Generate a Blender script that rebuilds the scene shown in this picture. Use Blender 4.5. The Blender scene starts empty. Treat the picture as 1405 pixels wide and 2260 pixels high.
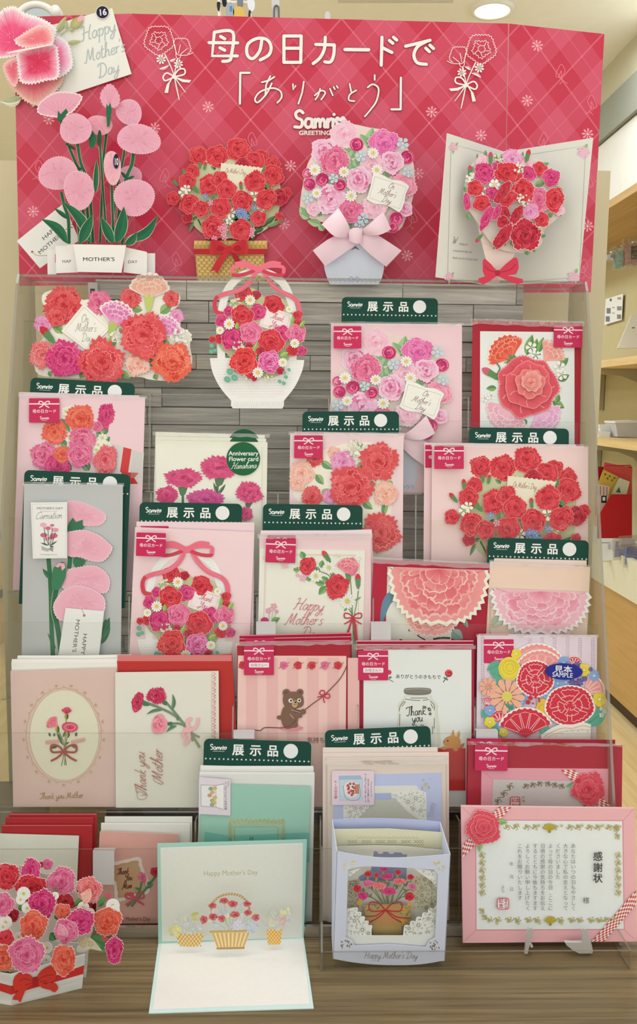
import bpy, math, random
from mathutils import Vector, Matrix
from math import sin, cos, pi, radians, atan2, hypot, floor

random.seed(11)
SC = bpy.context.scene
COL = SC.collection

# ---------------------------------------------------------------- camera
FPX, CXP, CYP = 1957.0, 702.5, 1130.0
TZ = 0.75                                    # table top height
CAM = Vector((-0.008, 0.0, TZ + 0.584))
YAW, PITCH, ROLL = radians(1.45), radians(7.0), radians(0.6)
_fw = Vector((sin(YAW) * cos(PITCH), cos(YAW) * cos(PITCH), -sin(PITCH)))
_rt = Vector((cos(YAW), -sin(YAW), 0.0))
_up = _rt.cross(_fw)
RT = _rt * cos(ROLL) + _up * sin(ROLL)
UP = -_rt * sin(ROLL) + _up * cos(ROLL)
cam_data = bpy.data.cameras.new('camera')
cam_data.sensor_fit = 'VERTICAL'
cam_data.sensor_height = 24.0
cam_data.lens = 24.0 * FPX / 2260.0
cam_data.clip_start = 0.01
cam = bpy.data.objects.new('camera', cam_data)
COL.objects.link(cam)
cam.matrix_world = Matrix(((RT.x, UP.x, -_fw.x, CAM.x), (RT.y, UP.y, -_fw.y, CAM.y),
                           (RT.z, UP.z, -_fw.z, CAM.z), (0, 0, 0, 1)))
SC.camera = cam

# ---------------------------------------------------------------- light and exposure
world = bpy.data.worlds.new('shop_light')
world.use_nodes = True
SC.world = world
world.node_tree.nodes['Background'].inputs[0].default_value = (1.0, 0.99, 0.94, 1)
world.node_tree.nodes['Background'].inputs[1].default_value = 1.12

def area_light(name, loc, sx, sy, power, col=(0.95, 1.0, 0.99)):
    l = bpy.data.lights.new(name, 'AREA')
    l.shape = 'RECTANGLE'; l.size = sx; l.size_y = sy; l.energy = power; l.color = col
    o = bpy.data.objects.new(name, l); o.location = loc
    COL.objects.link(o)
    return o
for x, y, w in ((-0.9, -0.7, 1.5), (0.9, -0.5, 1.5), (-0.5, 0.80, 5.5), (0.5, 0.80, 5.5), (1.1, 3.4, 10), (-1.4, 3.2, 24), (-2.9, 1.4, 18), (-3.0, 4.4, 32), (0.1, 5.4, 32)):  # far left and rear ones are unseen fills, added to brighten the ceiling
    area_light('ceiling_lamp_and_fill_light', (x, y, 2.84), 0.6, 0.6, w)
vs = SC.view_settings
vs.view_transform = 'Standard'; vs.look = 'None'; vs.exposure = 0.0; vs.gamma = 1.0
vs.use_curve_mapping = False
SC.cycles.transparent_max_bounces = 28
SC.cycles.max_bounces = 6
SC.cycles.diffuse_bounces = 3
SC.cycles.glossy_bounces = 2
SC.cycles.use_adaptive_sampling = True
SC.cycles.adaptive_threshold = 0.03
SC.cycles.caustics_reflective = False
SC.cycles.caustics_refractive = False

# ---------------------------------------------------------------- colour and materials
ILL = (0.90, 0.87, 0.75)
def lin1(v):
    v /= 255.0
    return v / 12.92 if v <= 0.04045 else ((v + 0.055) / 1.055) ** 2.4
def S(c):
    return tuple(min(0.93, max(0.002, lin1(c[i]) / ILL[i])) for i in range(3)) + (1.0,)
def mixc(a, b, t):
    return tuple(a[i] + (b[i] - a[i]) * t for i in range(3))

_mats = {}
def new_mat(name):
    m = bpy.data.materials.new(name); m.use_nodes = True
    nt = m.node_tree
    return m, nt, nt.nodes, nt.links, nt.nodes['Principled BSDF']
def print_mat():
    if 'print' in _mats: return _mats['print']
    m, nt, N, L, b = new_mat('printed_paper')
    a = N.new('ShaderNodeAttribute'); a.attribute_name = 'Col'
    no = N.new('ShaderNodeTexNoise'); no.inputs['Scale'].default_value = 260; no.inputs['Detail'].default_value = 3
    mp = N.new('ShaderNodeMapRange'); mp.inputs[3].default_value = 0.97; mp.inputs[4].default_value = 1.03
    mx = N.new('ShaderNodeVectorMath'); mx.operation = 'SCALE'
    tc = N.new('ShaderNodeTexCoord')
    L.new(tc.outputs['Object'], no.inputs['Vector'])
    L.new(no.outputs['Fac'], mp.inputs[0]); L.new(a.outputs['Color'], mx.inputs[0]); L.new(mp.outputs[0], mx.inputs['Scale'])
    L.new(mx.outputs[0], b.inputs['Base Color'])
    b.inputs['Roughness'].default_value = 0.55
    b.inputs['Specular IOR Level'].default_value = 0.25
    _mats['print'] = m
    return m
def paper(c, rough=0.6, spec=0.25):
    k = ('paper', c, rough)
    if k in _mats: return _mats[k]
    m, nt, N, L, b = new_mat('paper')
    tc = N.new('ShaderNodeTexCoord'); no = N.new('ShaderNodeTexNoise')
    no.inputs['Scale'].default_value = 45; no.inputs['Detail'].default_value = 4
    L.new(tc.outputs['Object'], no.inputs['Vector'])
    mx = N.new('ShaderNodeMix'); mx.data_type = 'RGBA'
    s = S(c)
    mx.inputs[6].default_value = tuple(v * 0.97 for v in s[:3]) + (1,)
    mx.inputs[7].default_value = tuple(min(0.95, v * 1.03) for v in s[:3]) + (1,)
    L.new(no.outputs['Fac'], mx.inputs[0]); L.new(mx.outputs[2], b.inputs['Base Color'])
    b.inputs['Roughness'].default_value = rough
    b.inputs['Specular IOR Level'].default_value = spec
    _mats[k] = m
    return m
def clear_mat(name, tint, gloss, rough=0.05, bump=0.0, scale=40, body=0.0, bodycol=(0.8, 0.8, 0.75, 1)):
    if name in _mats: return _mats[name]
    m = bpy.data.materials.new(name); m.use_nodes = True
    nt = m.node_tree; N = nt.nodes; L = nt.links
    N.remove(N['Principled BSDF'])
    out = N['Material Output']
    t = N.new('ShaderNodeBsdfTransparent'); t.inputs[0].default_value = tint + (1,)
    g = N.new('ShaderNodeBsdfGlossy'); g.inputs['Roughness'].default_value = rough
    mx = N.new('ShaderNodeMixShader'); mx.inputs[0].default_value = gloss
    L.new(t.outputs[0], mx.inputs[1]); L.new(g.outputs[0], mx.inputs[2])
    last = mx
    if body:
        d = N.new('ShaderNodeBsdfDiffuse'); d.inputs[0].default_value = bodycol
        m2 = N.new('ShaderNodeMixShader'); m2.inputs[0].default_value = body
        L.new(mx.outputs[0], m2.inputs[1]); L.new(d.outputs[0], m2.inputs[2]); last = m2
    if bump:
        tc = N.new('ShaderNodeTexCoord'); no = N.new('ShaderNodeTexNoise')
        no.inputs['Scale'].default_value = scale; no.inputs['Detail'].default_value = 2
        bp = N.new('ShaderNodeBump'); bp.inputs['Strength'].default_value = bump; bp.inputs['Distance'].default_value = 0.01
        L.new(tc.outputs['Object'], no.inputs['Vector']); L.new(no.outputs['Fac'], bp.inputs['Height'])
        L.new(bp.outputs[0], g.inputs['Normal'])
    L.new(last.outputs[0], out.inputs[0])
    _mats[name] = m
    return m
def acrylic(): return clear_mat('clear_acrylic', (0.975, 0.975, 0.965), 0.011, 0.03)
def acrylic_side(): return clear_mat('acrylic_side', (0.86, 0.86, 0.82), 0.03, 0.08, body=0.22, bodycol=(0.62, 0.59, 0.50, 1))
def acrylic_edge(): return clear_mat('acrylic_edge', (0.55, 0.54, 0.48), 0.18, 0.25, body=0.18, bodycol=(0.55, 0.53, 0.45, 1))
def film(): return clear_mat('clear_film', (0.99, 0.99, 0.985), 0.010, 0.08, bump=0.35, scale=26)
def film_flap(): return clear_mat('film_flap', (0.93, 0.93, 0.92), 0.26, 0.22, bump=0.5, scale=50)
def frosted(): return clear_mat('frosted_tab', (0.85, 0.86, 0.88), 0.04, 0.3, body=0.72, bodycol=(0.80, 0.80, 0.84, 1))
def simple(name, c, rough=0.5, metal=0.0, spec=0.5, raw=False):
    k = ('simple', name)
    if k in _mats: return _mats[k]
    m, nt, N, L, b = new_mat(name)
    tc = N.new('ShaderNodeTexCoord'); no = N.new('ShaderNodeTexNoise'); no.inputs['Scale'].default_value = 18
    L.new(tc.outputs['Object'], no.inputs['Vector'])
    mx = N.new('ShaderNodeMix'); mx.data_type = 'RGBA'
    s = S(c)
    mx.inputs[6].default_value = tuple(v * 0.96 for v in s[:3]) + (1,)
    mx.inputs[7].default_value = tuple(min(0.95, v * 1.04) for v in s[:3]) + (1,)
    L.new(no.outputs['Fac'], mx.inputs[0]); L.new(mx.outputs[2], b.inputs['Base Color'])
    b.inputs['Roughness'].default_value = rough; b.inputs['Metallic'].default_value = metal
    b.inputs['Specular IOR Level'].default_value = spec
    _mats[k] = m
    return m
def wood_mat(name, c1, c2, stretch=(2, 30, 30), scale=3.0, rough=0.45, rand=0.0, bump=0.08):
    if name in _mats: return _mats[name]
    m, nt, N, L, b = new_mat(name)
    tc = N.new('ShaderNodeTexCoord'); mp = N.new('ShaderNodeMapping')
    mp.inputs['Scale'].default_value = stretch
    L.new(tc.outputs['Object'], mp.inputs['Vector'])
    oi = N.new('ShaderNodeObjectInfo')
    add = N.new('ShaderNodeVectorMath'); add.operation = 'ADD'
    mul = N.new('ShaderNodeMath'); mul.operation = 'MULTIPLY'; mul.inputs[1].default_value = 37.0
    L.new(oi.outputs['Random'], mul.inputs[0])
    L.new(mp.outputs[0], add.inputs[0]); L.new(mul.outputs[0], add.inputs[1])
    no = N.new('ShaderNodeTexNoise'); no.inputs['Scale'].default_value = scale; no.inputs['Detail'].default_value = 8
    no.inputs['Roughness'].default_value = 0.65; no.inputs['Distortion'].default_value = 0.4
    L.new(add.outputs[0], no.inputs['Vector'])
    rmp = N.new('ShaderNodeValToRGB')
    rmp.color_ramp.elements[0].position = 0.32; rmp.color_ramp.elements[0].color = S(c1)
    rmp.color_ramp.elements[1].position = 0.68; rmp.color_ramp.elements[1].color = S(c2)
    L.new(no.outputs['Fac'], rmp.inputs[0])
    if rand:
        mr = N.new('ShaderNodeMapRange'); mr.inputs[3].default_value = 1 - rand; mr.inputs[4].default_value = 1 + rand
        L.new(oi.outputs['Random'], mr.inputs[0])
        sc = N.new('ShaderNodeVectorMath'); sc.operation = 'SCALE'
        L.new(rmp.outputs[0], sc.inputs[0]); L.new(mr.outputs[0], sc.inputs['Scale'])
        L.new(sc.outputs[0], b.inputs['Base Color'])
    else:
        L.new(rmp.outputs[0], b.inputs['Base Color'])
    bp = N.new('ShaderNodeBump'); bp.inputs['Strength'].default_value = bump; bp.inputs['Distance'].default_value = 0.004
    L.new(no.outputs['Fac'], bp.inputs['Height']); L.new(bp.outputs[0], b.inputs['Normal'])
    b.inputs['Roughness'].default_value = rough
    _mats[name] = m
    return m

# ---------------------------------------------------------------- geometry helpers
def ray(px, py):
    return (_fw + RT * ((px - CXP) / FPX) - UP * ((py - CYP) / FPX))
class Plane:
    """A flat surface in the shop; z is how far print and cut-outs already stand off it."""
    def __init__(s, p0, n, z=0.0):
        s.p0 = Vector(p0); s.n = Vector(n).normalized(); s.z = z
        s.up = (Vector((0, 0, 1)) - s.n * s.n.z).normalized() if abs(s.n.z) < 0.95 else Vector((0, 1, 0))
    def hit(s, px, py, off=0.0):
        d = ray(px, py)
        t = (s.p0 - CAM).dot(s.n) / d.dot(s.n)
        return CAM + d * t + s.n * off
    def shift(s, off):
        return Plane(s.p0 + s.n * off, s.n)
def vplane(Y, z=0.0, lean=0.0, yaw=0.0):
    """upright plane through (0, Y, table) leaning back by lean degrees, turned by yaw degrees"""
    a = radians(lean); b = radians(yaw)
    n = Vector((-sin(b) * cos(a), -cos(b) * cos(a), sin(a)))
    return Plane((0, Y, TZ + z), n)
TILT = radians(8.0)
RN = Vector((0, -cos(TILT), sin(TILT)))
RUP = Vector((0, sin(TILT), cos(TILT)))
def row_y(k): return 0.92 + 0.04 * (6 - k)
def row_z(k): return TZ + 0.006 + 0.1176 * (6 - k)
def rplane(k, d):
    """plane d millimetres behind the front lip of tier k"""
    return Plane(Vector((0, row_y(k), row_z(k))) - RN * (d / 1000.0), RN)
def on_table(px, py, z=0.0):
    d = ray(px, py); t = (TZ + z - CAM.z) / d.z
    return CAM + d * t

def mesh_obj(name, verts, faces, mat, base=Vector((0, 0, 0)), parent=None, colors=None, mat_idx=None, smooth=False):
    me = bpy.data.meshes.new(name)
    me.from_pydata([tuple(Vector(v) - base) for v in verts], [], faces)
    if colors is not None:
        at = me.color_attributes.new('Col', 'FLOAT_COLOR', 'POINT')
        flat = [x for c in colors for x in c]
        at.data.foreach_set('color', flat)
    for m in (mat if isinstance(mat, (list, tuple)) else [mat]):
        me.materials.append(m)
    if mat_idx: me.polygons.foreach_set('material_index', mat_idx)
    if smooth: me.polygons.foreach_set('use_smooth', [True] * len(me.polygons))
    me.update()
    o = bpy.data.objects.new(name, me)
    COL.objects.link(o)
    if parent is not None: o.parent = parent
    return o
def box_vf(lo, hi):
    x0, y0, z0 = lo; x1, y1, z1 = hi
    v = [(x0, y0, z0), (x1, y0, z0), (x1, y1, z0), (x0, y1, z0), (x0, y0, z1), (x1, y0, z1), (x1, y1, z1), (x0, y1, z1)]
    f = [(0, 3, 2, 1), (4, 5, 6, 7), (0, 1, 5, 4), (1, 2, 6, 5), (2, 3, 7, 6), (3, 0, 4, 7)]
    return v, f
def slab_vf(pts, n, t):
    """prism: outline pts (front face) extruded by t against n"""
    k = len(pts); pts = [Vector(p) for p in pts]; n = Vector(n).normalized()
    v = pts + [p - n * t for p in pts]
    f = [tuple(range(k)), tuple(range(2 * k - 1, k - 1, -1))]
    for i in range(k):
        j = (i + 1) % k
        f.append((i, i + k, j + k, j))
    return v, f
class MB:
    """collects shapes into one mesh"""
    def __init__(s): s.v = []; s.f = []; s.mi = []
    def add(s, vf, mi=0):
        o = len(s.v); s.v += [Vector(p) for p in vf[0]]; s.f += [tuple(i + o for i in f) for f in vf[1]]
        s.mi += [mi] * len(vf[1]); return s
    def box(s, lo, hi, mi=0): return s.add(box_vf(lo, hi), mi)
    def tube(s, pts, r, n=8, mi=0, cap=True):
        pts = [Vector(p) for p in pts]; o = len(s.v); k = len(pts)
        rr = r if isinstance(r, (list, tuple)) else [r] * k
        ref = None
        for i, p in enumerate(pts):
            t = (pts[min(i + 1, k - 1)] - pts[max(i - 1, 0)]).normalized()
            if ref is None:
                ref = t.orthogonal().normalized()
            ref = (ref - t * ref.dot(t)).normalized()
            b = t.cross(ref)
            for j in range(n):
                a = 2 * pi * j / n
                s.v.append(p + (ref * cos(a) + b * sin(a)) * rr[i])
        for i in range(k - 1):
            for j in range(n):
                s.f.append((o + i * n + j, o + i * n + (j + 1) % n, o + (i + 1) * n + (j + 1) % n, o + (i + 1) * n + j)); s.mi.append(mi)
        if cap:
            s.f.append(tuple(o + j for j in range(n - 1, -1, -1))); s.f.append(tuple(o + (k - 1) * n + j for j in range(n))); s.mi += [mi, mi]
        return s
    def build(s, name, mat, parent=None, base=Vector((0, 0, 0)), smooth=False):
        return mesh_obj(name, s.v, s.f, mat, base, parent, mat_idx=s.mi, smooth=smooth)

def tag(o, label=None, cat=None, group=None, kind=None):
    if label: o['label'] = label
    if cat: o['category'] = cat
    if group: o['group'] = group
    if kind: o['kind'] = kind
    return o
class Thing:
    def __init__(s, name, label, cat, base, group=None):
        s.base = Vector(base)
        s.root = bpy.data.objects.new(name, None)
        s.root.empty_display_size = 0.01
        s.root.location = s.base
        COL.objects.link(s.root)
        tag(s.root, label, cat, group)
    def mesh(s, name, verts, faces, mat, parent=None, label=None, **kw):
        o = mesh_obj(name, verts, faces, mat, s.base, parent or s.root, **kw)
        if label: o['label'] = label
        return o
    def mb(s, name, mb, mat, parent=None, smooth=False, label=None):
        o = mb.build(name, mat, parent or s.root, s.base, smooth)
        if label: o['label'] = label
        return o
    def art(s, name, plane, parent=None, label=None):
        return Art(name, plane, s, parent, label)

# ---------------------------------------------------------------- print and paper cut-outs
def smooth_pts(pts, n=5, closed=False):
    if len(pts) < 3: return list(pts)
    out = []
    k = len(pts)
    rng = range(k if closed else k - 1)
    for i in rng:
        if closed:
            p0, p1, p2, p3 = pts[(i - 1) % k], pts[i], pts[(i + 1) % k], pts[(i + 2) % k]
        else:
            p0, p1, p2, p3 = pts[max(i - 1, 0)], pts[i], pts[i + 1], pts[min(i + 2, k - 1)]
        for j in range(n):
            t = j / n; t2 = t * t; t3 = t2 * t
            out.append(tuple(0.5 * (2 * p1[a] + (-p0[a] + p2[a]) * t + (2 * p0[a] - 5 * p1[a] + 4 * p2[a] - p3[a]) * t2 +
                                    (-p0[a] + 3 * p1[a] - 3 * p2[a] + p3[a]) * t3) for a in (0, 1)))
    if not closed: out.append(tuple(pts[-1]))
    return out
_txt = {}
def text_mesh(s):
    k = s
    if k in _txt: return _txt[k]
    cu = bpy.data.curves.new('t', 'FONT'); cu.body = s; cu.size = 1.0; cu.resolution_u = 3
    cu.fill_mode = 'FRONT'
    o = bpy.data.objects.new('t', cu)
    me = bpy.data.meshes.new_from_object(o)
    vs_ = [(v.co.x, v.co.y) for v in me.vertices]; fs = [tuple(p.vertices) for p in me.polygons]
    bpy.data.meshes.remove(me); bpy.data.objects.remove(o); bpy.data.curves.remove(cu)
    w = max([v[0] for v in vs_], default=0.0)
    _txt[k] = (vs_, fs, w)
    return _txt[k]
GL = {
 'a': ([[(.38,.38),(.2,.46),(.05,.25),(.12,.02),(.28,.06),(.38,.4),(.38,.1),(.5,.03)]], .48),
 'b': ([[(.1,.95),(.05,.05),(.2,0),(.35,.2),(.25,.44),(.07,.3)]], .42),
 'c': ([[(.35,.36),(.22,.46),(.06,.25),(.15,.02),(.4,.1)]], .40),
 'd': ([[(.38,.35),(.2,.46),(.05,.22),(.15,.0),(.32,.12),(.45,.95),(.4,.3),(.42,.05),(.52,.05)]], .52),
 'e': ([[(.05,.2),(.3,.28),(.28,.45),(.1,.38),(.06,.12),(.2,.0),(.42,.12)]], .40),
 'f': ([[(.3,.85),(.2,.95),(.12,.6),(.08,-.3),(.0,-.35)],[(.0,.42),(.28,.45)]], .28),
 'g': ([[(.36,.38),(.2,.46),(.05,.25),(.15,.04),(.3,.1),(.38,.45),(.34,-.2),(.15,-.4),(.02,-.28),(.42,.06)]], .42),
 'h': ([[(0,.0),(.12,.5),(.2,.95),(.1,.9),(.08,.0)],[(.08,.25),(.25,.46),(.33,.36),(.32,.06),(.46,.04)]], .46),
 'i': ([[(.05,.2),(.12,.45),(.1,.06),(.24,.04)],[(.15,.62),(.17,.64)]], .24),
 'k': ([[(.14,.95),(.06,0)],[(.34,.44),(.1,.22),(.36,.0),(.44,.04)]], .44),
 'l': ([[(0,.1),(.18,.8),(.12,.95),(.06,.6),(.08,.06),(.22,.04)]], .22),
 'm': ([[(0,.4),(.06,.44),(.05,0)],[(.05,.25),(.18,.45),(.25,.35),(.24,0)],[(.24,.25),(.38,.45),(.45,.35),(.44,.06),(.56,.04)]], .56),
 'n': ([[(0,.4),(.06,.44),(.05,0)],[(.05,.25),(.2,.46),(.28,.36),(.28,.06),(.4,.04)]], .4),
 'o': ([[(.2,.46),(.05,.25),(.15,.0),(.33,.15),(.3,.42),(.2,.46),(.42,.38)]], .4),
 'p': ([[(.0,.35),(.08,.45),(.02,-.4)],[(.06,.3),(.22,.46),(.34,.3),(.25,.02),(.06,.06)]], .4),
 'r': ([[(0,.4),(.06,.44),(.06,0)],[(.06,.25),(.18,.44),(.3,.42)]], .3),
 's': ([[(.3,.4),(.15,.45),(.08,.32),(.26,.15),(.15,0),(.0,.06)]], .32),
 't': ([[(.14,.85),(.08,.1),(.18,0),(.3,.06)],[(-.02,.55),(.3,.58)]], .3),
 'u': ([[(0,.4),(.06,.44),(.05,.1),(.18,0),(.32,.2),(.36,.45),(.34,.06),(.46,.04)]], .46),
 'v': ([[(0,.4),(.08,.42),(.16,0),(.34,.44)]], .36),
 'w': ([[(0,.4),(.06,.1),(.15,0),(.24,.15),(.27,.4),(.27,.1),(.38,0),(.5,.2),(.5,.45)]], .54),
 'y': ([[(0,.42),(.05,.15),(.17,.05),(.32,.2),(.38,.45),(.3,-.15),(.15,-.4),(.02,-.28),(.2,-.05),(.46,.1)]], .46),
 'A': ([[(.0,.0),(.3,.5),(.5,.92),(.52,.0)],[(.15,.32),(.6,.35)]], .62),
 'C': ([[(.6,.75),(.5,.92),(.2,.8),(.05,.35),(.2,0),(.5,.08),(.65,.2)]], .64),
 'D': ([[(.25,.9),(.15,.0),(.05,.06),(.3,-.02),(.6,.2),(.65,.6),(.45,.9),(.1,.92),(.0,.75)]], .74),
 'F': ([[(.1,.85),(.6,.92)],[(.35,.88),(.25,.1),(.05,.02)],[(.15,.48),(.5,.5)]], .5),
 'H': ([[(.02,.8),(.15,.92),(.22,.8),(.15,.1),(.0,.02)],[(.7,.92),(.58,.5),(.55,.05),(.7,.03)],[(.08,.42),(.4,.5),(.62,.46)]], .74),
 'L': ([[(.3,.85),(.2,.95),(.15,.4),(.05,.02),(.5,.03)]], .5),
 'M': ([[(-.1,.05),(.05,.02),(.25,.9),(.35,.1),(.62,.92),(.6,.1),(.75,.04)]], .8),
 'O': ([[(.35,.92),(.08,.6),(.15,.05),(.5,.1),(.62,.6),(.4,.92),(.25,.7)]], .68),
 'S': ([[(.5,.8),(.35,.93),(.12,.75),(.4,.42),(.3,.05),(.0,.12)]], .5),
 'T': ([[(.0,.72),(.1,.88),(.7,.95)],[(.42,.9),(.3,.15),(.12,.02),(.0,.12)]], .5),
 'W': ([[(0,.85),(.1,.9),(.2,.05),(.45,.7),(.52,.05),(.85,.95)]], .85),
 'Y': ([[(.0,.8),(.1,.92),(.15,.55),(.35,.5),(.6,.92),(.45,.1),(.2,-.35),(.05,-.15),(.4,.1)]], .62),
 "'": ([[(.08,.95),(.04,.75)]], .14), ' ': ([], .28), '.': ([[(.05,.02),(.07,.03)]], .15),
}
STEP = 6e-6
class Art:
    """Coloured shapes lying on a plane, given in photo pixels (or in the units of a set frame)."""
    def __init__(s, name, plane, thing=None, parent=None, label=None):
        s.name, s.pl, s.th, s.par, s.lab = name, plane, thing, parent, label
        s.v = []; s.f = []; s.c = []; s.ox = s.oy = 0.0; s.sc = 1.0; s.fr = None
        s.z = plane.z
    def crop(s, ox, oy, sc): s.ox, s.oy, s.sc, s.fr = ox, oy, sc, None; return s
    def frame(s, x0, y0, ux, uy, vx, vy): s.fr = (x0, y0, ux, uy, vx, vy); return s
    def px(s, x, y):
        if s.fr:
            a = s.fr; return a[0] + x * a[2] + y * a[4], a[1] + x * a[3] + y * a[5]
        return s.ox + x / s.sc, s.oy + y / s.sc
    def unit(s): return (1 / hypot(s.fr[2], s.fr[3])) if s.fr else s.sc
    def up(s, k=1): s.z += STEP * k; return s
    def poly(s, pts, col, cols=None, faces=None, cut=None):
        o = len(s.v)
        for i, p in enumerate(pts):
            s.v.append(s.pl.hit(*s.px(p[0], p[1]), off=s.z))
            s.c.append(S(cols[i] if cols else col))
        if faces: s.f += [tuple(o + i for i in f) for f in faces]
        else: s.f.append(tuple(range(o, o + len(pts))))
        if cut:                                   # real paper thickness behind the shape
            k = len(pts); c = S(cut[1])
            for i in range(k):
                s.v.append(s.v[o + i] - s.pl.n * cut[0]); s.c.append(c)
            s.f.append(tuple(range(o + 2 * k - 1, o + k - 1, -1)))
            for i in range(k):
                j = (i + 1) % k; s.f.append((o + i, o + k + i, o + k + j, o + j))
        s.z += STEP
    def fan(s, c, rim, cin, cout):
        pts = [c] + list(rim); k = len(rim)
        couts = cout if isinstance(cout, list) else [cout] * k
        s.poly(pts, None, [cin] + couts, [(0, 1 + i, 1 + (i + 1) % k) for i in range(k)])
    def disc(s, x, y, rx, col, ry=None, n=18, rot=0, cin=None, cut=None):
        ry = ry or rx; a0 = radians(rot)
        rim = []
        for i in range(n):
            a = 2 * pi * i / n; u, v = rx * cos(a), ry * sin(a)
            rim.append((x + u * cos(a0) - v * sin(a0), y + u * sin(a0) + v * cos(a0)))
        if cin: s.fan((x, y), rim, cin, col)
        else: s.poly(rim, col, cut=cut)
    def ring(s, x, y, r, w, col, ry=None, n=28):
        s.stroke([(x + r * cos(2 * pi * i / n), y + (ry or r) * sin(2 * pi * i / n)) for i in range(n + 1)], w, col, smooth=False)
    def rect(s, x0, y0, x1, y1, col, cut=None): s.poly([(x0, y0), (x1, y0), (x1, y1), (x0, y1)], col, cut=cut)
    def rrect(s, x0, y0, x1, y1, r, col, cut=None, corners=(1, 1, 1, 1), n=5):
        pts = []
        for q, (cx, cy, a) in enumerate(((x0 + r, y0 + r, pi), (x1 - r, y0 + r, 1.5 * pi), (x1 - r, y1 - r, 0), (x0 + r, y1 - r, .5 * pi))):
            if corners[q]: pts += [(cx + r * cos(a + .5 * pi * i / n), cy + r * sin(a + .5 * pi * i / n)) for i in range(n + 1)]
            else: pts.append(((x0, y0), (x1, y0), (x1, y1), (x0, y1))[q])
        s.poly(pts, col, cut=cut)
    def stroke(s, pts, w, col, smooth=True, taper=None, n=5, caps=True, col2=None):
        if smooth: pts = smooth_pts(pts, n)
        k = len(pts)
        if k < 2: return
        L = []; R = []
        for i, p in enumerate(pts):
            a = pts[max(i - 1, 0)]; b = pts[min(i + 1, k - 1)]
            dx, dy = b[0] - a[0], b[1] - a[1]; d = hypot(dx, dy) or 1e-6
            t = i / (k - 1)
            hw = w / 2 * (1 if taper is None else taper[0] + (taper[1] - taper[0]) * t)
            L.append((p[0] - dy / d * hw, p[1] + dx / d * hw)); R.append((p[0] + dy / d * hw, p[1] - dx / d * hw))
        fs = [(i, i + 1, k + i + 1, k + i) for i in range(k - 1)]
        cols = None
        if col2: cols = [mixc(col, col2, i / (k - 1)) for i in range(k)] * 2
        z0 = s.z; o = len(s.v); e = STEP * .15
        s.poly(L + R, col, cols, fs)
        for i in range(k):                        # each segment a hair above the last, so crossings stay clean
            s.v[o + i] += s.pl.n * (e * i); s.v[o + k + i] += s.pl.n * (e * i)
        s.z = max(z0 + e * k, z0 + STEP)
        if caps and w > 0.8:
            for p, tt in ((pts[0], 0), (pts[-1], 1)):
                hw = w / 2 * (1 if taper is None else taper[tt])
                if hw > .3: s.z += e; s.disc(p[0], p[1], hw, col2 if (col2 and tt) else col, n=10); s.z -= STEP
        s.z += e
    def text(s, t, x, y, size, col, rot=0, shear=0.0, bold=0.0, sx=1.0, align='l', vert=False, step=1.05):
        if vert:
            for i, ch in enumerate(t):
                s.text(ch, x, y + i * size * step, size, col, bold=bold, sx=sx, align='c'); s.z -= STEP
            s.z += STEP
            return
        vs_, fs, w = text_mesh(t)
        if not vs_: return
        dx = 0 if align == 'l' else (-w / 2 if align == 'c' else -w)
        c, sn = cos(radians(rot)), sin(radians(rot))
        q = bold * .75
        for ox, oy in ((-q, -q), (q, -q), (-q, q), (q, q)) if bold else ((0, 0),):     # heavier strokes
            pts = []
            for u, v in vs_:
                u = (u + dx + ox + shear * v) * sx * size; w_ = (v + oy) * size
                pts.append((x + u * c + w_ * sn, y + u * sn - w_ * c))
            s.poly(pts, col, None, fs); s.z -= STEP * .6
        s.z += STEP
    def script(s, t, x, y, size, col, w=0.06, rot=0, shear=0.35, sx=1.0, align='l'):
        W = sum(GL[ch][1] for ch in t if ch in GL) * sx * size
        x0 = 0 if align == 'l' else (-W / 2 if align == 'c' else -W)
        c, sn = cos(radians(rot)), sin(radians(rot)); u0 = 0.0; z0 = s.z
        for ch in t:
            if ch not in GL: continue
            strokes, adv = GL[ch]
            for st in strokes:
                pts = []
                for u, v in st:
                    U = x0 + (u0 + u + shear * v) * sx * size; V = v * size
                    pts.append((x + U * c + V * sn, y + U * sn - V * c))
                s.z = z0; s.stroke(pts, w * size, col, n=4, caps=False)
            u0 += adv
        s.z = z0 + STEP
    # ---- flowers and leaves
    def leaf(s, x0, y0, x1, y1, w, col, col2=None, bend=0.0, vein=True, cut=None):
        dx, dy = x1 - x0, y1 - y0; d = hypot(dx, dy); nx, ny = -dy / d, dx / d
        L = []; R = []; M = []
        for i in range(9):
            t = i / 8; hw = w / 2 * (sin(pi * t ** 0.8) ** 0.9 if 0 < t < 1 else 0)
            b = bend * d * sin(pi * t)
            mx, my = x0 + dx * t + nx * b, y0 + dy * t + ny * b
            M.append((mx, my)); L.append((mx + nx * hw, my + ny * hw)); R.append((mx - nx * hw, my - ny * hw))
        c2 = col2 or mixc(col, (255, 255, 235), .18)
        if cut: s.poly(L + R[::-1][1:-1], col, cut=cut)
        else:
            s.poly(L + M[::-1][1:-1], col); s.z -= STEP; s.poly(R + M[::-1][1:-1], c2)
        if vein: s.stroke(M[:8], max(w * .06, .7), mixc(col, (20, 50, 30), .35), smooth=False, taper=(1, .3), caps=False)
    def petal(s, cx, cy, a, hw, ro, ri, cin, couts, sq, rot, jag=.06, m=7, phase=0):
        pts = []; ca, sa = cos(rot), sin(rot)
        pol = [(a, ri)] + [(a + hw * (2 * i / (m - 1) - 1), ro * (1 - .10 * abs(2 * i / (m - 1) - 1) ** 2.5) * (1 + (jag if (i + phase) % 2 else -jag) * .8)) for i in range(m)]
        for t, r in pol:
            u, v = r * cos(t), r * sin(t) * sq
            pts.append((cx + u * ca - v * sa, cy + u * sa + v * ca))
        s.poly(pts, None, [cin] + couts)
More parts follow.
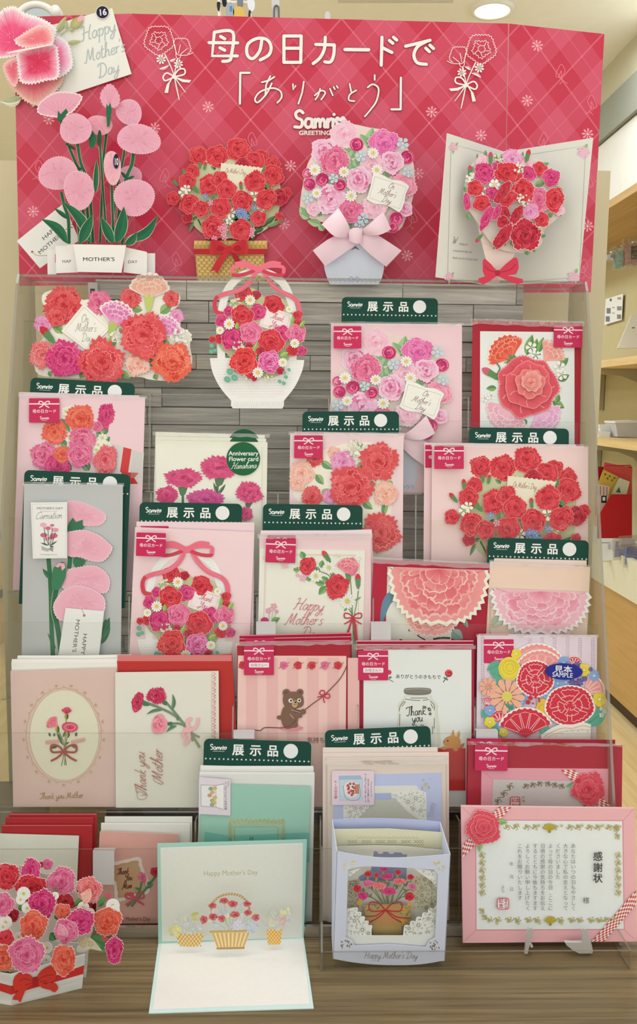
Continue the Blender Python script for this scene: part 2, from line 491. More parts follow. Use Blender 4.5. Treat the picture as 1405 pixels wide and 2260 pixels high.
    def carnation(s, cx, cy, r, pal, rot=None, sq=1.0, rings=None, rim=None, teeth=24, jag=.045, cut=None):
        R = random.Random(int(cx * 13 + cy * 7 + r * 3))
        rot = radians(rot if rot is not None else R.uniform(0, 180)); dk, md, lt, ed = pal
        if abs(sq - 1) < .02: pass
        ca, sa = cos(rot), sin(rot)
        jr = [R.uniform(.2, 1.9) for _ in range(37)]; ja = [R.uniform(-.03, .03) for _ in range(41)]
        def outline(rr, jg):
            o = []; k1, k2 = R.uniform(0, 6), R.uniform(0, 6)
            for i in range(teeth * 2):
                a = pi * i / teeth
                q = rr * (1 + .06 * sin(5 * a + k1) + .045 * sin(3 * a + k2) + .03 * sin(8 * a + k1 + k2)) * (1 + (jg if i % 2 else -jg) * jr[i % 37])
                a += ja[i % 41]; u, v = q * cos(a), q * sin(a) * sq
                o.append((cx + u * ca - v * sa, cy + u * sa + v * ca))
            return o
        st = R.getstate()
        if rim: s.poly(outline(r * 1.035, jag), rim, cut=cut)
        R.setstate(st)
        if cut and not rim: s.poly(outline(r, jag), ed, cut=cut)
        R.setstate(st)
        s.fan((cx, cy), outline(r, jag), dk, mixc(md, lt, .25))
        n = 38 if r / s.unit() > 14 else 24
        if rings: n = sum(q[2] for q in rings)
        for i in range(n):
            t = i / n; a = i * 2.39996 + R.uniform(-.25, .25)
            rr = r * (1.0 - .80 * t ** 1.15) * R.uniform(.86, 1.04); ri = max(0, rr * .45 - r * .05); hw = R.uniform(.26, .44) * (1 + 1.0 * t)
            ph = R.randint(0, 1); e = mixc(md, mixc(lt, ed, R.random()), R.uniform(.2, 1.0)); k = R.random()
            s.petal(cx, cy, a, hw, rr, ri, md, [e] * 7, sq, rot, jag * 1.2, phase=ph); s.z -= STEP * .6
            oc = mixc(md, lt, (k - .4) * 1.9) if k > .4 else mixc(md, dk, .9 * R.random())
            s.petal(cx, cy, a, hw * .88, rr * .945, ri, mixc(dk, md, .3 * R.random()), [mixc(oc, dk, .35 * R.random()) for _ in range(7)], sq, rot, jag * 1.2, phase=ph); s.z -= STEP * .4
    def carn_side(s, x, y, r, ang, pal, calyx=(70, 120, 70), rim=None, stem=None, hc=.9, spread=62):
        """fan-shaped flower seen from the side; (x, y) top of the calyx, ang direction of the bloom (deg, up = -90)"""
        R = random.Random(int(x * 5 + y * 3)); dk, md, lt, ed = pal; A = radians(ang)
        def fanp(rr, sp, jg, m, w=.55):
            o = [(x, y)]
            for i in range(m):
                t = 2 * i / (m - 1) - 1; a = A + radians(sp) * t
                q = rr * (1 - .14 * t * t) * (1 + (jg if i % 2 else -jg))
                o.append((x + q * cos(a), y + q * sin(a)))
            return o
        if rim:
            P = fanp(r * 1.08, spread + 5, .03, 19); s.poly(P, rim)
        P = fanp(r, spread, .04, 21); s.poly(P, None, [mixc(md, lt, .6)] + [mixc(md, dk, .2)] * 21)
        for q in range(3):
            for i in range(5 - q):
                t = (i - (4 - q) / 2) / (2.6); a = A + radians(spread) * t * 1.05
                rr = r * (.98 - .2 * q) * R.uniform(.9, 1)
                s.petal(x, y, a, radians(spread) / 4.2, rr, r * .12, mixc(md, lt, .5), [mixc(ed, lt, R.random())] * 7, 1, 0); s.z -= STEP * .5
                s.petal(x, y, a, radians(spread) / 4.7, rr * .94, r * .12, mixc(lt, md, R.random()), [mixc(md, dk, .5 * R.random())] * 7, 1, 0)
        if calyx:
            c, sn = cos(A), sin(A); k = r * .22; h = r * hc * .6
            def L(u, v): return (x + u * c - v * sn, y + u * sn + v * c)
            s.poly([L(k * .9, -k), L(k * .3, -k * .5), L(k * 1.1, 0), L(k * .3, k * .5), L(k * .9, k), L(-h * .6, k * .6), L(-h, k * .2), L(-h, -k * .2), L(-h * .6, -k * .6)], calyx)
            if stem: s.stroke([L(-h, 0), stem], max(r * .1, 1.5), calyx, caps=False, smooth=False)
    def bud(s, x, y, r, ang, col, green=(90, 135, 80)):
        A = radians(ang); c, sn = cos(A), sin(A)
        def L(u, v): return (x + u * c - v * sn, y + u * sn + v * c)
        s.poly(smooth_pts([L(0, -r * .5), L(r * .9, -r * .5), L(r * 1.5, 0), L(r * .9, r * .5), L(0, r * .5)], 3), col)
        s.poly([L(r * .6, -r * .5), L(r * .3, -r * .2), L(r * .7, 0), L(r * .3, r * .2), L(r * .6, r * .5), L(-r * .8, r * .42), L(-r * 1.5, r * .1), L(-r * 1.5, -r * .1), L(-r * .8, -r * .42)], green)
    def daisy(s, x, y, r, col=(240, 238, 215), cen=(225, 195, 50), n=10, rot=0, wid=.95, cr=.28, cin=None):
        z0 = s.z
        for i in range(n):
            a = 2 * pi * i / n + rot; hw = pi / n * wid
            P = [(x + r * .15 * cos(a), y + r * .15 * sin(a))]
            for t, q in ((-1, .62), (-.8, .88), (-.25, 1.0), (.25, 1.0), (.8, .88), (1, .62)):
                P.append((x + r * q * cos(a + hw * t), y + r * q * sin(a + hw * t)))
            s.z = z0 + STEP * (i % 2); s.poly(P, None, [cin or mixc(col, (190, 190, 150), .3)] + [col] * 6)
        s.z = z0 + STEP * 2
        s.disc(x, y, r * cr, cen, n=10)
    def star(s, x, y, r, col, n=5, cen=(240, 235, 190), rot=None):
        s.daisy(x, y, r, col, cen, n, rot if rot is not None else x, .8, .16, cin=mixc(col, (80, 90, 140), .12))
    def rose(s, x, y, r, pal):
        R = random.Random(int(x + y)); dk, md, lt, ed = pal
        s.disc(x, y, r * 1.04, ed, n=14)
        s.disc(x, y, r, md, n=14, cin=lt)
        for q, w in ((.8, .09), (.58, .1), (.36, .1)):
            a = R.uniform(0, 6)
            s.stroke([(x + r * q * cos(a + t * .7), y + r * q * sin(a + t * .7)) for t in range(6)], r * w * 1.6, dk, caps=False)
            s.stroke([(x + r * q * cos(a + 3 + t * .6), y + r * q * sin(a + 3 + t * .6)) for t in range(4)], r * w, ed, caps=False)
        s.disc(x, y, r * .16, dk, n=8)
    def cluster(s, x, y, r, n, col, dot=None, size=.22):
        R = random.Random(int(x * 3 + y)); z0 = s.z
        for i in range(n):
            a = R.uniform(0, 6.3); q = r * math.sqrt(R.random())
            s.z = z0 + STEP * .4 * i; s.disc(x + q * cos(a), y + q * sin(a), r * size * R.uniform(.7, 1.2), mixc(col, (150, 150, 110), R.random() * .35), n=6)
            if dot and i % 2 == 0: s.disc(x + q * cos(a), y + q * sin(a), r * size * .35, dot, n=5)
        s.z = z0 + STEP * (.4 * n + 2)
    def bow(s, x, y, w, col, col2, tail=1.0, lw=None, rot=0, fill=True):
        c, sn = cos(radians(rot)), sin(radians(rot))
        def P(u, v): return (x + (u * c - v * sn) * w, y + (u * sn + v * c) * w)
        for sg in (-1, 1):
            if tail: s.poly([P(0, 0), P(sg * .14, .03), P(sg * .40 * tail, .42 * tail), P(sg * .30 * tail, .40 * tail), P(sg * .24 * tail, .52 * tail), P(sg * .08, .14)], col2)
        for sg in (-1, 1):
            lp = smooth_pts([P(0, 0), P(sg * .22, -.22), P(sg * .48, -.24), P(sg * .50, .10), P(sg * .30, .13)], 4, True)
            s.poly(lp, None, [mixc(col, col2, .0 if i % 9 < 5 else .5) for i in range(len(lp))])
            if fill: s.poly(smooth_pts([P(sg * .1, -.03), P(sg * .26, -.12), P(sg * .34, .0), P(sg * .22, .05)], 3, True), col2)
        s.poly(smooth_pts([P(-.07, -.08), P(.07, -.08), P(.08, .07), P(-.08, .07)], 3, True), mixc(col, col2, .4))
    def line_bow(s, x, y, w, col, lw, rot=0, tails=True):
        c, sn = cos(radians(rot)), sin(radians(rot))
        def P(u, v): return (x + (u * c - v * sn) * w, y + (u * sn + v * c) * w)
        for sg in (-1, 1):
            s.stroke([P(0, 0), P(sg * .2, -.2), P(sg * .45, -.22), P(sg * .42, .02), P(0, 0)], lw, col)
            if tails: s.stroke([P(0, 0), P(sg * .2, .2), P(sg * .45, .34)], lw, col)
    def done(s, mat=None):
        if not s.v: return None
        s.pl.z = max(s.pl.z, s.z)
        base = s.th.base if s.th else Vector((0, 0, 0))
        o = mesh_obj(s.name, s.v, s.f, mat or print_mat(), base, s.par or (s.th.root if s.th else None), colors=s.c)
        if s.lab: o['label'] = s.lab
        return o

def logo(A, x, y, w, col):
    """the small heart-ended script logo: x, y left of baseline, w its width"""
    k = w / 2.55
    def P(u, v): return (x + u * k, y - v * k)
    lw = k * .13
    for st in ([(.42,.72),(.25,.88),(.05,.75),(.12,.55),(.36,.4),(.32,.1),(.05,.1)], [(.85,.42),(.62,.48),(.52,.25),(.65,.06),(.85,.2),(.86,.45),(.88,.1),(1.0,.1)],
               [(1.02,.45),(1.04,.08)], [(1.04,.3),(1.18,.47),(1.26,.35),(1.27,.1)], [(1.27,.3),(1.4,.47),(1.5,.35),(1.5,.1),(1.6,.15),(1.66,.45)],
               [(1.66,.45),(1.66,.08)], [(1.66,.3),(1.8,.46),(1.9,.42)], [(1.94,.45),(1.92,.1),(2.05,.08)],
               [(2.28,.08),(2.08,.35),(2.15,.5),(2.28,.4),(2.42,.52),(2.5,.36),(2.28,.08)]):
        A.stroke([P(*q) for q in st], lw, col, n=3)
        A.z -= STEP
    A.disc(*P(1.97, .62), lw * .6, col, n=6)

# palettes (dark, mid, light, edge)
RED = ((165, 22, 38), (204, 44, 56), (222, 78, 82), (238, 140, 130))
DRED = ((140, 15, 35), (182, 30, 52), (205, 60, 75), (225, 110, 115))
PINK = ((192, 62, 104), (216, 98, 134), (234, 140, 162), (246, 192, 200))
HOT = ((168, 25, 82), (203, 48, 106), (224, 88, 132), (241, 150, 172))
CORAL = ((195, 58, 42), (222, 92, 68), (236, 126, 98), (246, 168, 138))
PALE = ((224, 150, 166), (238, 184, 194), (246, 206, 210), (252, 226, 224))
SALMON = ((203, 72, 80), (224, 108, 106), (240, 150, 142), (250, 200, 186))
PEACH = ((222, 140, 115), (238, 176, 150), (246, 204, 182), (252, 226, 208))
ORCHID = ((200, 95, 145), (222, 135, 175), (238, 180, 202), (250, 220, 228))
LINEP = ((196, 70, 120), (240, 195, 208), (247, 214, 220), (205, 100, 145))
GREEN = (84, 128, 78); DKGREEN = (52, 92, 62); LTGREEN = (150, 178, 105); MINTG = (110, 165, 130)
WHITE = (232, 229, 214)

# ================================================================ the shop
CEIL = 2.88
def struct(name, mb, mat):
    o = mb.build(name, mat); o['kind'] = 'structure'; return o
floor_m = wood_mat('floor_boards', (202, 174, 116), (226, 202, 148), (30, 1.5, 30), 1.2, 0.35, bump=0.02)
struct('floor', MB().box((-4.6, -2.5, -0.05), (3.2, 8, 0)), floor_m)
wall_m = simple('cream_wall', (206, 197, 160), 0.8, spec=0.2)
ceil_m = simple('ceiling_paint', (240, 236, 216), 0.85, spec=0.2)
struct('ceiling', MB().box((-4.6, -2.5, CEIL), (3.2, 8, CEIL + 0.05)), ceil_m)
struct('wall_back', MB().box((-4.6, 7.0, 0), (3.2, 7.05, CEIL)), wall_m)
struct('wall_left', MB().box((-4.6, 2.4, 0), (-4.55, 7.0, CEIL)), wall_m)
struct('wall_right', MB().box((1.76, 2.3, 0), (1.81, 7.0, CEIL)), simple('pegboard', (196, 184, 138), 0.75, spec=0.2))
struct('trim_1', MB().box((1.40, 2.3, 2.71), (1.759, 7.0, CEIL)), simple('bulkhead', (205, 199, 168), 0.8, spec=0.2))
struct('trim_2', MB().box((1.38, 2.3, 2.55), (1.759, 7.0, 2.709)), simple('grey_band', (150, 152, 135), 0.7, spec=0.2))

# ceiling downlight
dl = ray(1086, 18); t = (CEIL - CAM.z) / dl.z; dlp = CAM + dl * t
T = Thing('ceiling_downlight', 'round recessed ceiling downlight glowing white above the header board', 'lamp', dlp)
N_ = 28
m = MB()
prof = [(0.085, 0.0), (0.085, -0.012), (0.070, -0.014), (0.064, -0.004)]
for i in range(N_):
    for r, z in prof:
        m.v.append(dlp + Vector((r * cos(2 * pi * i / N_), r * sin(2 * pi * i / N_), z)))
for i in range(N_):
    for j in range(3):
        a = i * 4 + j; b = ((i + 1) % N_) * 4 + j
        m.f.append((a, b, b + 1, a + 1)); m.mi.append(0)
T.mb('trim_ring', m, simple('white_enamel', (235, 232, 215), 0.4), smooth=True)
m = MB(); m.v = [dlp + Vector((0.066 * cos(2 * pi * i / N_), 0.066 * sin(2 * pi * i / N_), -0.006)) for i in range(N_)]
m.f = [tuple(range(N_ - 1, -1, -1))]; m.mi = [0]
lm = bpy.data.materials.new('lamp_glow'); lm.use_nodes = True
b_ = lm.node_tree.nodes['Principled BSDF']
b_.inputs['Emission Color'].default_value = (1, 0.97, 0.9, 1); b_.inputs['Emission Strength'].default_value = 9.0
T.mb('lamp_lens', m, lm)

# right-hand wall unit: cupboards, canopy, shelves, counter
white_m = simple('white_laminate', (228, 226, 212), 0.5)
for i in range(2):
    y0 = 3.09 + i * 0.62
    T = Thing('wall_cabinet', ('white wall cupboard cut by the right frame edge', 'white wall cupboard right behind the header board edge')[i], 'cupboard', (1.58, y0 + .3, 2.235), 'white wall cupboards')
    T.mb('body', MB().box((1.425, y0, 2.236), (1.758, y0 + .61, 2.545)), white_m)
    T.mb('door', MB().box((1.40, y0 + .004, 2.238), (1.4245, y0 + .606, 2.543)), white_m)
oak = wood_mat('light_oak', (206, 174, 112), (224, 196, 138), (30, 1.5, 30), 1.5, 0.5, bump=0.02)
tag(MB().box((1.36, 2.35, 2.20), (1.758, 6.8, 2.234)).build('canopy_board', wood_mat('oak_under', (176, 140, 84), (196, 160, 102), (30, 1.5, 30), 1.5, 0.6, bump=0.02)),
    'long wooden board under the white wall cupboards', 'shelf board')
for nm, z, lab in (('upper', 1.55, 'upper light wood wall shelf on brackets right of the rack'), ('lower', 1.18, 'lower light wood wall shelf on brackets holding white boxes')):
    T = Thing('wall_shelf', lab, 'shelf', (1.6, 4.4, z - .035), 'bracket shelves on right wall')
    T.mb('board', MB().box((1.44, 2.9, z - .034), (1.758, 6.6, z)), oak)
    for y in (3.6, 4.35, 5.1, 5.85):
        pts = [Vector((x, y, zz)) for x, zz in ((1.755, z - .035), (1.47, z - .035), (1.47, z - .06), (1.58, z - .07), (1.66, z - .10), (1.71, z - .16), (1.73, z - .24), (1.755, z - .24))]
        T.mb('bracket', MB().add(slab_vf(pts, (0, -1, 0), 0.02)), simple('bracket_steel', (168, 156, 118), 0.5))
for i in range(4):
    tag(MB().box((1.752, 3.7 + i * .75, 0.75), (1.7595, 3.725 + i * .75, 2.19)).build('wall_rail', simple('rail_steel', (150, 140, 108), 0.5)),
        'slotted steel shelf rail on the right wall, %s from the near end' % ('first second third fourth fifth sixth'.split()[i]), 'rail', 'slotted rails on right wall')
T = Thing('counter_cabinet', 'low wooden counter with white rim along the right wall', 'counter', (1.57, 4.4, 0.0))
T.mb('base', MB().box((1.40, 2.4, 0.06), (1.758, 6.9, 0.53)), wood_mat('counter_oak', (176, 138, 78), (192, 154, 92), (30, 1.5, 30), 1.5, 0.5, bump=0.02))
T.mb('plinth', MB().box((1.42, 2.4, 0.0), (1.758, 6.9, 0.06)), simple('dark_plinth', (58, 38, 24), 0.6))
T.mb('rim', MB().box((1.385, 2.4, 0.5305), (1.41, 6.9, 0.70)), simple('white_rim', (212, 208, 180), 0.5))
T.mb('top', MB().box((1.4105, 2.4, 0.5305), (1.758, 6.9, 0.63)), white_m)

# goods on the right-hand unit
def px_slab(T, name, plane, pts, thick, mat, parent=None):
    return T.mesh(name, *slab_vf([plane.hit(*p) for p in pts], plane.n, thick), mat, parent)
PB = vplane(4.25, 0)
bb = PB.hit(1345, 1186)
T = Thing('magazine_box', 'red magazine box file full of booklets on the right counter', 'box file', bb)
px_slab(T, 'front', PB, [(1318, 1142), (1349, 1091), (1393, 1091), (1393, 1188), (1318, 1188)], .004, paper((178, 26, 28), .5))
px_slab(T, 'back', PB.shift(-.10), [(1318, 1030), (1394, 1030), (1394, 1187), (1318, 1187)], .004, paper((150, 20, 24), .5))
for i, (c, q, lab) in enumerate((((214, 82, 74), [(1333, 1020), (1395, 1033), (1392, 1120), (1324, 1120)], 'coral red booklet at the back of the red box file'),
        ((204, 172, 72), [(1331, 1036), (1364, 1052), (1352, 1110), (1318, 1072)], 'yellow booklet leaning in the red box file'),
        ((208, 205, 170), [(1366, 1054), (1389, 1063), (1381, 1096), (1348, 1092)], 'pale leaflet with a green triangle in the red box file'),
        ((206, 176, 150), [(1311, 1066), (1345, 1074), (1338, 1125), (1312, 1140)], 'pinkish leaflet with grey lines leaning left in the red box file'))):
    P = PB.shift(-.085 + i * .018)
    B = Thing('booklet', lab, 'booklet', P.hit(*q[2]), 'booklets in the red box file')
    px_slab(B, 'cover', P, q, .003, paper(c))
    A = B.art('printed_marks', P); A.up(10)
    if i == 1:
        for k in range(5): A.rect(1333 + k * 5, 1045 + k * 2 + (k % 2) * 7, 1337 + k * 5, 1049 + k * 2 + (k % 2) * 7, (110, 90, 40)); A.z -= STEP
    elif i == 2: A.poly([(1358, 1086), (1366, 1074), (1369, 1088)], (60, 110, 60))
    elif i == 3:
        for k in range(4): A.rect(1316 + k * 7, 1072 + k, 1319 + k * 7, 1092 + k, (150, 130, 110)); A.z -= STEP
        A.rect(1326, 1094, 1338, 1110, (40, 40, 50)); A.rect(1329, 1097, 1335, 1105, (215, 215, 210))
    else: A.rect(1336, 1026, 1392, 1029, (196, 60, 60))
    A.done()
PC = vplane(3.55, 0)
T = Thing('white_packet', 'flat white packet with grey print lying on the right counter', 'packet', PC.hit(1338, 1238))
px_slab(T, 'body', Plane((0, 3.5, 0), (0, -.9, .45)), [(1321, 1190), (1347, 1190), (1355, 1236), (1329, 1238)], .02, paper((214, 212, 196)))
A = T.art('print', Plane((0, 3.5, 0), (0, -.9, .45), .0005)); A.rect(1326, 1197, 1346, 1199, (150, 150, 145)); A.rect(1341, 1201, 1347, 1212, (175, 175, 172)); A.done()
for i, (x0, y0, x1, y1, c, lab) in enumerate(((1352, 1186, 1385, 1230, (150, 154, 178), 'bluish clear packet piled on the right counter beside the white packet'),
                                              (1376, 1196, 1412, 1246, (120, 136, 186), 'brighter blue clear packet at the frame edge on the right counter'),
                                              (1366, 1180, 1408, 1205, (172, 166, 168), 'greyish clear packet behind the blue packets on the right counter'))):
    P = Plane((0, 3.72 - i * .06, 0.70), (0, -.8, .6))
    T = Thing('clear_packet', lab, 'packet', P.hit((x0 + x1) / 2, y1), 'clear packets on right counter')
    px_slab(T, 'contents', P, [(x0 + 6, y0 + 8), (x1 - 6, y0 + 10), (x1 - 4, y1 - 6), (x0 + 4, y1 - 4)], .015, paper(c, .35, .5))
    px_slab(T, 'wrapper', P.shift(.004), [(x0, y0 + 3), (x1, y0), (x1 + 2, y1), (x0 + 3, y1 + 2)], .022, film_flap())
# small stock on the shelves
PS = vplane(4.45, 0)
for i, (q, c, lab) in enumerate((([(1324, 938), (1357, 938), (1357, 963), (1324, 961)], (226, 224, 208), 'small white box on the lower wall shelf beside the tray'),
                                 ([(1320, 952), (1345, 954), (1345, 968), (1320, 966)], (236, 234, 220), 'flat white slip in front of the white box on lower shelf'))):
    P = PS.shift(i * .04)
    px = Thing('stock_box', lab, 'box', P.hit(*q[3])); px_slab(px, 'body', P, q, .03, paper(c)); px_slab(px, 'lid', P.shift(.001), [(q[0][0] - 1, q[0][1] - 1), (q[1][0] + 1, q[1][1] - 1), (q[1][0] + 1, q[1][1] + 4), (q[0][0] - 1, q[0][1] + 4)], .032, paper(c))
T = Thing('plastic_tray', 'translucent white plastic tray on the lower wall shelf', 'tray', PS.hit(1380, 968))
px_slab(T, 'body', PS.shift(.09), [(1358, 932), (1408, 930), (1408, 966), (1362, 964)], .15, frosted())
px_slab(T, 'rim', PS.shift(.092), [(1357, 930), (1409, 928), (1409, 933), (1357, 934)], .155, paper((232, 230, 220)))
P = vplane(4.2, 0, 14)
T = Thing('framed_card', 'white framed card leaning on the upper wall shelf', 'frame', P.hit(1388, 768))
px_slab(T, 'board', P, [(1393, 696), (1412, 690), (1412, 768), (1362, 768)], .01, paper((236, 236, 228)))
px_slab(T, 'edge', P.shift(-.012), [(1406, 706), (1414, 700), (1414, 766), (1392, 766)], .008, simple('frame_grey', (130, 130, 120)))
A = T.art('print', P); A.up(20); A.rect(1394, 722, 1400, 725, (130, 128, 120)); A.done()
P = Plane((1.745, 0, 0), (-1, 0, 0))
q = [P.hit(1336, 660), P.hit(1374, 648), P.hit(1371, 706), P.hit(1333, 717)]
T = Thing('price_notice', 'white paper notice with small pictures on the right wall', 'notice', q[3])
T.mesh('sheet', *slab_vf(q, P.n, .002), paper((232, 230, 216)))
A = T.art('printed_pictures', P); A.up(20)
for (x, y, w, h, c) in ((1338, 680, 9, 12, (120, 122, 130)), (1336, 698, 9, 12, (112, 118, 140)), (1361, 676, 10, 9, (140, 138, 130)), (1361, 694, 9, 10, (130, 130, 125)),
                        (1345, 659, 4, 6, (70, 80, 130)), (1362, 656, 8, 5, (160, 155, 140)), (1350, 678, 6, 2, (150, 148, 140)), (1350, 690, 6, 2, (150, 148, 140))):
    A.rect(x, y, x + w, y + h, c); A.z -= STEP
A.done()
for i, (x, y) in enumerate(((1345, 528), (1368, 514), (1393, 505), (1342, 542))):
    a = Plane((1.75, 0, 0), (-1, 0, 0)).hit(x + 14, y + 7)
    o = MB().tube([a, a + Vector((-.07, 0, 0)), a + Vector((-.10, 0, .004)), a + Vector((-.115, 0, .02))], .0035, 6).build('wall_hook', simple('hook_steel', (132, 124, 100), .35, .6))
    tag(o, ('wall hook just above the teal hanging packet', 'middle steel wall hook above the hanging packets', 'steel wall hook at the right frame edge above the pink packet', 'lowest steel wall hook close to the header board')[i], 'hook', 'steel hooks on the right wall')
P = vplane(4.15, 0)
for q, c, d, lab in (([(1357, 556), (1374, 553), (1373, 590), (1358, 590)], (130, 180, 165), None, 'teal packet hanging on a hook of the right wall'),
                     ([(1378, 540), (1410, 534), (1410, 584), (1378, 584)], (196, 150, 145), (46, 40, 56), 'pink and navy packet hanging at the right frame edge'),
                     ([(1340, 562), (1352, 559), (1352, 575), (1340, 573)], (214, 214, 205), (110, 112, 108), 'small white and grey packet hanging beside the teal one')):
    T = Thing('hanging_packet', lab, 'packet', P.hit(q[3][0], q[3][1]), 'packets on wall hooks')
    px_slab(T, 'contents', P, q, .02, paper(c, .4, .4))
    px_slab(T, 'wrapper', P.shift(.004), [(q[0][0] - 2, q[0][1] - 14), (q[1][0] + 2, q[1][1] - 14), (q[2][0] + 3, q[2][1] + 4), (q[3][0] - 3, q[3][1] + 4)], .026, film_flap())
    if d: px_slab(T, 'band', P.shift(.001), [(q[1][0] - 18 if d[0] < 60 else q[1][0] - 5, q[1][1] + 9), (q[1][0], q[1][1] + 8), (q[2][0], q[2][1] - 12), (q[2][0] - 18 if d[0] < 60 else q[2][0] - 5, q[2][1] - 12)], .022, paper(d))
    A = T.art('highlight_seal', P); A.up(400); A.disc((q[0][0] + q[1][0]) / 2, q[0][1] - 5, 2.2, (240, 240, 235), n=8); A.done()  # small white disc near the top of each wrapper
T = Thing('floor_unit', 'dark low unit standing on the floor at the far left edge', 'cabinet', (-1.75, 4.6, 0))
T.mb('body', MB().box((-2.4, 4.5, 0.0), (-1.62, 4.9, 0.9)), simple('yellow_side', (206, 176, 110), .5))
for z in (.30, .62, .93): T.mb('shelf_edge', MB().box((-2.4, 4.47, z - .03), (-1.60, 4.91, z)), simple('black_edge', (40, 34, 30), .5))

# ================================================================ fixture: table, back panel, side board
table_m = wood_mat('table_walnut', (84, 70, 42), (140, 120, 82), (1.6, 70, 70), 2.2, 0.42, bump=0.10)
TX0, TX1 = -0.62, 0.373
T = Thing('display_table', 'dark brown wood grain table top carrying the card rack', 'table', (-.12, .95, 0.0))
T.mb('table_top', MB().box((TX0, 0.42, TZ - .03), (TX1, 1.318, TZ)), table_m)
T.mb('front_apron', MB().box((TX0 + .02, 0.46, 0.02), (TX1 - .02, 0.49, TZ - .0305)), table_m)
T.mb('side_panel', MB().box((TX0 + .02, 0.4905, 0.02), (TX0 + .045, 1.31, TZ - .0305)), table_m)
T.mb('side_panel', MB().box((TX1 - .045, 0.4905, 0.02), (TX1 - .02, 1.31, TZ - .0305)), table_m)
PF = vplane(1.322, 0)
tl = PF.hit(-60, 348); tr = PF.hit(1347, 377); lb = PF.hit(6, 1300)
panel_m = simple('beige_panel', (203, 192, 152), 0.7, spec=0.25)
ptop = tr.z
T = Thing('fixture_panel', 'tall beige back panel of the fixture standing behind the rack', 'panel', (0, 1.33, 0))
T.mb('board', MB().box((lb.x, 1.322, 0.0), (tr.x, 1.34, ptop)), panel_m)
T.mb('top_shelf', MB().box((lb.x, 1.3405, ptop - .018), (tr.x, 1.52, ptop)), panel_m)
T.mb('rear_leg', MB().box((lb.x, 1.50, 0.0), (lb.x + .02, 1.52, ptop - .0185)), panel_m)
T.mb('rear_leg', MB().box((tr.x - .02, 1.50, 0.0), (tr.x, 1.52, ptop - .0185)), panel_m)
xs = .3605
pb = [(0.985, TZ + .001), (0.985, TZ + .150), (0.990, TZ + .162), (1.000, TZ + .168), (1.315, TZ + .168), (1.315, TZ + .001)]
tag(MB().add(slab_vf([Vector((xs, y, z)) for y, z in pb], (-1, 0, 0), .010)).build('side_board', simple('pale_green_board', (204, 204, 162), .6)),
    'pale green side board with rounded corner beside the rack on the right', 'board')

# ================================================================ acrylic rack
HW = .3475
RT_TOP = 1.487
T = Thing('acrylic_card_rack', 'clear acrylic six tier card rack standing on the wooden table', 'display rack', (0, 1.02, TZ))
RACK = T
am = [acrylic(), acrylic_edge()]
def rk(k, x, d, v):
    return Vector((x, row_y(k), row_z(k))) - RN * (d / 1000.0) + RUP * v
def rbox(k, x0, x1, d0, d1, v0, v1, edge=(2, 3, 4, 5)):
    """plate in tier coordinates; faces 0 front, 1 back, 2 top, 3 bottom, 4 left, 5 right"""
    p = [rk(k, x, d, v) for d in (d0, d1) for v in (v0, v1) for x in (x0, x1)]
    f = [(0, 1, 3, 2), (4, 6, 7, 5), (2, 3, 7, 6), (0, 4, 5, 1), (0, 2, 6, 4), (1, 5, 7, 3)]
    m = MB(); m.v = p; m.f = f; m.mi = [1 if i in edge else 0 for i in range(6)]
    return m
for k in range(1, 7):
    T.mb('front_lip', rbox(k, -HW, HW, -2.2, 0, 0.0 if k == 6 else -.112, .088, edge=(2,)), am)
    T.mb('ledge', rbox(k, -HW, HW, .1, 20.5, -.0022, -.0002, edge=(0, 1)), am)
T.mb('back_plate', rbox(1, -HW, HW, 20.6, 22.6, -.002, .145, edge=(2,)), am)
sp = [(0.893, TZ + .0005), (0.897, TZ + .02), (1.112, RT_TOP - .012), (1.120, RT_TOP), (1.182, RT_TOP), (1.182, TZ + .0005)]
for sx in (-1, 1):
    x0 = sx * (HW + .0002); x1 = sx * (HW + .0032)
    v, f = slab_vf([Vector((max(x0, x1), y, z)) for y, z in sp], (1, 0, 0), .003)
    T.mesh('side_plate', v, f, [acrylic_side(), acrylic_edge()], mat_idx=[0, 0] + [1] * (len(f) - 2))
T.mesh('top_shelf', *box_vf((-HW, 1.121, RT_TOP - .003), (HW, 1.181, RT_TOP)), am, mat_idx=[0, 0, 1, 0, 1, 0])
T.mesh('top_rim', *box_vf((-HW, 1.118, RT_TOP - .024), (HW, 1.1205, RT_TOP)), am, mat_idx=[0, 1, 0, 0, 0, 0])
for k, xs_ in ((6, (430, 706, 1012)), (5, (513, 789, 1046)), (4, (284, 566, 822, 1080)), (3, (332, 612, 916)), (2, (330, 724, 1032))):
    for x in xs_:
        X = rplane(k, 2).hit(x, {6: 1960, 5: 1700, 4: 1480, 3: 1250, 2: 1020}[k]).x
        T.mb('divider', rbox(k, X - .0009, X + .0009, .2, 19.5, .0, .118, edge=(0, 2)), am)
T.mb('base_rail', MB().box((-HW, .912, TZ + .0005), (HW, .9165, TZ + .0125)), simple('chrome_rail', (200, 196, 180), .18, .9))
bx = vplane(1.179).hit(206, 645)
T.mb('slot_bracket', MB().box((bx.x - .006, 1.176, bx.z - .03), (bx.x + .006, 1.1815, bx.z + .012)).box((bx.x - .003, 1.1745, bx.z - .006), (bx.x + .003, 1.1758, bx.z + .004), 1), [simple('bracket_alu', (196, 192, 176), .3, .5), simple('slot_dark', (60, 55, 48))])
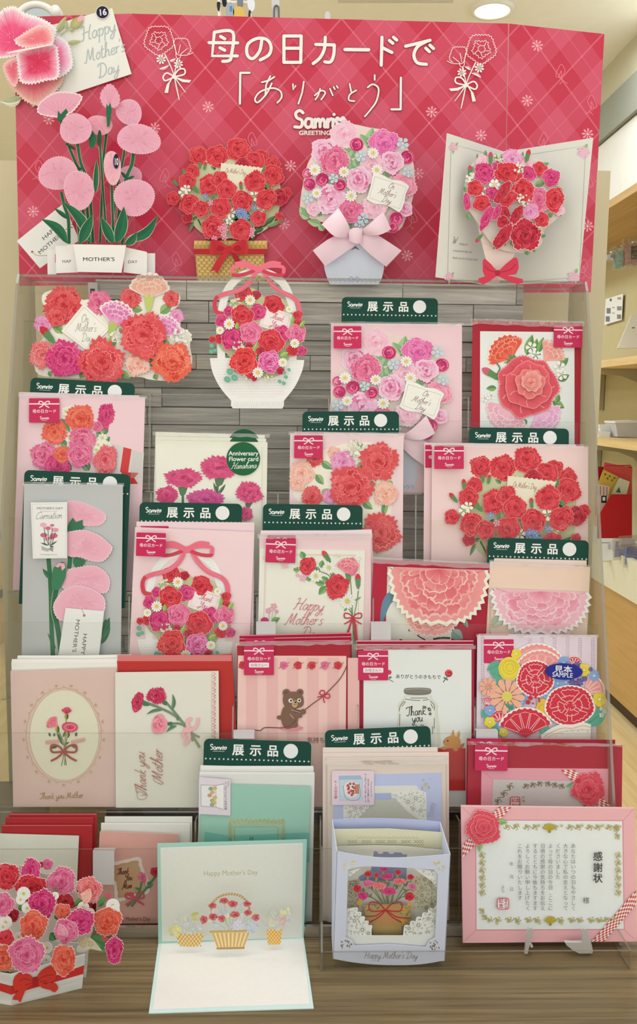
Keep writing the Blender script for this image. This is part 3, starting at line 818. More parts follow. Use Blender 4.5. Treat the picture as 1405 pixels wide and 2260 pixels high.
# frosted tabs hooked over the lips
for k, x0, x1, y0, y1, lab in ((4, 565, 608, 1373, 1404, 'frosted tab on the rack lip below the Happy Mother\'s Day flower card'),
                               (4, 818, 862, 1373, 1414, 'frosted tab on the rack lip below the red peony card'),
                               (5, 515, 561, 1614, 1630, 'frosted tab on the rack lip at the foot of the bear card'),
                               (5, 1050, 1098, 1612, 1633, 'frosted tab on the rack lip at the foot of the sample bouquet card'),
                               (6, 205, 252, 1877, 1952, 'tall frosted tab on the lowest rack lip beside the pink Thank You card')):
    P = rplane(k, -2.6)
    q = [P.hit(x0, y0), P.hit(x1, y0), P.hit(x1, y1), P.hit(x0, y1)]
    o = MB().add(slab_vf(q, P.n, -.0006)).add(slab_vf([q[0] + RN * .0006, q[1] + RN * .0006, q[1] - RN * .008, q[0] - RN * .008], (0, 0, 1), .0006))
    tag(o.build('frosted_tab', frosted()), lab, 'tab', 'frosted tabs on the rack lips')

# weathered wood plank panel behind the rack
Y_W = 1.1845
W = Thing('plank_panel', 'grey weathered wood plank panel behind the clear rack', 'panel', (0, Y_W + .006, TZ))
PW = vplane(Y_W)
wx0, wx1 = PW.hit(213, 800).x, PW.hit(1150, 800).x
wz1 = PW.hit(700, 622).z
W.mb('backing', MB().box((wx0, Y_W + .004, TZ + .001), (wx1, Y_W + .007, wz1)), simple('plank_shadow_gap', (96, 88, 76), .9))
pm = wood_mat('grey_planks', (172, 166, 152), (232, 225, 208), (3, 60, 60), 2.4, .75, rand=.2, bump=.5)
R_ = random.Random(5)
z = wz1
while z > TZ + .02:
    h = R_.uniform(.019, .031); x = wx0 - R_.uniform(0, .08)
    z0 = max(z - h, TZ + .002)
    while x < wx1 - .002:
        w = R_.uniform(.09, .20)
        a, b = max(x, wx0), min(x + w, wx1)
        if b - a > .004:
            yy = Y_W + R_.uniform(0, .0022)
            c = .0012
            pts = [Vector((a + c * .4, yy, z0 + c * R_.uniform(.4, 1.2))), Vector((b - c * .4, yy, z0 + c * R_.uniform(.4, 1.2))), Vector((b - c * .4, yy, z - c * .3)), Vector((a + c * .4, yy, z - c * .3))]
            W.mesh('plank', *slab_vf(pts, (0, -1, 0), .0039 - (yy - Y_W) + .0), pm)
        x += w
    z = z0

# ================================================================ header board
Y_H = 1.206
HM = vplane(Y_H)
hl = HM.hit(290, 300); hr = HM.hit(1120, 300)
HLp = Plane(hl, vplane(0, 0, 0, 5.5).n); HRp = Plane(hr, vplane(0, 0, 0, -11).n)
pm_, nt, N, L, bs = new_mat('plaid_print')
tc = N.new('ShaderNodeTexCoord'); sep = N.new('ShaderNodeSeparateXYZ'); L.new(tc.outputs['Object'], sep.inputs[0])
def math_(op, a, b=None):
    n = N.new('ShaderNodeMath'); n.operation = op
    for i, x in enumerate((a, b)):
        if x is None: continue
        if isinstance(x, (int, float)): n.inputs[i].default_value = x
        else: L.new(x, n.inputs[i])
    return n.outputs[0]
def band(sign):
    zz = math_('MULTIPLY', sep.outputs[2], .92 * sign)
    u = math_('MULTIPLY', math_('ADD', sep.outputs[0], zz), 8.6)
    fr = math_('FRACT', math_('ADD', u, 20.13))
    wide = math_('LESS_THAN', math_('ABSOLUTE', math_('SUBTRACT', fr, .5)), .22)
    l1 = math_('LESS_THAN', math_('ABSOLUTE', math_('SUBTRACT', fr, .02)), .012)
    l2 = math_('LESS_THAN', math_('ABSOLUTE', math_('SUBTRACT', fr, .5)), .009)
    l3 = math_('LESS_THAN', math_('ABSOLUTE', math_('SUBTRACT', fr, .28)), .006)
    return wide, math_('ADD', l1, math_('MULTIPLY', math_('ADD', l2, l3), .55))
w1, k1 = band(1); w2, k2 = band(-1)
f1 = math_('MULTIPLY', math_('ADD', w1, w2), .5)
mx = N.new('ShaderNodeMix'); mx.data_type = 'RGBA'
mx.inputs[6].default_value = S((192, 44, 68)); mx.inputs[7].default_value = S((206, 84, 104)); L.new(math_('MULTIPLY', f1, .85), mx.inputs[0])
mx2 = N.new('ShaderNodeMix'); mx2.data_type = 'RGBA'; mx2.inputs[7].default_value = S((222, 118, 130))
L.new(math_('MINIMUM', math_('MULTIPLY', math_('ADD', k1, k2), .5), 1.0), mx2.inputs[0]); L.new(mx.outputs[2], mx2.inputs[6])
L.new(mx2.outputs[2], bs.inputs['Base Color']); bs.inputs['Roughness'].default_value = .34; bs.inputs['Specular IOR Level'].default_value = .45
H = Thing('header_board', 'folded red and pink plaid cardboard header above the card rack', 'header board', (0, Y_H, TZ))
edge_m = paper((236, 190, 180))
def hpanel(P, pts):
    v, f = slab_vf([P.hit(*p) for p in pts], P.n, .0022)
    H.mesh('board_panel', v, f, [pm_, edge_m], mat_idx=[0] + [1] * (len(f) - 1))
hpanel(HM, [(289, 30), (1121, 52), (1109, 646), (301, 627)])
hpanel(HLp, [(30, 38), (288, 30), (300, 627), (43, 631)])
hpanel(HRp, [(1123, 52), (1333, 75), (1303, 645), (1110, 646)])
for x in (420, 950):
    a = HM.hit(x, 560); a.y += .004
    H.mesh('support_leg', *box_vf((a.x - .012, a.y, TZ + .001), (a.x + .012, a.y + .004, a.z)), paper((180, 160, 120)))
CR = (236, 230, 214)
A = H.art('lettering', HM, label='large white Japanese heading and logo print'); A.up(30)
SH = (150, 40, 60)
def big(stk, w, dx, sc=3.5125, pix=300):
    for zc, col, ww in ((0, SH, w + 8), (1, CR, w)):
        for st in stk:
            A.crop(pix, 0, sc); A.stroke(st, ww, col, smooth=len(st) > 3); A.z -= STEP * .5
        A.up(2)
big([[(607, 250), (590, 434), (785, 434)], [(607, 250), (750, 250), (738, 434), (720, 470), (672, 476)], [(566, 331), (788, 333)], [(655, 283), (688, 302)], [(650, 371), (688, 390)]], 25, 0)
big([[(975, 306), (958, 395), (905, 455), (862, 425), (866, 345), (935, 300), (1010, 306), (1046, 360), (1030, 425), (962, 466)]], 25, 0)
big([[(1146, 280), (1280, 280)], [(1280, 280), (1276, 484)], [(1276, 484), (1146, 484)], [(1146, 484), (1146, 280)], [(1150, 375), (1276, 375)]], 25, 0)
big([[(198, 345), (342, 350)], [(342, 350), (338, 420), (322, 470), (300, 484), (268, 480)], [(272, 290), (265, 380), (230, 450), (178, 494)]], 25, 0, pix=640)
big([[(425, 385), (608, 387)]], 27, 0, pix=640)
big([[(711, 290), (705, 507)], [(716, 372), (788, 408)], [(768, 315), (795, 337)], [(800, 290), (825, 312)]], 25, 0, pix=640)
big([[(894, 360), (1000, 335), (1083, 314)], [(1050, 325), (985, 365), (958, 430), (985, 488), (1055, 500)], [(1050, 375), (1078, 402)], [(1082, 352), (1110, 378)]], 25, 0, pix=640)
big([[(880, 566), (808, 566)], [(808, 566), (805, 805)]], 17, 0)
big([[(975, 640), (1030, 625), (1072, 598)], [(1040, 592), (1008, 660), (1002, 735)], [(1052, 648), (1010, 730), (945, 795), (922, 770), (960, 715), (1050, 685), (1115, 705), (1128, 755), (1095, 798)]], 13, 0)
big([[(1216, 655), (1218, 700), (1236, 668)], [(1300, 635), (1287, 720), (1258, 806)]], 13, 0)
big([[(190, 742), (240, 705), (272, 722), (240, 775)], [(232, 690), (218, 740), (195, 775)], [(308, 690), (330, 742)], [(336, 676), (346, 694)], [(360, 668), (370, 684)]], 12, 0, pix=640)
big([[(460, 652), (472, 712)], [(512, 702), (462, 735), (455, 778), (498, 786)]], 12, 0, pix=640)
big([[(654, 585), (654, 622)], [(600, 680), (640, 656), (684, 690), (668, 785), (620, 855), (578, 905)]], 13, 0, pix=640)
big([[(857, 605), (855, 850)], [(855, 850), (784, 850)]], 17, 0, pix=640)
A.crop(0, 0, 1)
def biglogo(x, y, w, col, lw):
    k = w / 2.55
    def P(u, v): return (x + u * k, y - v * k)
    for st in ([(.42,.80),(.25,.92),(.05,.78),(.12,.55),(.36,.42),(.32,.1),(.0,.1)], [(.85,.48),(.62,.5),(.52,.25),(.65,.06),(.85,.2),(.86,.5),(.88,.1),(1.0,.1)],
               [(1.02,.48),(1.04,.08)], [(1.04,.3),(1.18,.5),(1.26,.35),(1.27,.1)], [(1.27,.3),(1.4,.5),(1.5,.35),(1.5,.1),(1.6,.15),(1.66,.48)],
               [(1.66,.48),(1.66,.08)], [(1.66,.3),(1.8,.5),(1.9,.45)], [(1.94,.48),(1.92,.1),(2.05,.08)],
               [(2.28,.08),(2.08,.38),(2.15,.55),(2.28,.43),(2.42,.57),(2.5,.38),(2.28,.08)]):
        A.stroke([P(*q) for q in st], lw, col, n=4); A.z -= STEP
    A.disc(*P(1.97, .72), lw * .55, col, n=8); A.up(2)
biglogo(650, 285, 112, SH, 9.5); biglogo(650, 285, 112, CR, 6.8)
A.text('GREETING', 659, 298.5, 13.2, CR, bold=.035, sx=1.14)
A.done()
def sprig(A, ox, mir, oy=0):
    """white line-drawn carnation sprig; coordinates of the left one"""
    def M(p): return (ox + p[0] * mir / 3.5125, oy + p[1] / 3.5125)
    A.crop(0, 0, 1)
    def zig(cx, cy, r, n, jg, w, a0=0, a1=2 * pi, lob=.06):
        pts = []
        for i in range(n + 1):
            a = a0 + (a1 - a0) * i / n; q = r * (1 + lob * sin(5 * a)) * (1 + (jg if i % 2 else -jg))
            pts.append(M((cx + q * cos(a), cy + q * sin(a))))
        A.stroke(pts, w, CR, smooth=False, caps=False); A.z -= STEP
    zig(180, 315, 112, 58, .045, 1.5); zig(180, 318, 66, 34, .09, 1.4, lob=.12); zig(178, 318, 28, 14, .14, 1.3)
    for a in (.4, 1.5, 2.7, 3.9, 5.2): A.stroke([M((180 + 34 * cos(a), 318 + 34 * sin(a))), M((180 + 62 * cos(a + .2), 318 + 62 * sin(a + .2)))], 1.2, CR, smooth=False, caps=False); A.z -= STEP
    zig(350, 372, 74, 26, .06, 1.4, -2.5, .75)
    for st in ([(290, 325), (310, 400), (330, 430), (400, 430), (445, 410)], [(310, 400), (300, 345)], [(330, 420), (345, 350)], [(345, 425), (400, 380)], [(310, 400), (315, 450), (340, 455), (350, 425)]):
        A.stroke([M(p) for p in st], 1.4, CR, caps=False); A.z -= STEP
    for st in ([(225, 425), (290, 570), (338, 780)], [(325, 455), (300, 570), (290, 600)], [(300, 600), (340, 660), (386, 722)], [(300, 605), (318, 700), (336, 780)]):
        A.stroke([M(p) for p in st], 2.6, CR, caps=False, taper=(1, .5)); A.z -= STEP
    for x, y, r in ((196, 465, 38), (330, 500, 36)):
        A.daisy(*M((x, y)), r / 3.5125, CR, (205, 190, 170), 8, .3, .7, .2)
    for a, b in (((180, 540), (262, 505)), ((262, 480), (310, 455))): A.leaf(*M(a), *M(b), 7, (222, 150, 150), CR, .12, vein=False)
    for st, w in (([(295, 595), (240, 570), (212, 600), (230, 630), (295, 600)], 3.4), ([(295, 595), (330, 545), (375, 540), (375, 580), (295, 600)], 3.4)):
        A.stroke([M(p) for p in st], w, CR); A.z -= STEP
    A.poly([M(p) for p in ((292, 600), (262, 650), (250, 726), (222, 722), (240, 660), (285, 600))], CR)
    A.poly([M(p) for p in ((300, 597), (370, 620), (430, 625), (415, 645), (360, 640), (300, 605))], CR)
    A.disc(*M((296, 598)), 5, CR, n=10)
A = H.art('carnation_line_print', HM); A.up(30); sprig(A, 300, 1); A.done()
A = H.art('carnation_line_print', HM); A.up(30); sprig(A, 1112, -1, 19); A.done()
FP = (236, 150, 156)
for P, lst in ((HM, ((459, 236), (341, 283), (641, 366), (627, 494), (952, 247), (922, 383), (898, 564), (1061, 299))), (HRp, ((1185, 101), (1163, 222), (1296, 296), (1296, 499))), (HLp, ((73, 467), (108, 263)))):
    for x, y in lst:
        A = H.art('small_flower_print', P); A.z = STEP * 20; A.daisy(x, y, 13, FP, (240, 190, 185), 8, x, .62, .2, cin=(238, 170, 172)); A.done()
for P, lst in ((HM, ((555, 310, 1), (388, 575, 1), (908, 480, 1), (365, 390, -1))), (HRp, ((1238, 160, -1), (1304, 228, 1), (1200, 310, -1), (1296, 402, 1), (1288, 590, -1))), (HLp, ((86, 372, 1),))):
    for x, y, d in lst:
        A = H.art('bud_line_print', P); A.z = STEP * 20
        for st in ([(0, 12), (-8, -4), (0, -18), (8, -6), (12, 8), (0, 12)], [(0, 12), (0, -4), (6, 10)], [(0, 12), (-6, 20), (-14, 24)], [(-4, 18), (4, 26)]):
            A.stroke([(x + p[0] * d, y + p[1]) for p in st], 1.2, (236, 128, 140), caps=False); A.z -= STEP
        A.done()

def each(T, P, fr, name, fn, lst):
    """every item of lst drawn as a part of its own"""
    for it in lst:
        A = T.art(name, P); A.frame(*fr); fn(A, *it); A.done()
def toothed(pts, k=7, amp=3.0):
    """outline with zigzag teeth along every edge"""
    out = []; n = len(pts); i0 = 0
    P = smooth_pts(pts, 4, True); n = len(P)
    cx = sum(p[0] for p in P) / n; cy = sum(p[1] for p in P) / n
    acc = 0
    for i in range(n):
        a, b = P[i], P[(i + 1) % n]; d = hypot(b[0] - a[0], b[1] - a[1]); m = max(1, int(round(d / k)))
        for j in range(m):
            t = j / m; x = a[0] + (b[0] - a[0]) * t; y = a[1] + (b[1] - a[1]) * t
            r = hypot(x - cx, y - cy) or 1; s = amp if acc % 2 else -amp; acc += 1
            out.append((x + (x - cx) / r * s, y + (y - cy) / r * s))
    return out

# ---------------------------------------------------------------- pop-up carnation card, top left
PL = HLp.shift(.004)
T = Thing('carnation_pop_up_card', 'white Happy Mother\'s Day card with a big pink paper carnation, number 16 sticker', 'greeting card', PL.hit(150, 230))
px_slab(T, 'card_body', PL, [(62, 70), (247, 18), (290, 163), (70, 236)], .0012, paper((228, 226, 208)))
A = T.art('lettering', PL); A.up(10)
for s_, x, y, sz in (('Happy', 180, 92, 34), ("Mother's", 189, 139, 31), ('Day', 217, 172, 31)):
    A.script(s_, x, y, sz, (176, 186, 176), .085, -17, .25, .95)
A.done()
A = T.art('leaf', PL.shift(.002)); A.crop(0, 0, 4.683)
A.leaf(590, 330, 685, 165, 62, (166, 170, 112), (186, 186, 130)); A.done()
A = T.art('leaf', PL.shift(.002)); A.crop(0, 0, 4.683); A.leaf(690, 445, 845, 424, 46, (168, 172, 112), (190, 188, 134))
A.done()
A = T.art('leaf', PL.shift(.002)); A.crop(0, 0, 4.683); A.leaf(225, 1010, 5, 1045, 110, (176, 182, 136), (204, 202, 168), -.12); A.stroke([(5, 1050), (100, 1075), (200, 1055)], 8, (236, 232, 210), caps=False); A.done()
A = T.art('flower_bud', PL.shift(.002)); A.crop(0, 0, 4.683)
A.stroke([(630, 365), (690, 310), (735, 270)], 12, (170, 172, 118), caps=False)
A.disc(790, 235, 72, (164, 160, 98), 52, rot=-40, cin=(190, 182, 120)); A.disc(832, 190, 40, (226, 170, 176), 26, rot=-40); A.leaf(680, 300, 690, 215, 34, (166, 170, 112)); A.leaf(720, 320, 760, 300, 40, (160, 166, 108)); A.done()
A = T.art('number_sticker', PL.shift(.001), label='round navy sticker reading 16'); A.disc(226, 27, 14.8, (226, 222, 208), n=28); A.disc(226, 27, 13.6, (26, 26, 52), n=28); A.text('16', 226.5, 33.5, 19, (226, 224, 216), rot=-6, bold=.03, align='c', sx=.95); A.done()
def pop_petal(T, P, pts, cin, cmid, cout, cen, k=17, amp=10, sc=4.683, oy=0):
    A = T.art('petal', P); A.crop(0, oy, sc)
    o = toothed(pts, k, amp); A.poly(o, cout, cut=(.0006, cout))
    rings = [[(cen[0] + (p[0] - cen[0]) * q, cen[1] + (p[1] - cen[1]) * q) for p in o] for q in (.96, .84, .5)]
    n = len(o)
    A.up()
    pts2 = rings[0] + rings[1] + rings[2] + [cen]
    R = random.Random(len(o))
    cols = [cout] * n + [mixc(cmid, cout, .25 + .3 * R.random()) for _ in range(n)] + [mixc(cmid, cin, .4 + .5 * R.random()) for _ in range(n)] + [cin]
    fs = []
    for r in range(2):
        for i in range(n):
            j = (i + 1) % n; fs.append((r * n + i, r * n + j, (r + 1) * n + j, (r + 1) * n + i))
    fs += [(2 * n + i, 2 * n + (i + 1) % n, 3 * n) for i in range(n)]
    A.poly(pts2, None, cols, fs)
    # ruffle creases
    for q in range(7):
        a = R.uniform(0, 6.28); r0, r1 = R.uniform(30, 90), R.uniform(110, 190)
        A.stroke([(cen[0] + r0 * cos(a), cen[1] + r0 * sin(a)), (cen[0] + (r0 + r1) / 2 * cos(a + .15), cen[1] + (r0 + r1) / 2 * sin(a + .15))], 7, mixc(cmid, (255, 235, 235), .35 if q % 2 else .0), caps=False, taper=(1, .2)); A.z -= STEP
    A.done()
WP = (250, 236, 230); HP = (226, 70, 112); MP = (240, 128, 156)
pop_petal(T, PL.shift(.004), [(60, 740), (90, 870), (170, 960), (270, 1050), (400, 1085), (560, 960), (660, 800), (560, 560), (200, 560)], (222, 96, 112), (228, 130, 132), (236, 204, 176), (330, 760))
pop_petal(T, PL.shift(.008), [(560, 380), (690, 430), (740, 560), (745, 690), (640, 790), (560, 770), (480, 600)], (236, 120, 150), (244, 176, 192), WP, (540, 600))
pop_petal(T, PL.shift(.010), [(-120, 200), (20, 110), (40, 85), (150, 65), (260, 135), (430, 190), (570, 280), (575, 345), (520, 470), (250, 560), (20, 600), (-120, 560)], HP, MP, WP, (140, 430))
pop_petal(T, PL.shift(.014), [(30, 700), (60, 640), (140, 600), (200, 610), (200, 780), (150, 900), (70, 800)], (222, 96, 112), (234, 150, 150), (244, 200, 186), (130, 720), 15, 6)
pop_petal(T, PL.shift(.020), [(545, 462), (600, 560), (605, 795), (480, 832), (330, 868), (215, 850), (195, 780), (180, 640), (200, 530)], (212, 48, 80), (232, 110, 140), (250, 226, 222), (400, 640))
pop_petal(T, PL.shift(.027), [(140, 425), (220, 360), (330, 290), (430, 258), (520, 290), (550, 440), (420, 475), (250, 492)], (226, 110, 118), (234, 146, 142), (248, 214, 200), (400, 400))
A = T.art('fold_edge', PL.shift(.0285)); A.crop(0, 0, 4.683); A.poly([(60, 545), (200, 512), (400, 478), (548, 450), (556, 462), (400, 494), (210, 532), (90, 552)], (246, 226, 206), cut=(.0005, (240, 210, 200))); A.done()

# ---------------------------------------------------------------- pink standing carnation card
Yp = 1.150
T = Thing('carnation_stand_card', 'standing pink paper carnations on green stems in a white MOTHER\'S DAY band', 'greeting card', vplane(Yp).hit(225, 606))
PKp = (224, 160, 172); GS = (34, 104, 66)
def pinkhead(name, P, cx, cy, rx, ry, rot=0, col=PKp):
    A = T.art(name, P); A.crop(0, 0, 3.5125)
    a0 = radians(rot)
    def out(sx, jg, n=46):
        o = []
        for i in range(n * 2):
            a = pi * i / n; q = sx * (1 + (jg if i % 2 else -jg)) * (1 + .03 * sin(3 * a + cx))
            u, v = rx * q * cos(a), ry * q * sin(a); o.append((cx + u * cos(a0) - v * sin(a0), cy + u * sin(a0) + v * cos(a0)))
        return o
    A.poly(out(1.005, .025), (240, 202, 196), cut=(.0005, (240, 200, 196)))
    A.fan((cx, cy), out(.98, .022), mixc(col, (208, 130, 148), .25), mixc(col, (240, 195, 202), .15))
    R = random.Random(int(cx + cy))
    for q in range(34):
        a = R.uniform(0, 6.28); r0 = R.uniform(.1, .75); r1 = min(.94, r0 + R.uniform(.15, .35))
        pt = lambda r, a: (cx + rx * r * cos(a) * cos(a0) - ry * r * sin(a) * sin(a0), cy + rx * r * cos(a) * sin(a0) + ry * r * sin(a) * cos(a0))
        A.stroke([pt(r0, a), pt((r0 + r1) / 2, a + .08), pt(r1, a)], 6, mixc(col, (206, 118, 142) if q % 2 else (250, 216, 220), .3), caps=False, taper=(.3, 1)); A.z -= STEP
    A.done()
def stem(P, pts, w=18, leafs=()):
    A = T.art('stem', P); A.crop(0, 0, 3.5125)
    A.stroke(pts, w + 5, (205, 196, 160), caps=False); A.stroke(pts, w, GS, caps=False)
    for l in leafs: A.leaf(*l, GS, (28, 88, 56), vein=False)
    A.done()
Q = [vplane(Yp + .024 - i * .004) for i in range(12)]
# tag behind
Tg = Thing('gift_tag', 'tilted white HAPPY MOTHER\'S DAY tag with string behind the pink carnations', 'tag', vplane(Yp + .03).hit(88, 590))
P = vplane(Yp + .030)
px_slab(Tg, 'sheet', P, [(37, 532), (140, 449), (175, 530), (88, 592)], .0006, paper((232, 230, 216)))
A = Tg.art('lettering', P); A.up(10); A.crop(0, 0, 3.5125)
for s_, x, y in (('HAPPY', 340, 1865), ("MOTHER'S", 310, 1975), ('DAY', 510, 1815)): A.text(s_, x, y, 44, (70, 66, 62), rot=-41, sx=1.25)
A.disc(250, 1952, 9, (190, 60, 60), n=8); A.stroke([(250, 1955), (290, 1980), (365, 1980)], 5, (190, 170, 120), caps=False); A.done()
stem(Q[0], [(470, 930), (520, 1100), (590, 1270), (650, 1420), (700, 1880)], 20, ((590, 1160, 500, 1110, 24),))
stem(Q[0], [(835, 850), (830, 990), (800, 1250), (790, 1500), (775, 1880)], 18)
stem(Q[0], [(985, 950), (960, 1200), (900, 1500), (860, 1880)], 18)
pinkhead('carnation_head', Q[1], 1000, 870, 105, 95, 50)
pinkhead('carnation_head', Q[0], 1010, 1370, 90, 85, 30)
pinkhead('carnation_head', Q[1], 770, 970, 100, 75, 10, (236, 160, 168))
A = T.art('side_flower', Q[2], label='pink bloom seen from the side'); A.crop(0, 0, 3.5125)
A.poly(toothed([(290, 830), (330, 775), (430, 715), (550, 715), (632, 740), (625, 790), (560, 870), (480, 905), (390, 905), (300, 880)], 16, 4), (248, 214, 206), cut=(.0005, (240, 200, 196)))
A.poly(toothed([(298, 832), (335, 782), (432, 724), (548, 724), (622, 746), (615, 788), (552, 862), (478, 895), (390, 895), (308, 874)], 16, 4), PKp)
for i in range(8): A.stroke([(470 + (i - 4) * 6, 880), (460 + (i - 3.5) * 38, 770 + abs(i - 4) * 8)], 4, (214, 140, 155), caps=False); A.z -= STEP
A.poly([(442, 935), (450, 855), (470, 885), (512, 840), (528, 870), (500, 905), (465, 945)], GS); A.done()
A = T.art('flower_bud', Q[2]); A.crop(0, 0, 3.5125)
A.poly(toothed([(775, 730), (830, 655), (880, 665), (925, 740), (925, 800), (890, 835), (815, 830), (785, 790)], 14, 4), PKp, cut=(.0005, (240, 200, 196)))
for i in range(5): A.stroke([(848, 820), (800 + i * 24, 690)], 4, (214, 140, 155), caps=False); A.z -= STEP
A.poly([(822, 870), (825, 800), (838, 825), (855, 795), (868, 850), (848, 980), (830, 985)], GS); A.done()
stem(Q[2], [(770, 1060), (780, 1200), (800, 1500), (830, 1880)], 16)
A = T.art('calyx', Q[3]); A.crop(0, 0, 3.5125)
A.poly(smooth_pts([(688, 1080), (705, 1010), (745, 1060), (735, 1130), (700, 1145)], 3, True), GS); A.poly(smooth_pts([(750, 1090), (765, 1010), (785, 1030), (785, 1110), (765, 1130)], 3, True), (26, 80, 50)); A.done()
stem(Q[3], [(600, 1100), (625, 1260), (690, 1450), (720, 1880)], 22, ((640, 1310, 600, 1300, 16),))
pinkhead('carnation_head', Q[4], 585, 1000, 122, 118)
stem(Q[4], [(1035, 1190), (1020, 1280), (980, 1380), (930, 1600), (900, 1880)], 26, ((985, 1385, 935, 1330, 26), (985, 1390, 1045, 1365, 22)))
pinkhead('carnation_head', Q[5], 1075, 1080, 168, 116, 8)
stem(Q[5], [(475, 1490), (500, 1600), (530, 1700), (535, 1890)], 24, ((535, 1700, 418, 1612, 34),))
pinkhead('carnation_head', Q[6], 452, 1345, 152, 128, -8)
stem(Q[6], [(865, 1430), (870, 1560), (880, 1880)], 20); stem(Q[6], [(990, 1680), (965, 1780), (945, 1900)], 20)
pinkhead('carnation_head', Q[7], 870, 1300, 66, 132, -4, (236, 176, 178))
A = T.art('number_sticker', Q[7].shift(.001), label='oval navy sticker reading 10'); A.crop(0, 0, 3.5125); A.disc(900, 1250, 22, (26, 26, 52), 58, n=24); A.text('10', 900, 1278, 74, (226, 224, 216), bold=.03, align='c', sx=.45); A.done()
pinkhead('carnation_head', Q[8], 1040, 1530, 158, 142)
stem(Q[8], [(640, 1620), (670, 1760), (690, 1890)], 22); stem(Q[8], [(590, 1640), (610, 1760), (620, 1890)], 26)
pinkhead('carnation_head', Q[9], 612, 1472, 116, 152, -8)
each(T, Q[9], (0, 0, 1 / 3.5125, 0, 0, 1 / 3.5125), 'leaf_blade', lambda A, *l: (A.leaf(l[0], l[1], l[2], l[3], l[4] + 8, (212, 196, 165), (212, 196, 165), l[5], vein=False), A.leaf(l[0], l[1], l[2], l[3], l[4], GS, (26, 92, 58), l[5], vein=False)), ((525, 1890, 318, 1698, 74, .12), (700, 1880, 480, 1560, 80, .10), (880, 1890, 780, 1680, 70, 0), (960, 1860, 1225, 1660, 74, .18), (970, 1900, 1060, 1800, 60, .1), (620, 1890, 720, 1660, 80, .0), (900, 1890, 960, 1600, 90, .05), (740, 1500, 750, 1230, 40, 0)))
BW = paper((236, 236, 224))
P1, P2, P3 = vplane(Yp - .016), vplane(Yp - .008), vplane(Yp)
for P, q in ((P3, [(104, 551), (124, 551), (124, 606), (105, 607)]), (P3, [(324, 559), (342, 559), (342, 609), (324, 607)]),
             (P2, [(122, 543), (172, 539), (172, 601), (124, 603)]), (P2, [(275, 545), (324, 556), (324, 607), (272, 601)]), (P1, [(162, 539), (278, 541), (268, 602), (171, 600)])):
    px_slab(T, 'band_panel', P, q, .0007, BW)
A = T.art('lettering', P1); A.up(10); A.text("MOTHER'S", 182, 576, 11.5, (52, 50, 50), sx=1.32, bold=.01); A.done()
A = T.art('lettering', P2); A.up(10); A.text('HAP', 137, 580, 9.5, (70, 68, 66), sx=1.1); A.text('DAY', 282, 581, 9.5, (70, 68, 66), sx=1.1); A.rect(121.5, 561, 123, 580, (190, 90, 90)); A.done()

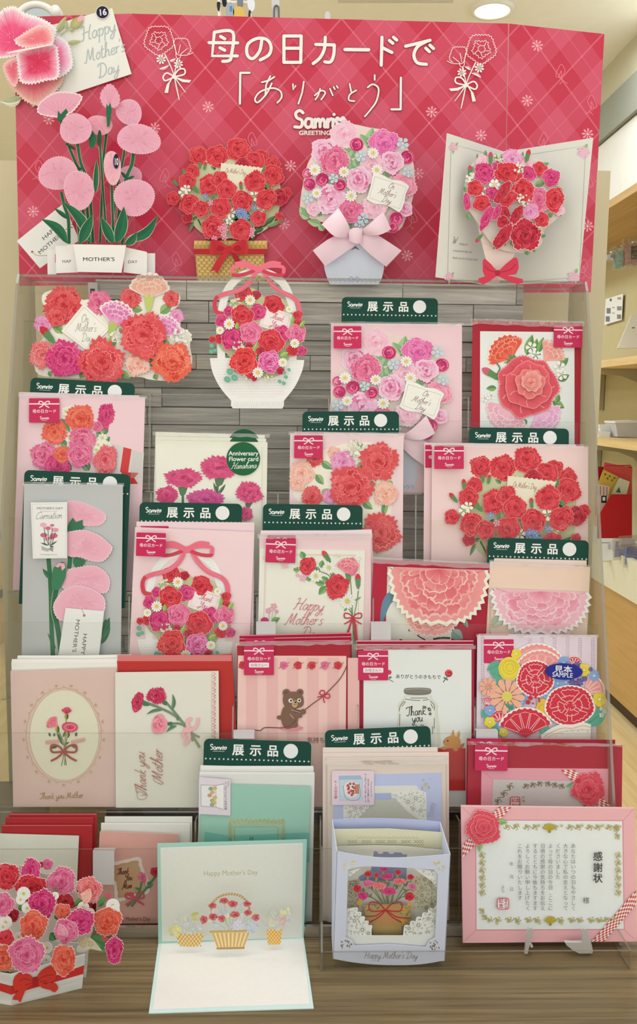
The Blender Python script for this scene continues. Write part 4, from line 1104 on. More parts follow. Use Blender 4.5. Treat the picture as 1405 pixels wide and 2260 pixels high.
# ---------------------------------------------------------------- red carnation bouquet art (used by two cards)
def flowers(T, P, frame, lst, name='carnation', **kw):
    for it in lst:
        A = T.art(name, P); A.frame(*frame)
        A.carnation(it[0], it[1], it[2], it[3], sq=it[4] if len(it) > 4 else 1.0, rot=it[5] if len(it) > 5 else None, **kw); A.done()
def red_bouquet(T, P, fr, cutp=True):
    """flowers of the red carnation basket in photo-crop units"""
    rim = (240, 150, 130)
    A = T.art('stem_and_leaf', P); A.frame(*fr)
    A.poly(smooth_pts([(470, 1260), (640, 1240), (900, 1230), (1080, 1320), (1120, 1500), (1080, 1700), (900, 1830), (560, 1830), (400, 1680), (340, 1500), (400, 1340)], 4, True), (196, 196, 150), cut=(.0006, (226, 216, 190)) if cutp else None)
    R = random.Random(3)
    for i in range(26):
        x, y = R.uniform(420, 1060), R.uniform(1280, 1780); a = R.uniform(0, 6.3); d = R.uniform(50, 95)
        A.leaf(x, y, x + d * cos(a), y + d * sin(a), 26, (88, 128, 78) if i % 2 else (60, 100, 70), vein=False); A.z -= STEP
    for st in ([(480, 1700), (560, 1860)], [(1000, 1700), (900, 1860)], [(545, 1790), (570, 1870)], [(930, 1780), (905, 1870)]): A.stroke(st, 12, (64, 104, 62), smooth=False, caps=False)
    A.leaf(1000, 1740, 1085, 1670, 40, (70, 105, 62)); A.leaf(1010, 1760, 1150, 1700, 36, (120, 150, 90)); A.leaf(930, 1800, 990, 1770, 30, (60, 96, 58)); A.done()
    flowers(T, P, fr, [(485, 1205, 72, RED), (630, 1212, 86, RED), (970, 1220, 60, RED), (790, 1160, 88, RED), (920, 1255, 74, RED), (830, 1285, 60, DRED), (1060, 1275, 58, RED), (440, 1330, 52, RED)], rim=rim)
    each(T, P, fr, 'bud', lambda A, *b: A.bud(*b, (200, 50, 55)), ((370, 1325, 26, -95), (300, 1412, 28, -130), (495, 1275, 26, -90), (535, 1290, 22, -80), (1000, 1300, 24, -50)))
    A = T.art('message_card', P); A.frame(*fr)
    sc = [(660, 1265)] + [(660 + 16 * i, 1262 + 2 * i + (6 if i % 2 else -2)) for i in range(1, 20)] + [(985, 1302), (950, 1380), (890, 1500), (900, 1620), (760, 1620), (740, 1500), (700, 1400), (655, 1330)]
    A.poly(sc, (228, 220, 190), cut=(.0005, (220, 210, 180))); A.script("On Mother's Day", 690, 1340, 40, (176, 130, 110), .07, 6, .35, .62); A.done()
    flowers(T, P, fr, [(400, 1410, 66, RED), (290, 1540, 50, RED), (1060, 1365, 82, RED), (1165, 1500, 42, RED), (1110, 1535, 66, DRED), (570, 1440, 80, RED), (650, 1400, 66, RED), (400, 1690, 42, DRED), (1110, 1680, 32, RED)], rim=rim)
    each(T, P, fr, 'white_flower', lambda A, x, y, r: A.star(x, y, r, (234, 232, 205), 5, (170, 180, 90)), ((370, 1495, 40), (395, 1470, 34), (920, 1525, 42), (740, 1655, 40), (700, 1690, 34), (965, 1630, 38), (725, 1720, 30)))
    each(T, P, fr, 'bud', lambda A, *b: A.bud(*b, (204, 56, 58)), ((455, 1465, 34, -130), (598, 1525, 24, -95), (815, 1450, 26, -95), (1018, 1440, 26, -110)))
    flowers(T, P, fr, [(705, 1480, 76, RED), (925, 1415, 82, RED), (420, 1590, 76, RED), (510, 1625, 64, RED), (1010, 1550, 72, RED, 1.2), (660, 1620, 78, RED), (825, 1570, 80, RED), (950, 1700, 60, RED)], rim=rim)
    A = T.art('blue_flower', P); A.frame(*fr)
    for x, y in ((790, 1660), (815, 1690), (845, 1665), (830, 1645), (800, 1640), (860, 1690), (825, 1715), (920, 1620), (540, 1530)): A.star(x, y, 24, (118, 150, 196), 5, (230, 225, 180))
    A.done()
    flowers(T, P, fr, [(600, 1770, 88, RED), (815, 1790, 82, RED)], rim=rim)
    each(T, P, fr, 'pink_flower', lambda A, x, y: A.star(x, y, 24, (232, 150, 168), 5, (240, 215, 190)), ((610, 1855), (690, 1850), (655, 1780), (695, 1790), (680, 1820), (905, 1790), (900, 1830), (580, 1580), (690, 1760)))
P = HM.shift(.006)
T = Thing('red_carnation_basket_card', 'red carnations in a woven yellow basket with red bow, on the header board', 'greeting card', P.hit(515, 622))
FR2 = (300, 0, 1 / 3.5125, 0, 0, 1 / 3.5125)
A = T.art('basket', P, label='woven yellow basket front'); A.frame(*FR2)
A.poly([(450, 1865), (1018, 1865), (1015, 1930), (990, 1935), (1000, 2185), (475, 2185), (455, 1935), (448, 1930)], (206, 168, 92), cut=(.0012, (220, 200, 150)))
for r in range(9):
    y = 1985 + r * 22
    for i in range(13):
        x = 462 + r * 2.4 + (i + .5 * (r % 2)) * 41.5
        if x + 36 < 1004 - r * 1.6: A.disc(x + 18, y + 8, 17, (224, 190, 112), 7.5, n=8, cin=(232, 204, 134)); A.z -= STEP
    for i in range(13):
        x = 462 + r * 2.4 + (i + .5 * (r % 2)) * 41.5
        A.rect(x - 3, y + 3, x + 2, y + 14, (132, 96, 40)); A.z -= STEP
A.up(2)
for i in range(17):
    A.poly([(455 + i * 33, 1868), (480 + i * 33, 1868), (468 + i * 33, 1896), (452 + i * 33, 1896)], (226, 190, 112)); A.z -= STEP
    A.poly([(452 + i * 33, 1898), (468 + i * 33, 1898), (480 + i * 33, 1926), (460 + i * 33, 1926)], (190, 150, 76)); A.z -= STEP
A.done()
red_bouquet(T, P, FR2)
A = T.art('ribbon_bow', P); A.frame(*FR2)
A.rect(452, 1936, 1012, 1978, (184, 34, 44)); A.bow(722, 1942, 285, (206, 48, 54), (168, 26, 38)); A.poly([(700, 1960), (640, 2000), (580, 2110), (612, 2100), (635, 2130), (670, 2050), (722, 1975)], (200, 44, 50)); A.done()

# ---------------------------------------------------------------- pink bouquet art (used by two cards)
def pink_bouquet(T, P, fr, tag_only_dx=0):
    rim = (250, 218, 214)
    A = T.art('backing', P); A.frame(*fr)
    A.poly(smooth_pts([(330, 1050), (430, 960), (620, 990), (720, 1010), (860, 1090), (950, 1240), (960, 1480), (900, 1680), (800, 1800), (420, 1760), (180, 1700), (80, 1640), (100, 1420), (160, 1220)], 4, True), (226, 206, 190), cut=(.0008, (236, 222, 214)))
    A.done()
    G1, G2 = (136, 172, 120), (164, 192, 142)
    each(T, P, fr, 'leaf', lambda A, *l: A.leaf(*l, G1, G2), ((600, 1150, 640, 985, 84), (600, 1120, 540, 1040, 66), (470, 1190, 395, 1125, 80), (470, 1230, 500, 1150, 60), (480, 1330, 470, 1230, 70), (520, 1290, 500, 1230, 60), (740, 1390, 745, 1300, 76), (120, 1680, 75, 1600, 60), (150, 1690, 70, 1650, 60), (240, 1740, 130, 1710, 62), (260, 1790, 220, 1730, 54), (220, 1680, 240, 1610, 50), (470, 1780, 440, 1700, 50), (720, 1600, 700, 1520, 50), (330, 1440, 300, 1370, 40)))
    flowers(T, P, fr, [(420, 1045, 104, PALE)], rim=rim)
    flowers(T, P, fr, [(265, 1175, 100, LINEP)], rim=rim, jag=.03)
    each(T, P, fr, 'rose', lambda A, x, y, r: A.rose(x, y, r, HOT if r > 44 else PINK), ((515, 1122, 52), (905, 1220, 52), (800, 1325, 44), (140, 1350, 44), (150, 1430, 46), (250, 1395, 52)))
    flowers(T, P, fr, [(725, 1117, 112, ((200, 72, 138), (222, 104, 158), (234, 140, 180), (246, 190, 210))), (345, 1252, 112, PINK)], rim=rim)
    flowers(T, P, fr, [(790, 1262, 86, LINEP)], rim=rim, jag=.03)
    flowers(T, P, fr, [(635, 1290, 100, PALE), (185, 1615, 60, PALE), (880, 1450, 94, SALMON if False else ((214, 96, 128), (230, 140, 160), (240, 172, 184), (250, 208, 210)))], rim=rim)
    flowers(T, P, fr, [(530, 1398, 98, LINEP), (315, 1550, 112, LINEP), (885, 1625, 60, LINEP)], rim=rim, jag=.03)
    flowers(T, P, fr, [(650, 1612, 94, PALE), (470, 1642, 92, PINK)], rim=rim)
    each(T, P, fr, 'rose', lambda A, x, y, r: A.rose(x, y, r, HOT), ((385, 1440, 46), (820, 1700, 52), (795, 1770, 40)))
    each(T, P, fr, 'daisy', lambda A, x, y, r: A.daisy(x, y, r, (240, 238, 222), (226, 200, 60), 11), ((190, 1325, 46), (415, 1340, 42), (470, 1525, 46), (670, 1325, 46), (205, 1505, 40), (640, 1195, 44)))
    each(T, P, fr, 'blue_flower', lambda A, x, y, r: A.star(x, y, r, (186, 208, 206), 5, (235, 235, 225)), ((545, 1218, 46), (870, 1120, 48), (910, 1340, 44), (135, 1540, 46), (335, 1390, 40), (565, 1700, 46), (535, 1757, 42)))
    A = T.art('message_card', P); A.frame(*fr)
    sc = smooth_pts([(640, 1358), (660, 1345), (730, 1372), (780, 1400), (850, 1408), (914, 1446), (905, 1480), (890, 1520), (880, 1580), (848, 1648), (820, 1640), (770, 1610), (710, 1590), (650, 1585), (592, 1550), (600, 1520), (620, 1450)], 3, True)
    A.poly(sc, (238, 234, 216), cut=(.0006, (226, 220, 200)))
    A.stroke([(655, 1375), (895, 1458), (842, 1625), (612, 1540), (655, 1375)], 3, (176, 170, 150), smooth=False, caps=False)
    for s_, x, y in (('On', 775, 1470), ("Mother's", 745, 1522), ('Day', 738, 1575)): A.script(s_, x, y, 50, (124, 104, 90), .06, 16, .35, .88, 'c')
    A.done()
P = HM.shift(.012)
T = Thing('pink_bouquet_card', 'pink carnation bouquet card with satin ribbon bow on a pale blue vase, on header', 'greeting card', vplane(1.165).hit(782, 626))
Pb = vplane(1.168)
FR3 = (640, 0, 1 / 3.5125, 0, 0, 1 / 3.5125)
A = T.art('vase', Pb); A.frame(*FR3)
vs2 = smooth_pts([(300, 1850), (262, 1960), (262, 2060), (285, 2150), (310, 2205)], 4) + smooth_pts([(685, 2205), (712, 2150), (728, 2060), (722, 1960), (690, 1850)], 4)
A.poly(vs2, (210, 216, 220), cut=(.0012, (226, 226, 226)))
for i in range(12):
    x = 300 + i * 34; A.stroke([(x, 2180), (x + 12, 2165), (x + 24, 2180), (x + 12, 2190)], 5, (150, 166, 206), caps=False); A.z -= STEP
for i in (-1, 1): A.stroke([(495, 2175), (495 + i * 20, 2145), (495 + i * 40, 2165), (495 + i * 20, 2185)], 5, (140, 158, 204), caps=False); A.z -= STEP
A.poly([(470, 1940), (505, 1905), (540, 1940), (505, 1925)], (120, 110, 110)); A.done()
pink_bouquet(T, Pb.shift(.001), FR3)
def satin_bow(T, fr, P, zk=1.0):
    m = simple('satin_ribbon', (240, 204, 206), .32)
    def ribbon(name, edgeA, edgeB, za):
        a = smooth_pts(edgeA, 4); b = smooth_pts(edgeB, 4); k = len(a)
        A = Art('x', P); A.frame(*fr)
        v = []; f = []
        for i in range(k):
            t = i / (k - 1); z = za[0] * (1 - t) + za[1] * t + za[2] * sin(pi * t)
            for q in range(5):
                s = q / 4; zz = (z + .0012 * sin(pi * s)) * zk
                v.append(P.hit(*A.px(a[i][0] + (b[i][0] - a[i][0]) * s, a[i][1] + (b[i][1] - a[i][1]) * s), off=zz))
        for i in range(k - 1):
            for q in range(4): f.append((i * 5 + q, i * 5 + q + 1, (i + 1) * 5 + q + 1, (i + 1) * 5 + q))
        T.mesh(name, v, f, m, smooth=True)
    ribbon('ribbon_tail', [(470, 1840), (330, 1842), (175, 1945)], [(500, 1905), (400, 1980), (270, 2066)], (.003, .002, .003))
    ribbon('ribbon_tail', [(560, 1800), (640, 1810), (862, 1945)], [(540, 1900), (620, 1980), (742, 2070)], (.004, .002, .003))
    ribbon('ribbon_loop', [(470, 1795), (430, 1730), (372, 1622)], [(460, 1850), (340, 1850), (243, 1747)], (.005, .006, .010))
    ribbon('ribbon_loop', [(540, 1795), (600, 1760), (715, 1648)], [(550, 1830), (680, 1840), (780, 1785)], (.005, .006, .010))
    ribbon('ribbon_knot', [(445, 1800), (500, 1782), (555, 1790)], [(455, 1880), (500, 1905), (545, 1900)], (.011, .011, .004))
satin_bow(T, FR3, Pb.shift(.006))

# ---------------------------------------------------------------- V-shaped pop-up card at the right
a = vplane(1.104).hit(987, 294); b = vplane(1.176).hit(1113, 335); c = vplane(1.118).hit(1308, 304)
za, zb = a.z, b.z
a0 = vplane(1.104).hit(975, 628); c0 = vplane(1.118).hit(1288, 630)
zb_ = RT_TOP + .0008
a0, b0, c0 = (p + Vector((-.055, 0, -1)) * (p.z - zb_) for p in (a, b, c))     # pages lean a touch, both along one slant
T = Thing('open_bouquet_card', 'opened white card with pop-up carnation bouquet and red bow, right end of rack top', 'greeting card', (b.x, 1.14, zb_))
nL = (b - a).cross(a0 - a); nL = nL if nL.y < 0 else -nL; nR = (c - b).cross(b0 - b); nR = nR if nR.y < 0 else -nR
PLv = Plane(a, nL); PRv = Plane(c, nR)
def pj(P, v): return v - P.n * (v - P.p0).dot(P.n)
T.mesh('left_page', *slab_vf([a, b, b0, a0], nL, .0012), paper((218, 215, 198)))
T.mesh('right_page', *slab_vf([b, c, c0, b0], nR, .0012), paper((218, 215, 198)))
A = T.art('printed_border', PLv); A.up(20); A.crop(960, 0, 3.157)
A.stroke([(340, 1065), (110, 1000), (85, 1945), (330, 1965)], 4, (176, 172, 158), smooth=False, caps=False)
for x, y in ((125, 1010), (95, 1915)):
    A.leaf(x, y + 20, x + 35, y - 20, 22, (140, 170, 110)); A.leaf(x, y + 20, x, y + 65, 18, (150, 176, 120))
    for dx, dy in ((0, 0), (14, 18), (-12, 20)): A.star(x + dx, y + dy, 22, (232, 176, 190))
A.script('W', 115, 1700, 56, (150, 146, 138), .06, 6, .35, .6)
A.text('ishing you', 165, 1705, 22, (160, 156, 146), rot=4, shear=.2, sx=.68); A.text('a wonderful day and', 118, 1752, 24, (160, 156, 146), rot=5, shear=.2, sx=.68); A.text('thank you for all your love', 118, 1802, 24, (160, 156, 146), rot=5, shear=.2, sx=.68)
A.done()
A = T.art('printed_border', PRv); A.up(20); A.crop(960, 0, 3.157)
A.stroke([(670, 1075), (1048, 1015), (1003, 1930), (600, 1965)], 4, (176, 172, 158), smooth=False, caps=False)
for x, y in ((1030, 1045), (960, 1915)):
    for l in ((x + 10, y - 10, x + 30, y - 45, 26), (x, y + 10, x - 45, y + 30, 26), (x, y, x - 45, y - 5, 24)): A.leaf(*l, (150, 180, 116))
    for dx, dy in ((0, 0), (22, 14), (-18, 20), (6, 34)): A.star(x + dx, y + dy, 28, (234, 180, 194))
A.done()
Pm = vplane(1.120)
FR4 = (960, 0, 1 / 3.157, 0, 0, 1 / 3.157)
A = T.art('wrap_cone', Pm); A.frame(*FR4); A.poly([(270, 1470), (600, 1500), (620, 1560), (560, 1760), (445, 1965), (395, 1965), (330, 1720)], (236, 214, 196), cut=(.0006, (230, 210, 196))); A.stroke([(330, 1690), (420, 1720), (560, 1730)], 4, (220, 190, 176), caps=False); A.poly([(395, 1965), (420, 1850), (445, 1965)], (226, 196, 182)); A.done()
Pm2 = vplane(1.114)
A = T.art('backing', Pm2.shift(-.002)); A.frame(*FR4)
A.poly(smooth_pts([(240, 1160), (330, 1090), (480, 1075), (640, 1090), (780, 1140), (860, 1280), (880, 1480), (760, 1600), (740, 1700), (640, 1760), (420, 1720), (260, 1500), (200, 1400), (210, 1260)], 4, True), (222, 208, 190), cut=(.0006, (230, 214, 200)))
A.done()
each(T, Pm2.shift(-.001), FR4, 'leaf', lambda A, *l: A.leaf(*l, (108, 148, 88), (140, 172, 108)), ((345, 1100, 350, 1045, 30), (300, 1120, 290, 1070, 24), (430, 1110, 420, 1070, 24), (460, 1100, 480, 1070, 24), (600, 1100, 612, 1055, 22), (740, 1150, 795, 1135, 26), (830, 1310, 890, 1325, 40), (860, 1480, 890, 1495, 46), (790, 1490, 810, 1515, 40), (220, 1490, 240, 1535, 26), (205, 1300, 208, 1340, 20), (260, 1160, 255, 1200, 24), (740, 1640, 770, 1640, 34), (560, 1690, 520, 1700, 44), (640, 1750, 642, 1780, 40), (690, 1730, 690, 1760, 26), (440, 1700, 400, 1740, 26), (480, 1680, 490, 1715, 20), (700, 1290, 760, 1270, 46)))
rim = (248, 214, 200)
flowers(T, Pm2, FR4, [(330, 1125, 46, PALE), (535, 1110, 70, ORCHID), (640, 1150, 42, PALE), (725, 1180, 52, RED), (430, 1165, 40, HOT), (805, 1240, 62, HOT), (640, 1215, 58, HOT), (340, 1210, 76, HOT, .95), (505, 1210, 96, RED, .75, 10), (865, 1470, 34, PALE)], rim=rim)
A = T.art('bud', Pm2); A.frame(*FR4)
for b_ in ((383, 1105, 30, -90, (214, 60, 110)), (640, 1090, 32, -75, (206, 52, 62)), (237, 1195, 28, -85, (210, 60, 110))): A.bud(*b_)
A.cluster(575, 1175, 40, 14, (236, 232, 205)); A.cluster(440, 1110, 34, 12, (226, 226, 190)); A.daisy(410, 1290, 40, (240, 238, 222), (220, 210, 120), 6); A.cluster(250, 1250, 36, 9, (240, 236, 218), size=.35); A.cluster(330, 1350, 40, 14, (236, 234, 206))
A.done()
flowers(T, Pm2, FR4, [(275, 1315, 56, RED), (218, 1410, 62, HOT, .4, 85), (390, 1350, 46, HOT), (320, 1420, 62, RED, .9), (715, 1400, 80, PINK, 1.1), (825, 1395, 88, RED, .72, 100), (605, 1335, 80, RED), (735, 1535, 52, RED), (660, 1480, 54, ORCHID), (500, 1395, 74, RED, .6)], rim=rim)
flowers(T, vplane(1.108), FR4, [(470, 1340, 92, DRED, .38, -55), (485, 1480, 48, DRED, .7), (430, 1480, 60, HOT, .4, -70), (560, 1510, 92, DRED, .36, -60), (355, 1520, 92, HOT, .36, -65), (470, 1550, 44, DRED), (625, 1640, 104, DRED, 1.05), (468, 1650, 100, DRED, .42, -55)], rim=rim)
A = T.art('small_blossom', vplane(1.107)); A.frame(*FR4); A.cluster(610, 1395, 44, 14, (240, 226, 205)); A.cluster(545, 1580, 34, 9, (236, 214, 205), size=.3); A.cluster(730, 1610, 30, 12, (214, 220, 170)); A.bud(305, 1660, 26, 130, (206, 52, 80)); A.done()
A = T.art('ribbon_bow', vplane(1.106)); A.frame(*FR4)
rc, rd = (206, 56, 76), (174, 34, 60)
for pts in ([(430, 1890), (345, 1800), (330, 1850), (345, 1925), (430, 1915)], [(440, 1890), (545, 1795), (578, 1820), (565, 1910), (440, 1915)], [(425, 1910), (300, 1940), (335, 1982), (425, 1925)], [(445, 1910), (610, 1945), (575, 1982), (440, 1925)]):
    A.poly(smooth_pts(pts, 2, True), rc, cut=(.0005, (236, 150, 150)))
for st in ([(430, 1900), (370, 1880), (345, 1850)], [(440, 1900), (520, 1880), (560, 1840)]): A.stroke(st, 7, rd, caps=False)
A.poly(smooth_pts([(418, 1885), (450, 1885), (448, 1920), (420, 1920)], 2, True), rd); A.done()

# ---------------------------------------------------------------- things on the fixture's top shelf, peeking over the header
P = vplane(1.42)
c_ = P.hit(82, 62)
T = Thing('round_mirror', 'round stand mirror peeking over the header beside the big pink carnation', 'mirror', (c_.x, 1.42, ptop))
r_ = (P.hit(82, 62) - P.hit(82, 10)).length
m = MB(); m.tube([c_ + Vector((r_ * cos(2 * pi * i / 40), 0, r_ * sin(2 * pi * i / 40))) for i in range(41)], .005, 8, cap=False); T.mb('rim', m, white_m, smooth=True)
T.mesh('glass', [c_ + Vector((r_ * cos(2 * pi * i / 40), 0, r_ * sin(2 * pi * i / 40))) for i in range(40)], [tuple(range(40))], simple('mirror_glass', (150, 156, 150), .12, .85))
T.mb('stand', MB().tube([(c_.x, 1.425, ptop + .012), (c_.x, 1.425, c_.z - r_)], .005).box((c_.x - .04, 1.39, ptop), (c_.x + .04, 1.46, ptop + .012)), white_m)
k_ = P.hit(125, 28); T.mb('knob', MB().tube([k_ + Vector((0, -.008, 0)), k_ + Vector((0, .008, 0))], .008, 14), white_m, smooth=True)
T.mb('arm', MB().tube([k_ + Vector((0, 0.004, -.002)), Vector((k_.x, 1.424, c_.z - .02)), Vector((c_.x + r_ * .6, 1.425, c_.z - r_ * .8))], .004), white_m)
P = vplane(1.40)
g = P.hit(520, 20)
T = Thing('charm_stand', 'small wire stand hung with black, grey and yellow charms above the header', 'charm stand', (g.x, 1.40, ptop))
f0 = Vector((g.x, 1.40, ptop))
m = MB()
for x in (484, 505, 552): q_ = P.hit(x, -60); m.tube([Vector((q_.x, 1.40, ptop)), q_], .0022, 6)
q0, q1 = P.hit(480, 6), P.hit(556, 6); m.tube([q0, q1], .002, 6); m.box((q0.x - .01, 1.37, ptop), (q1.x + .01, 1.43, ptop + .006)); T.mb('wire_frame', m, simple('white_wire', (232, 228, 205), .4))
for nm, pts, c in (('charm', [(479, 8), (486, 8), (484, 25), (480, 22)], (34, 34, 36)), ('charm', [(500, 12), (514, 10), (516, 38), (500, 40)], (160, 165, 166)), ('charm', [(516, 20), (534, 18), (540, 42), (518, 42)], (214, 180, 90)), ('charm', [(546, 0), (560, 2), (562, 18), (556, 28), (548, 20)], (222, 224, 222)), ('charm', [(525, 0), (536, 2), (534, 16), (524, 14)], (120, 124, 130)), ('charm', [(490, -4), (498, -4), (500, 12), (492, 14)], (30, 30, 32)), ('charm', [(507, 18), (512, 16), (513, 26), (508, 28)], (90, 160, 196)), ('charm', [(549, 26), (553, 24), (552, 40), (548, 40)], (50, 50, 52))):
    T.mesh(nm, *slab_vf([P.hit(*p, off=.004) for p in smooth_pts(pts, 3, True)], P.n, .004), paper(c))
g = P.hit(608, 20)
T = Thing('clear_hook_tube', 'clear plastic hook clip standing up behind the header board', 'hook', (g.x, 1.40, ptop))
px_slab(T, 'tube', P, [(599, -8), (616, -8), (617, 60), (600, 60)], .006, frosted())
m = MB(); m.tube([P.hit(604, 60, .002), P.hit(604, 22, .002), P.hit(606, 15, .002), P.hit(610, 13, .002), P.hit(614, 16, .002), P.hit(615, 22, .002), P.hit(615, 60, .002)], .0014, 6); T.mb('wire', m, simple('dark_wire', (110, 108, 100), .3, .6))
T.mb('foot', MB().box((g.x - .006, 1.396, ptop), (g.x + .006, 1.406, P.hit(608, 60).z)), frosted())
g = P.hit(721, 30)
T = Thing('clear_tab', 'short clear plastic tab behind the header under the ceiling', 'tab', (g.x, 1.40, ptop))
px_slab(T, 'blade', P, smooth_pts([(717, 30), (722, 25), (728, 30), (727, 60), (716, 60)], 2, True), .003, frosted())
T.mb('foot', MB().box((g.x - .004, 1.397, ptop), (g.x + .004, 1.403, P.hit(721, 58).z)), frosted())
P = vplane(3.4)
q = [P.hit(745, -20), P.hit(1000, -20), P.hit(1000, 4), P.hit(745, 4)]
T = Thing('ceiling_sign_bar', 'pale clear hanging bar just below the ceiling at the top edge', 'hanging bar', (q[2] + q[3]) / 2)
T.mesh('bar', *slab_vf(q, P.n, .01), clear_mat('pale_bar', (.9, .9, .88), .05, .2, body=.25, bodycol=(.7, .68, .6, 1)))
for x in (752, 993):
    p = P.hit(x, -15); T.mb('hanger', MB().tube([p, Vector((p.x, p.y, CEIL - .0005))], .006, 6), simple('hanger_grey', (190, 184, 160), .4))

# ================================================================ cards in the rack
def card_quad(row, d, tl, tr, P=None):
    P = P or rplane(row, d)
    a, b = P.hit(*tl), P.hit(*tr)
    e = (b - a).normalized(); dn = P.n.cross(e)
    if dn.z > 0: dn = -dn
    base = Vector((0, row_y(row), row_z(row)))
    out = []
    for p in (b, a):
        out.append(p + dn * (((p - base).dot(RUP) - .0005) / -dn.dot(RUP)))
    return P, [a, b, out[0], out[1]]
def card(row, d, tl, tr, label, col, name='greeting_card', cat='greeting card', group=None, thick=.0011, body='card_body', mat=None):
    P, q = card_quad(row, d, tl, tr)
    T = Thing(name, label, cat, (q[2] + q[3]) / 2, group)
    T.mesh(body, *slab_vf(q, P.n, thick), mat or paper(col))
    P.z = STEP * 6
    T.row = row
    return T, P
def envelope(row, d, tl, tr, label, col, group=None, flap=True):
    T, P = card(row, d, tl, tr, label, col, 'envelope', 'envelope', group, .0008, 'envelope_body')
    if flap:
        A = T.art('flap_edge', P); w = tr[0] - tl[0]
        A.rect(tl[0] + 1, tl[1] + 1.2, tr[0] - 1, tl[1] + 2.6 + (tr[1] - tl[1]), mixc(col, (255, 250, 240), .35)); A.done()
    return T, P
def inner_quad(T, P, name, tl, tr, col, thick=.0008, off=.0010, ybot=None):
    """a sheet lying on the front of a card, reaching down to the ledge"""
    P2 = P.shift(off)
    if ybot: q = [P2.hit(*tl), P2.hit(*tr), P2.hit(tr[0] + (ybot - tr[1]) * 0.0, ybot), P2.hit(tl[0], ybot)]
    else: q = card_quad(T.row, 0, tl, tr, P2)[1]
    T.mesh(name, *slab_vf(q, P2.n, thick), paper(col)); P2.z = STEP * 6
    return P2
def sleeve(T, P, tl, tr, m=3, flap=5, off=.0035, dip=0):
    P2 = P.shift(off)
    q = card_quad(T.row, 0, (tl[0] - m, tl[1] - 2), (tr[0] + m, tr[1] - 2), P2)[1]
    o = T.mesh('clear_sleeve', q, [(0, 1, 2, 3)], film())
    if flap:
        pts = []; n = 16
        R = random.Random(int(tl[0] + tl[1]))
        for i in range(n + 1):
            t = i / n; x = tl[0] - m + (tr[0] - tl[0] + 2 * m) * t; y = tl[1] + (tr[1] - tl[1]) * t
            pts.append((P2.hit(x, y - 3 - R.random() * 1.5), P2.hit(x, y + flap + R.uniform(-2.0, 2.5))))
        v = [p for ab in pts for p in ab]
        v = [p + P2.n * (.0012 * R.random()) for p in v]
        T.mesh('sleeve_flap', v, [(2 * i, 2 * i + 1, 2 * i + 3, 2 * i + 2) for i in range(n)], film_flap(), smooth=True)
TAGW = (232, 234, 226); TAGG = (14, 66, 52)
def sample_tag(row, d, tl, tr, label, bot=None):
    P, q = card_quad(row, d, tl, tr)
    T = Thing('sample_tag', label, 'display tag', (q[2] + q[3]) / 2, 'green display sample tags')
    w = hypot(tr[0] - tl[0], tr[1] - tl[1]); ux, uy = (tr[0] - tl[0]) / w, (tr[1] - tl[1]) / w
    fr = (tl[0], tl[1], ux * w, uy * w, -uy * w, ux * w)
    h = (bot - tl[1]) / w if bot else .62
    A = T.art('tag_sheet', P); A.frame(*fr)
    r = .05
    pts = [(r - r * cos(.5 * pi * i / 5), r - r * sin(.5 * pi * i / 5)) for i in range(6)] + [(1 - r + r * sin(.5 * pi * i / 5), r - r * cos(.5 * pi * i / 5)) for i in range(6)]
    if bot: pts += [(1, h), (0, h)]
    A.poly(pts + ([] if bot else [(1, h), (0, h)]), TAGG, cut=(.0009, (150, 170, 150)))
    sh = A.done()
    A = T.art('printed_text', P, sh); A.frame(*fr); A.up(8)
    for ch, x in (('展', .27), ('示', .432), ('品', .592)):
        A.text(ch, x - .005, .137, .112, TAGW, bold=.03); A.z -= STEP
    logo(A, .06, .103, .155, TAGW)
    A.rect(.085, .112, .195, .117, (170, 190, 175))
    A.disc(.81, .093, .068, (226, 226, 216), n=26)
    for i in range(24): A.disc(.022 + i * .0416, .185, .0085, (205, 212, 198), n=7); A.z -= STEP
    A.done()
    return T, P
LC = (198, 36, 82); LW = (246, 222, 216)
def hlabel(T, P, x, y, w, rot=0, sub=False, h=None, part=1.0, off=.0004):
    P2 = P.shift(off + P.z)
    A = T.art('label_sticker', P2, label='crimson label sticker with a printed white ribbon'); c, s_ = cos(radians(rot)), sin(radians(rot))
    A.frame(x, y, c * w, s_ * w, -s_ * w, c * w)
    h = h or (1.0 if sub else .80)
    A.rrect(0, 0, 1, h, .03, LC, cut=(.0002, LC))
    st = A.done(); z = A.z; A = T.art('label_print', P2, st); A.frame(x, y, c * w, s_ * w, -s_ * w, c * w); A.z = z
    A.rect(0, .165, 1, .205, LW)
    A.rect(.36, .15, .64, .22, LC); A.line_bow(.5, .185, .36, LW, .035); A.disc(.5, .185, .03, LW, n=8)
    A.text('母の日カード', .5, .50 if sub else .475, .132, LW, bold=.018, align='c')
    if sub:
        A.rrect(.17, .58, .84, .745, .03, LW); A.text('お母さんへ', .5, .705, .108, (130, 60, 70), align='c', sx=1.05)
    logo(A, .36, .93 if sub else .70, .30, LW)
    A.rect(.42, .955 if sub else .725, .60, .965 if sub else .735, LW)
    A.done()
def CROP(ox, oy, sc): return (ox, oy, 1 / sc, 0, 0, 1 / sc)
K5, K6, K7, K8 = CROP(0, 590, 3.054), CROP(420, 560, 4.39), CROP(640, 640, 3.5125), CROP(1000, 640, 3.469)
A1, A2, A3, A4, A5, A6, A7, A8 = CROP(0, 1000, 4.39), CROP(270, 920, 4.014), CROP(560, 1080, 4.683), CROP(800, 1160, 4.39), CROP(1040, 1160, 3.849), CROP(0, 1420, 5.018), CROP(230, 1420, 4.683), CROP(500, 1360, 4.683)
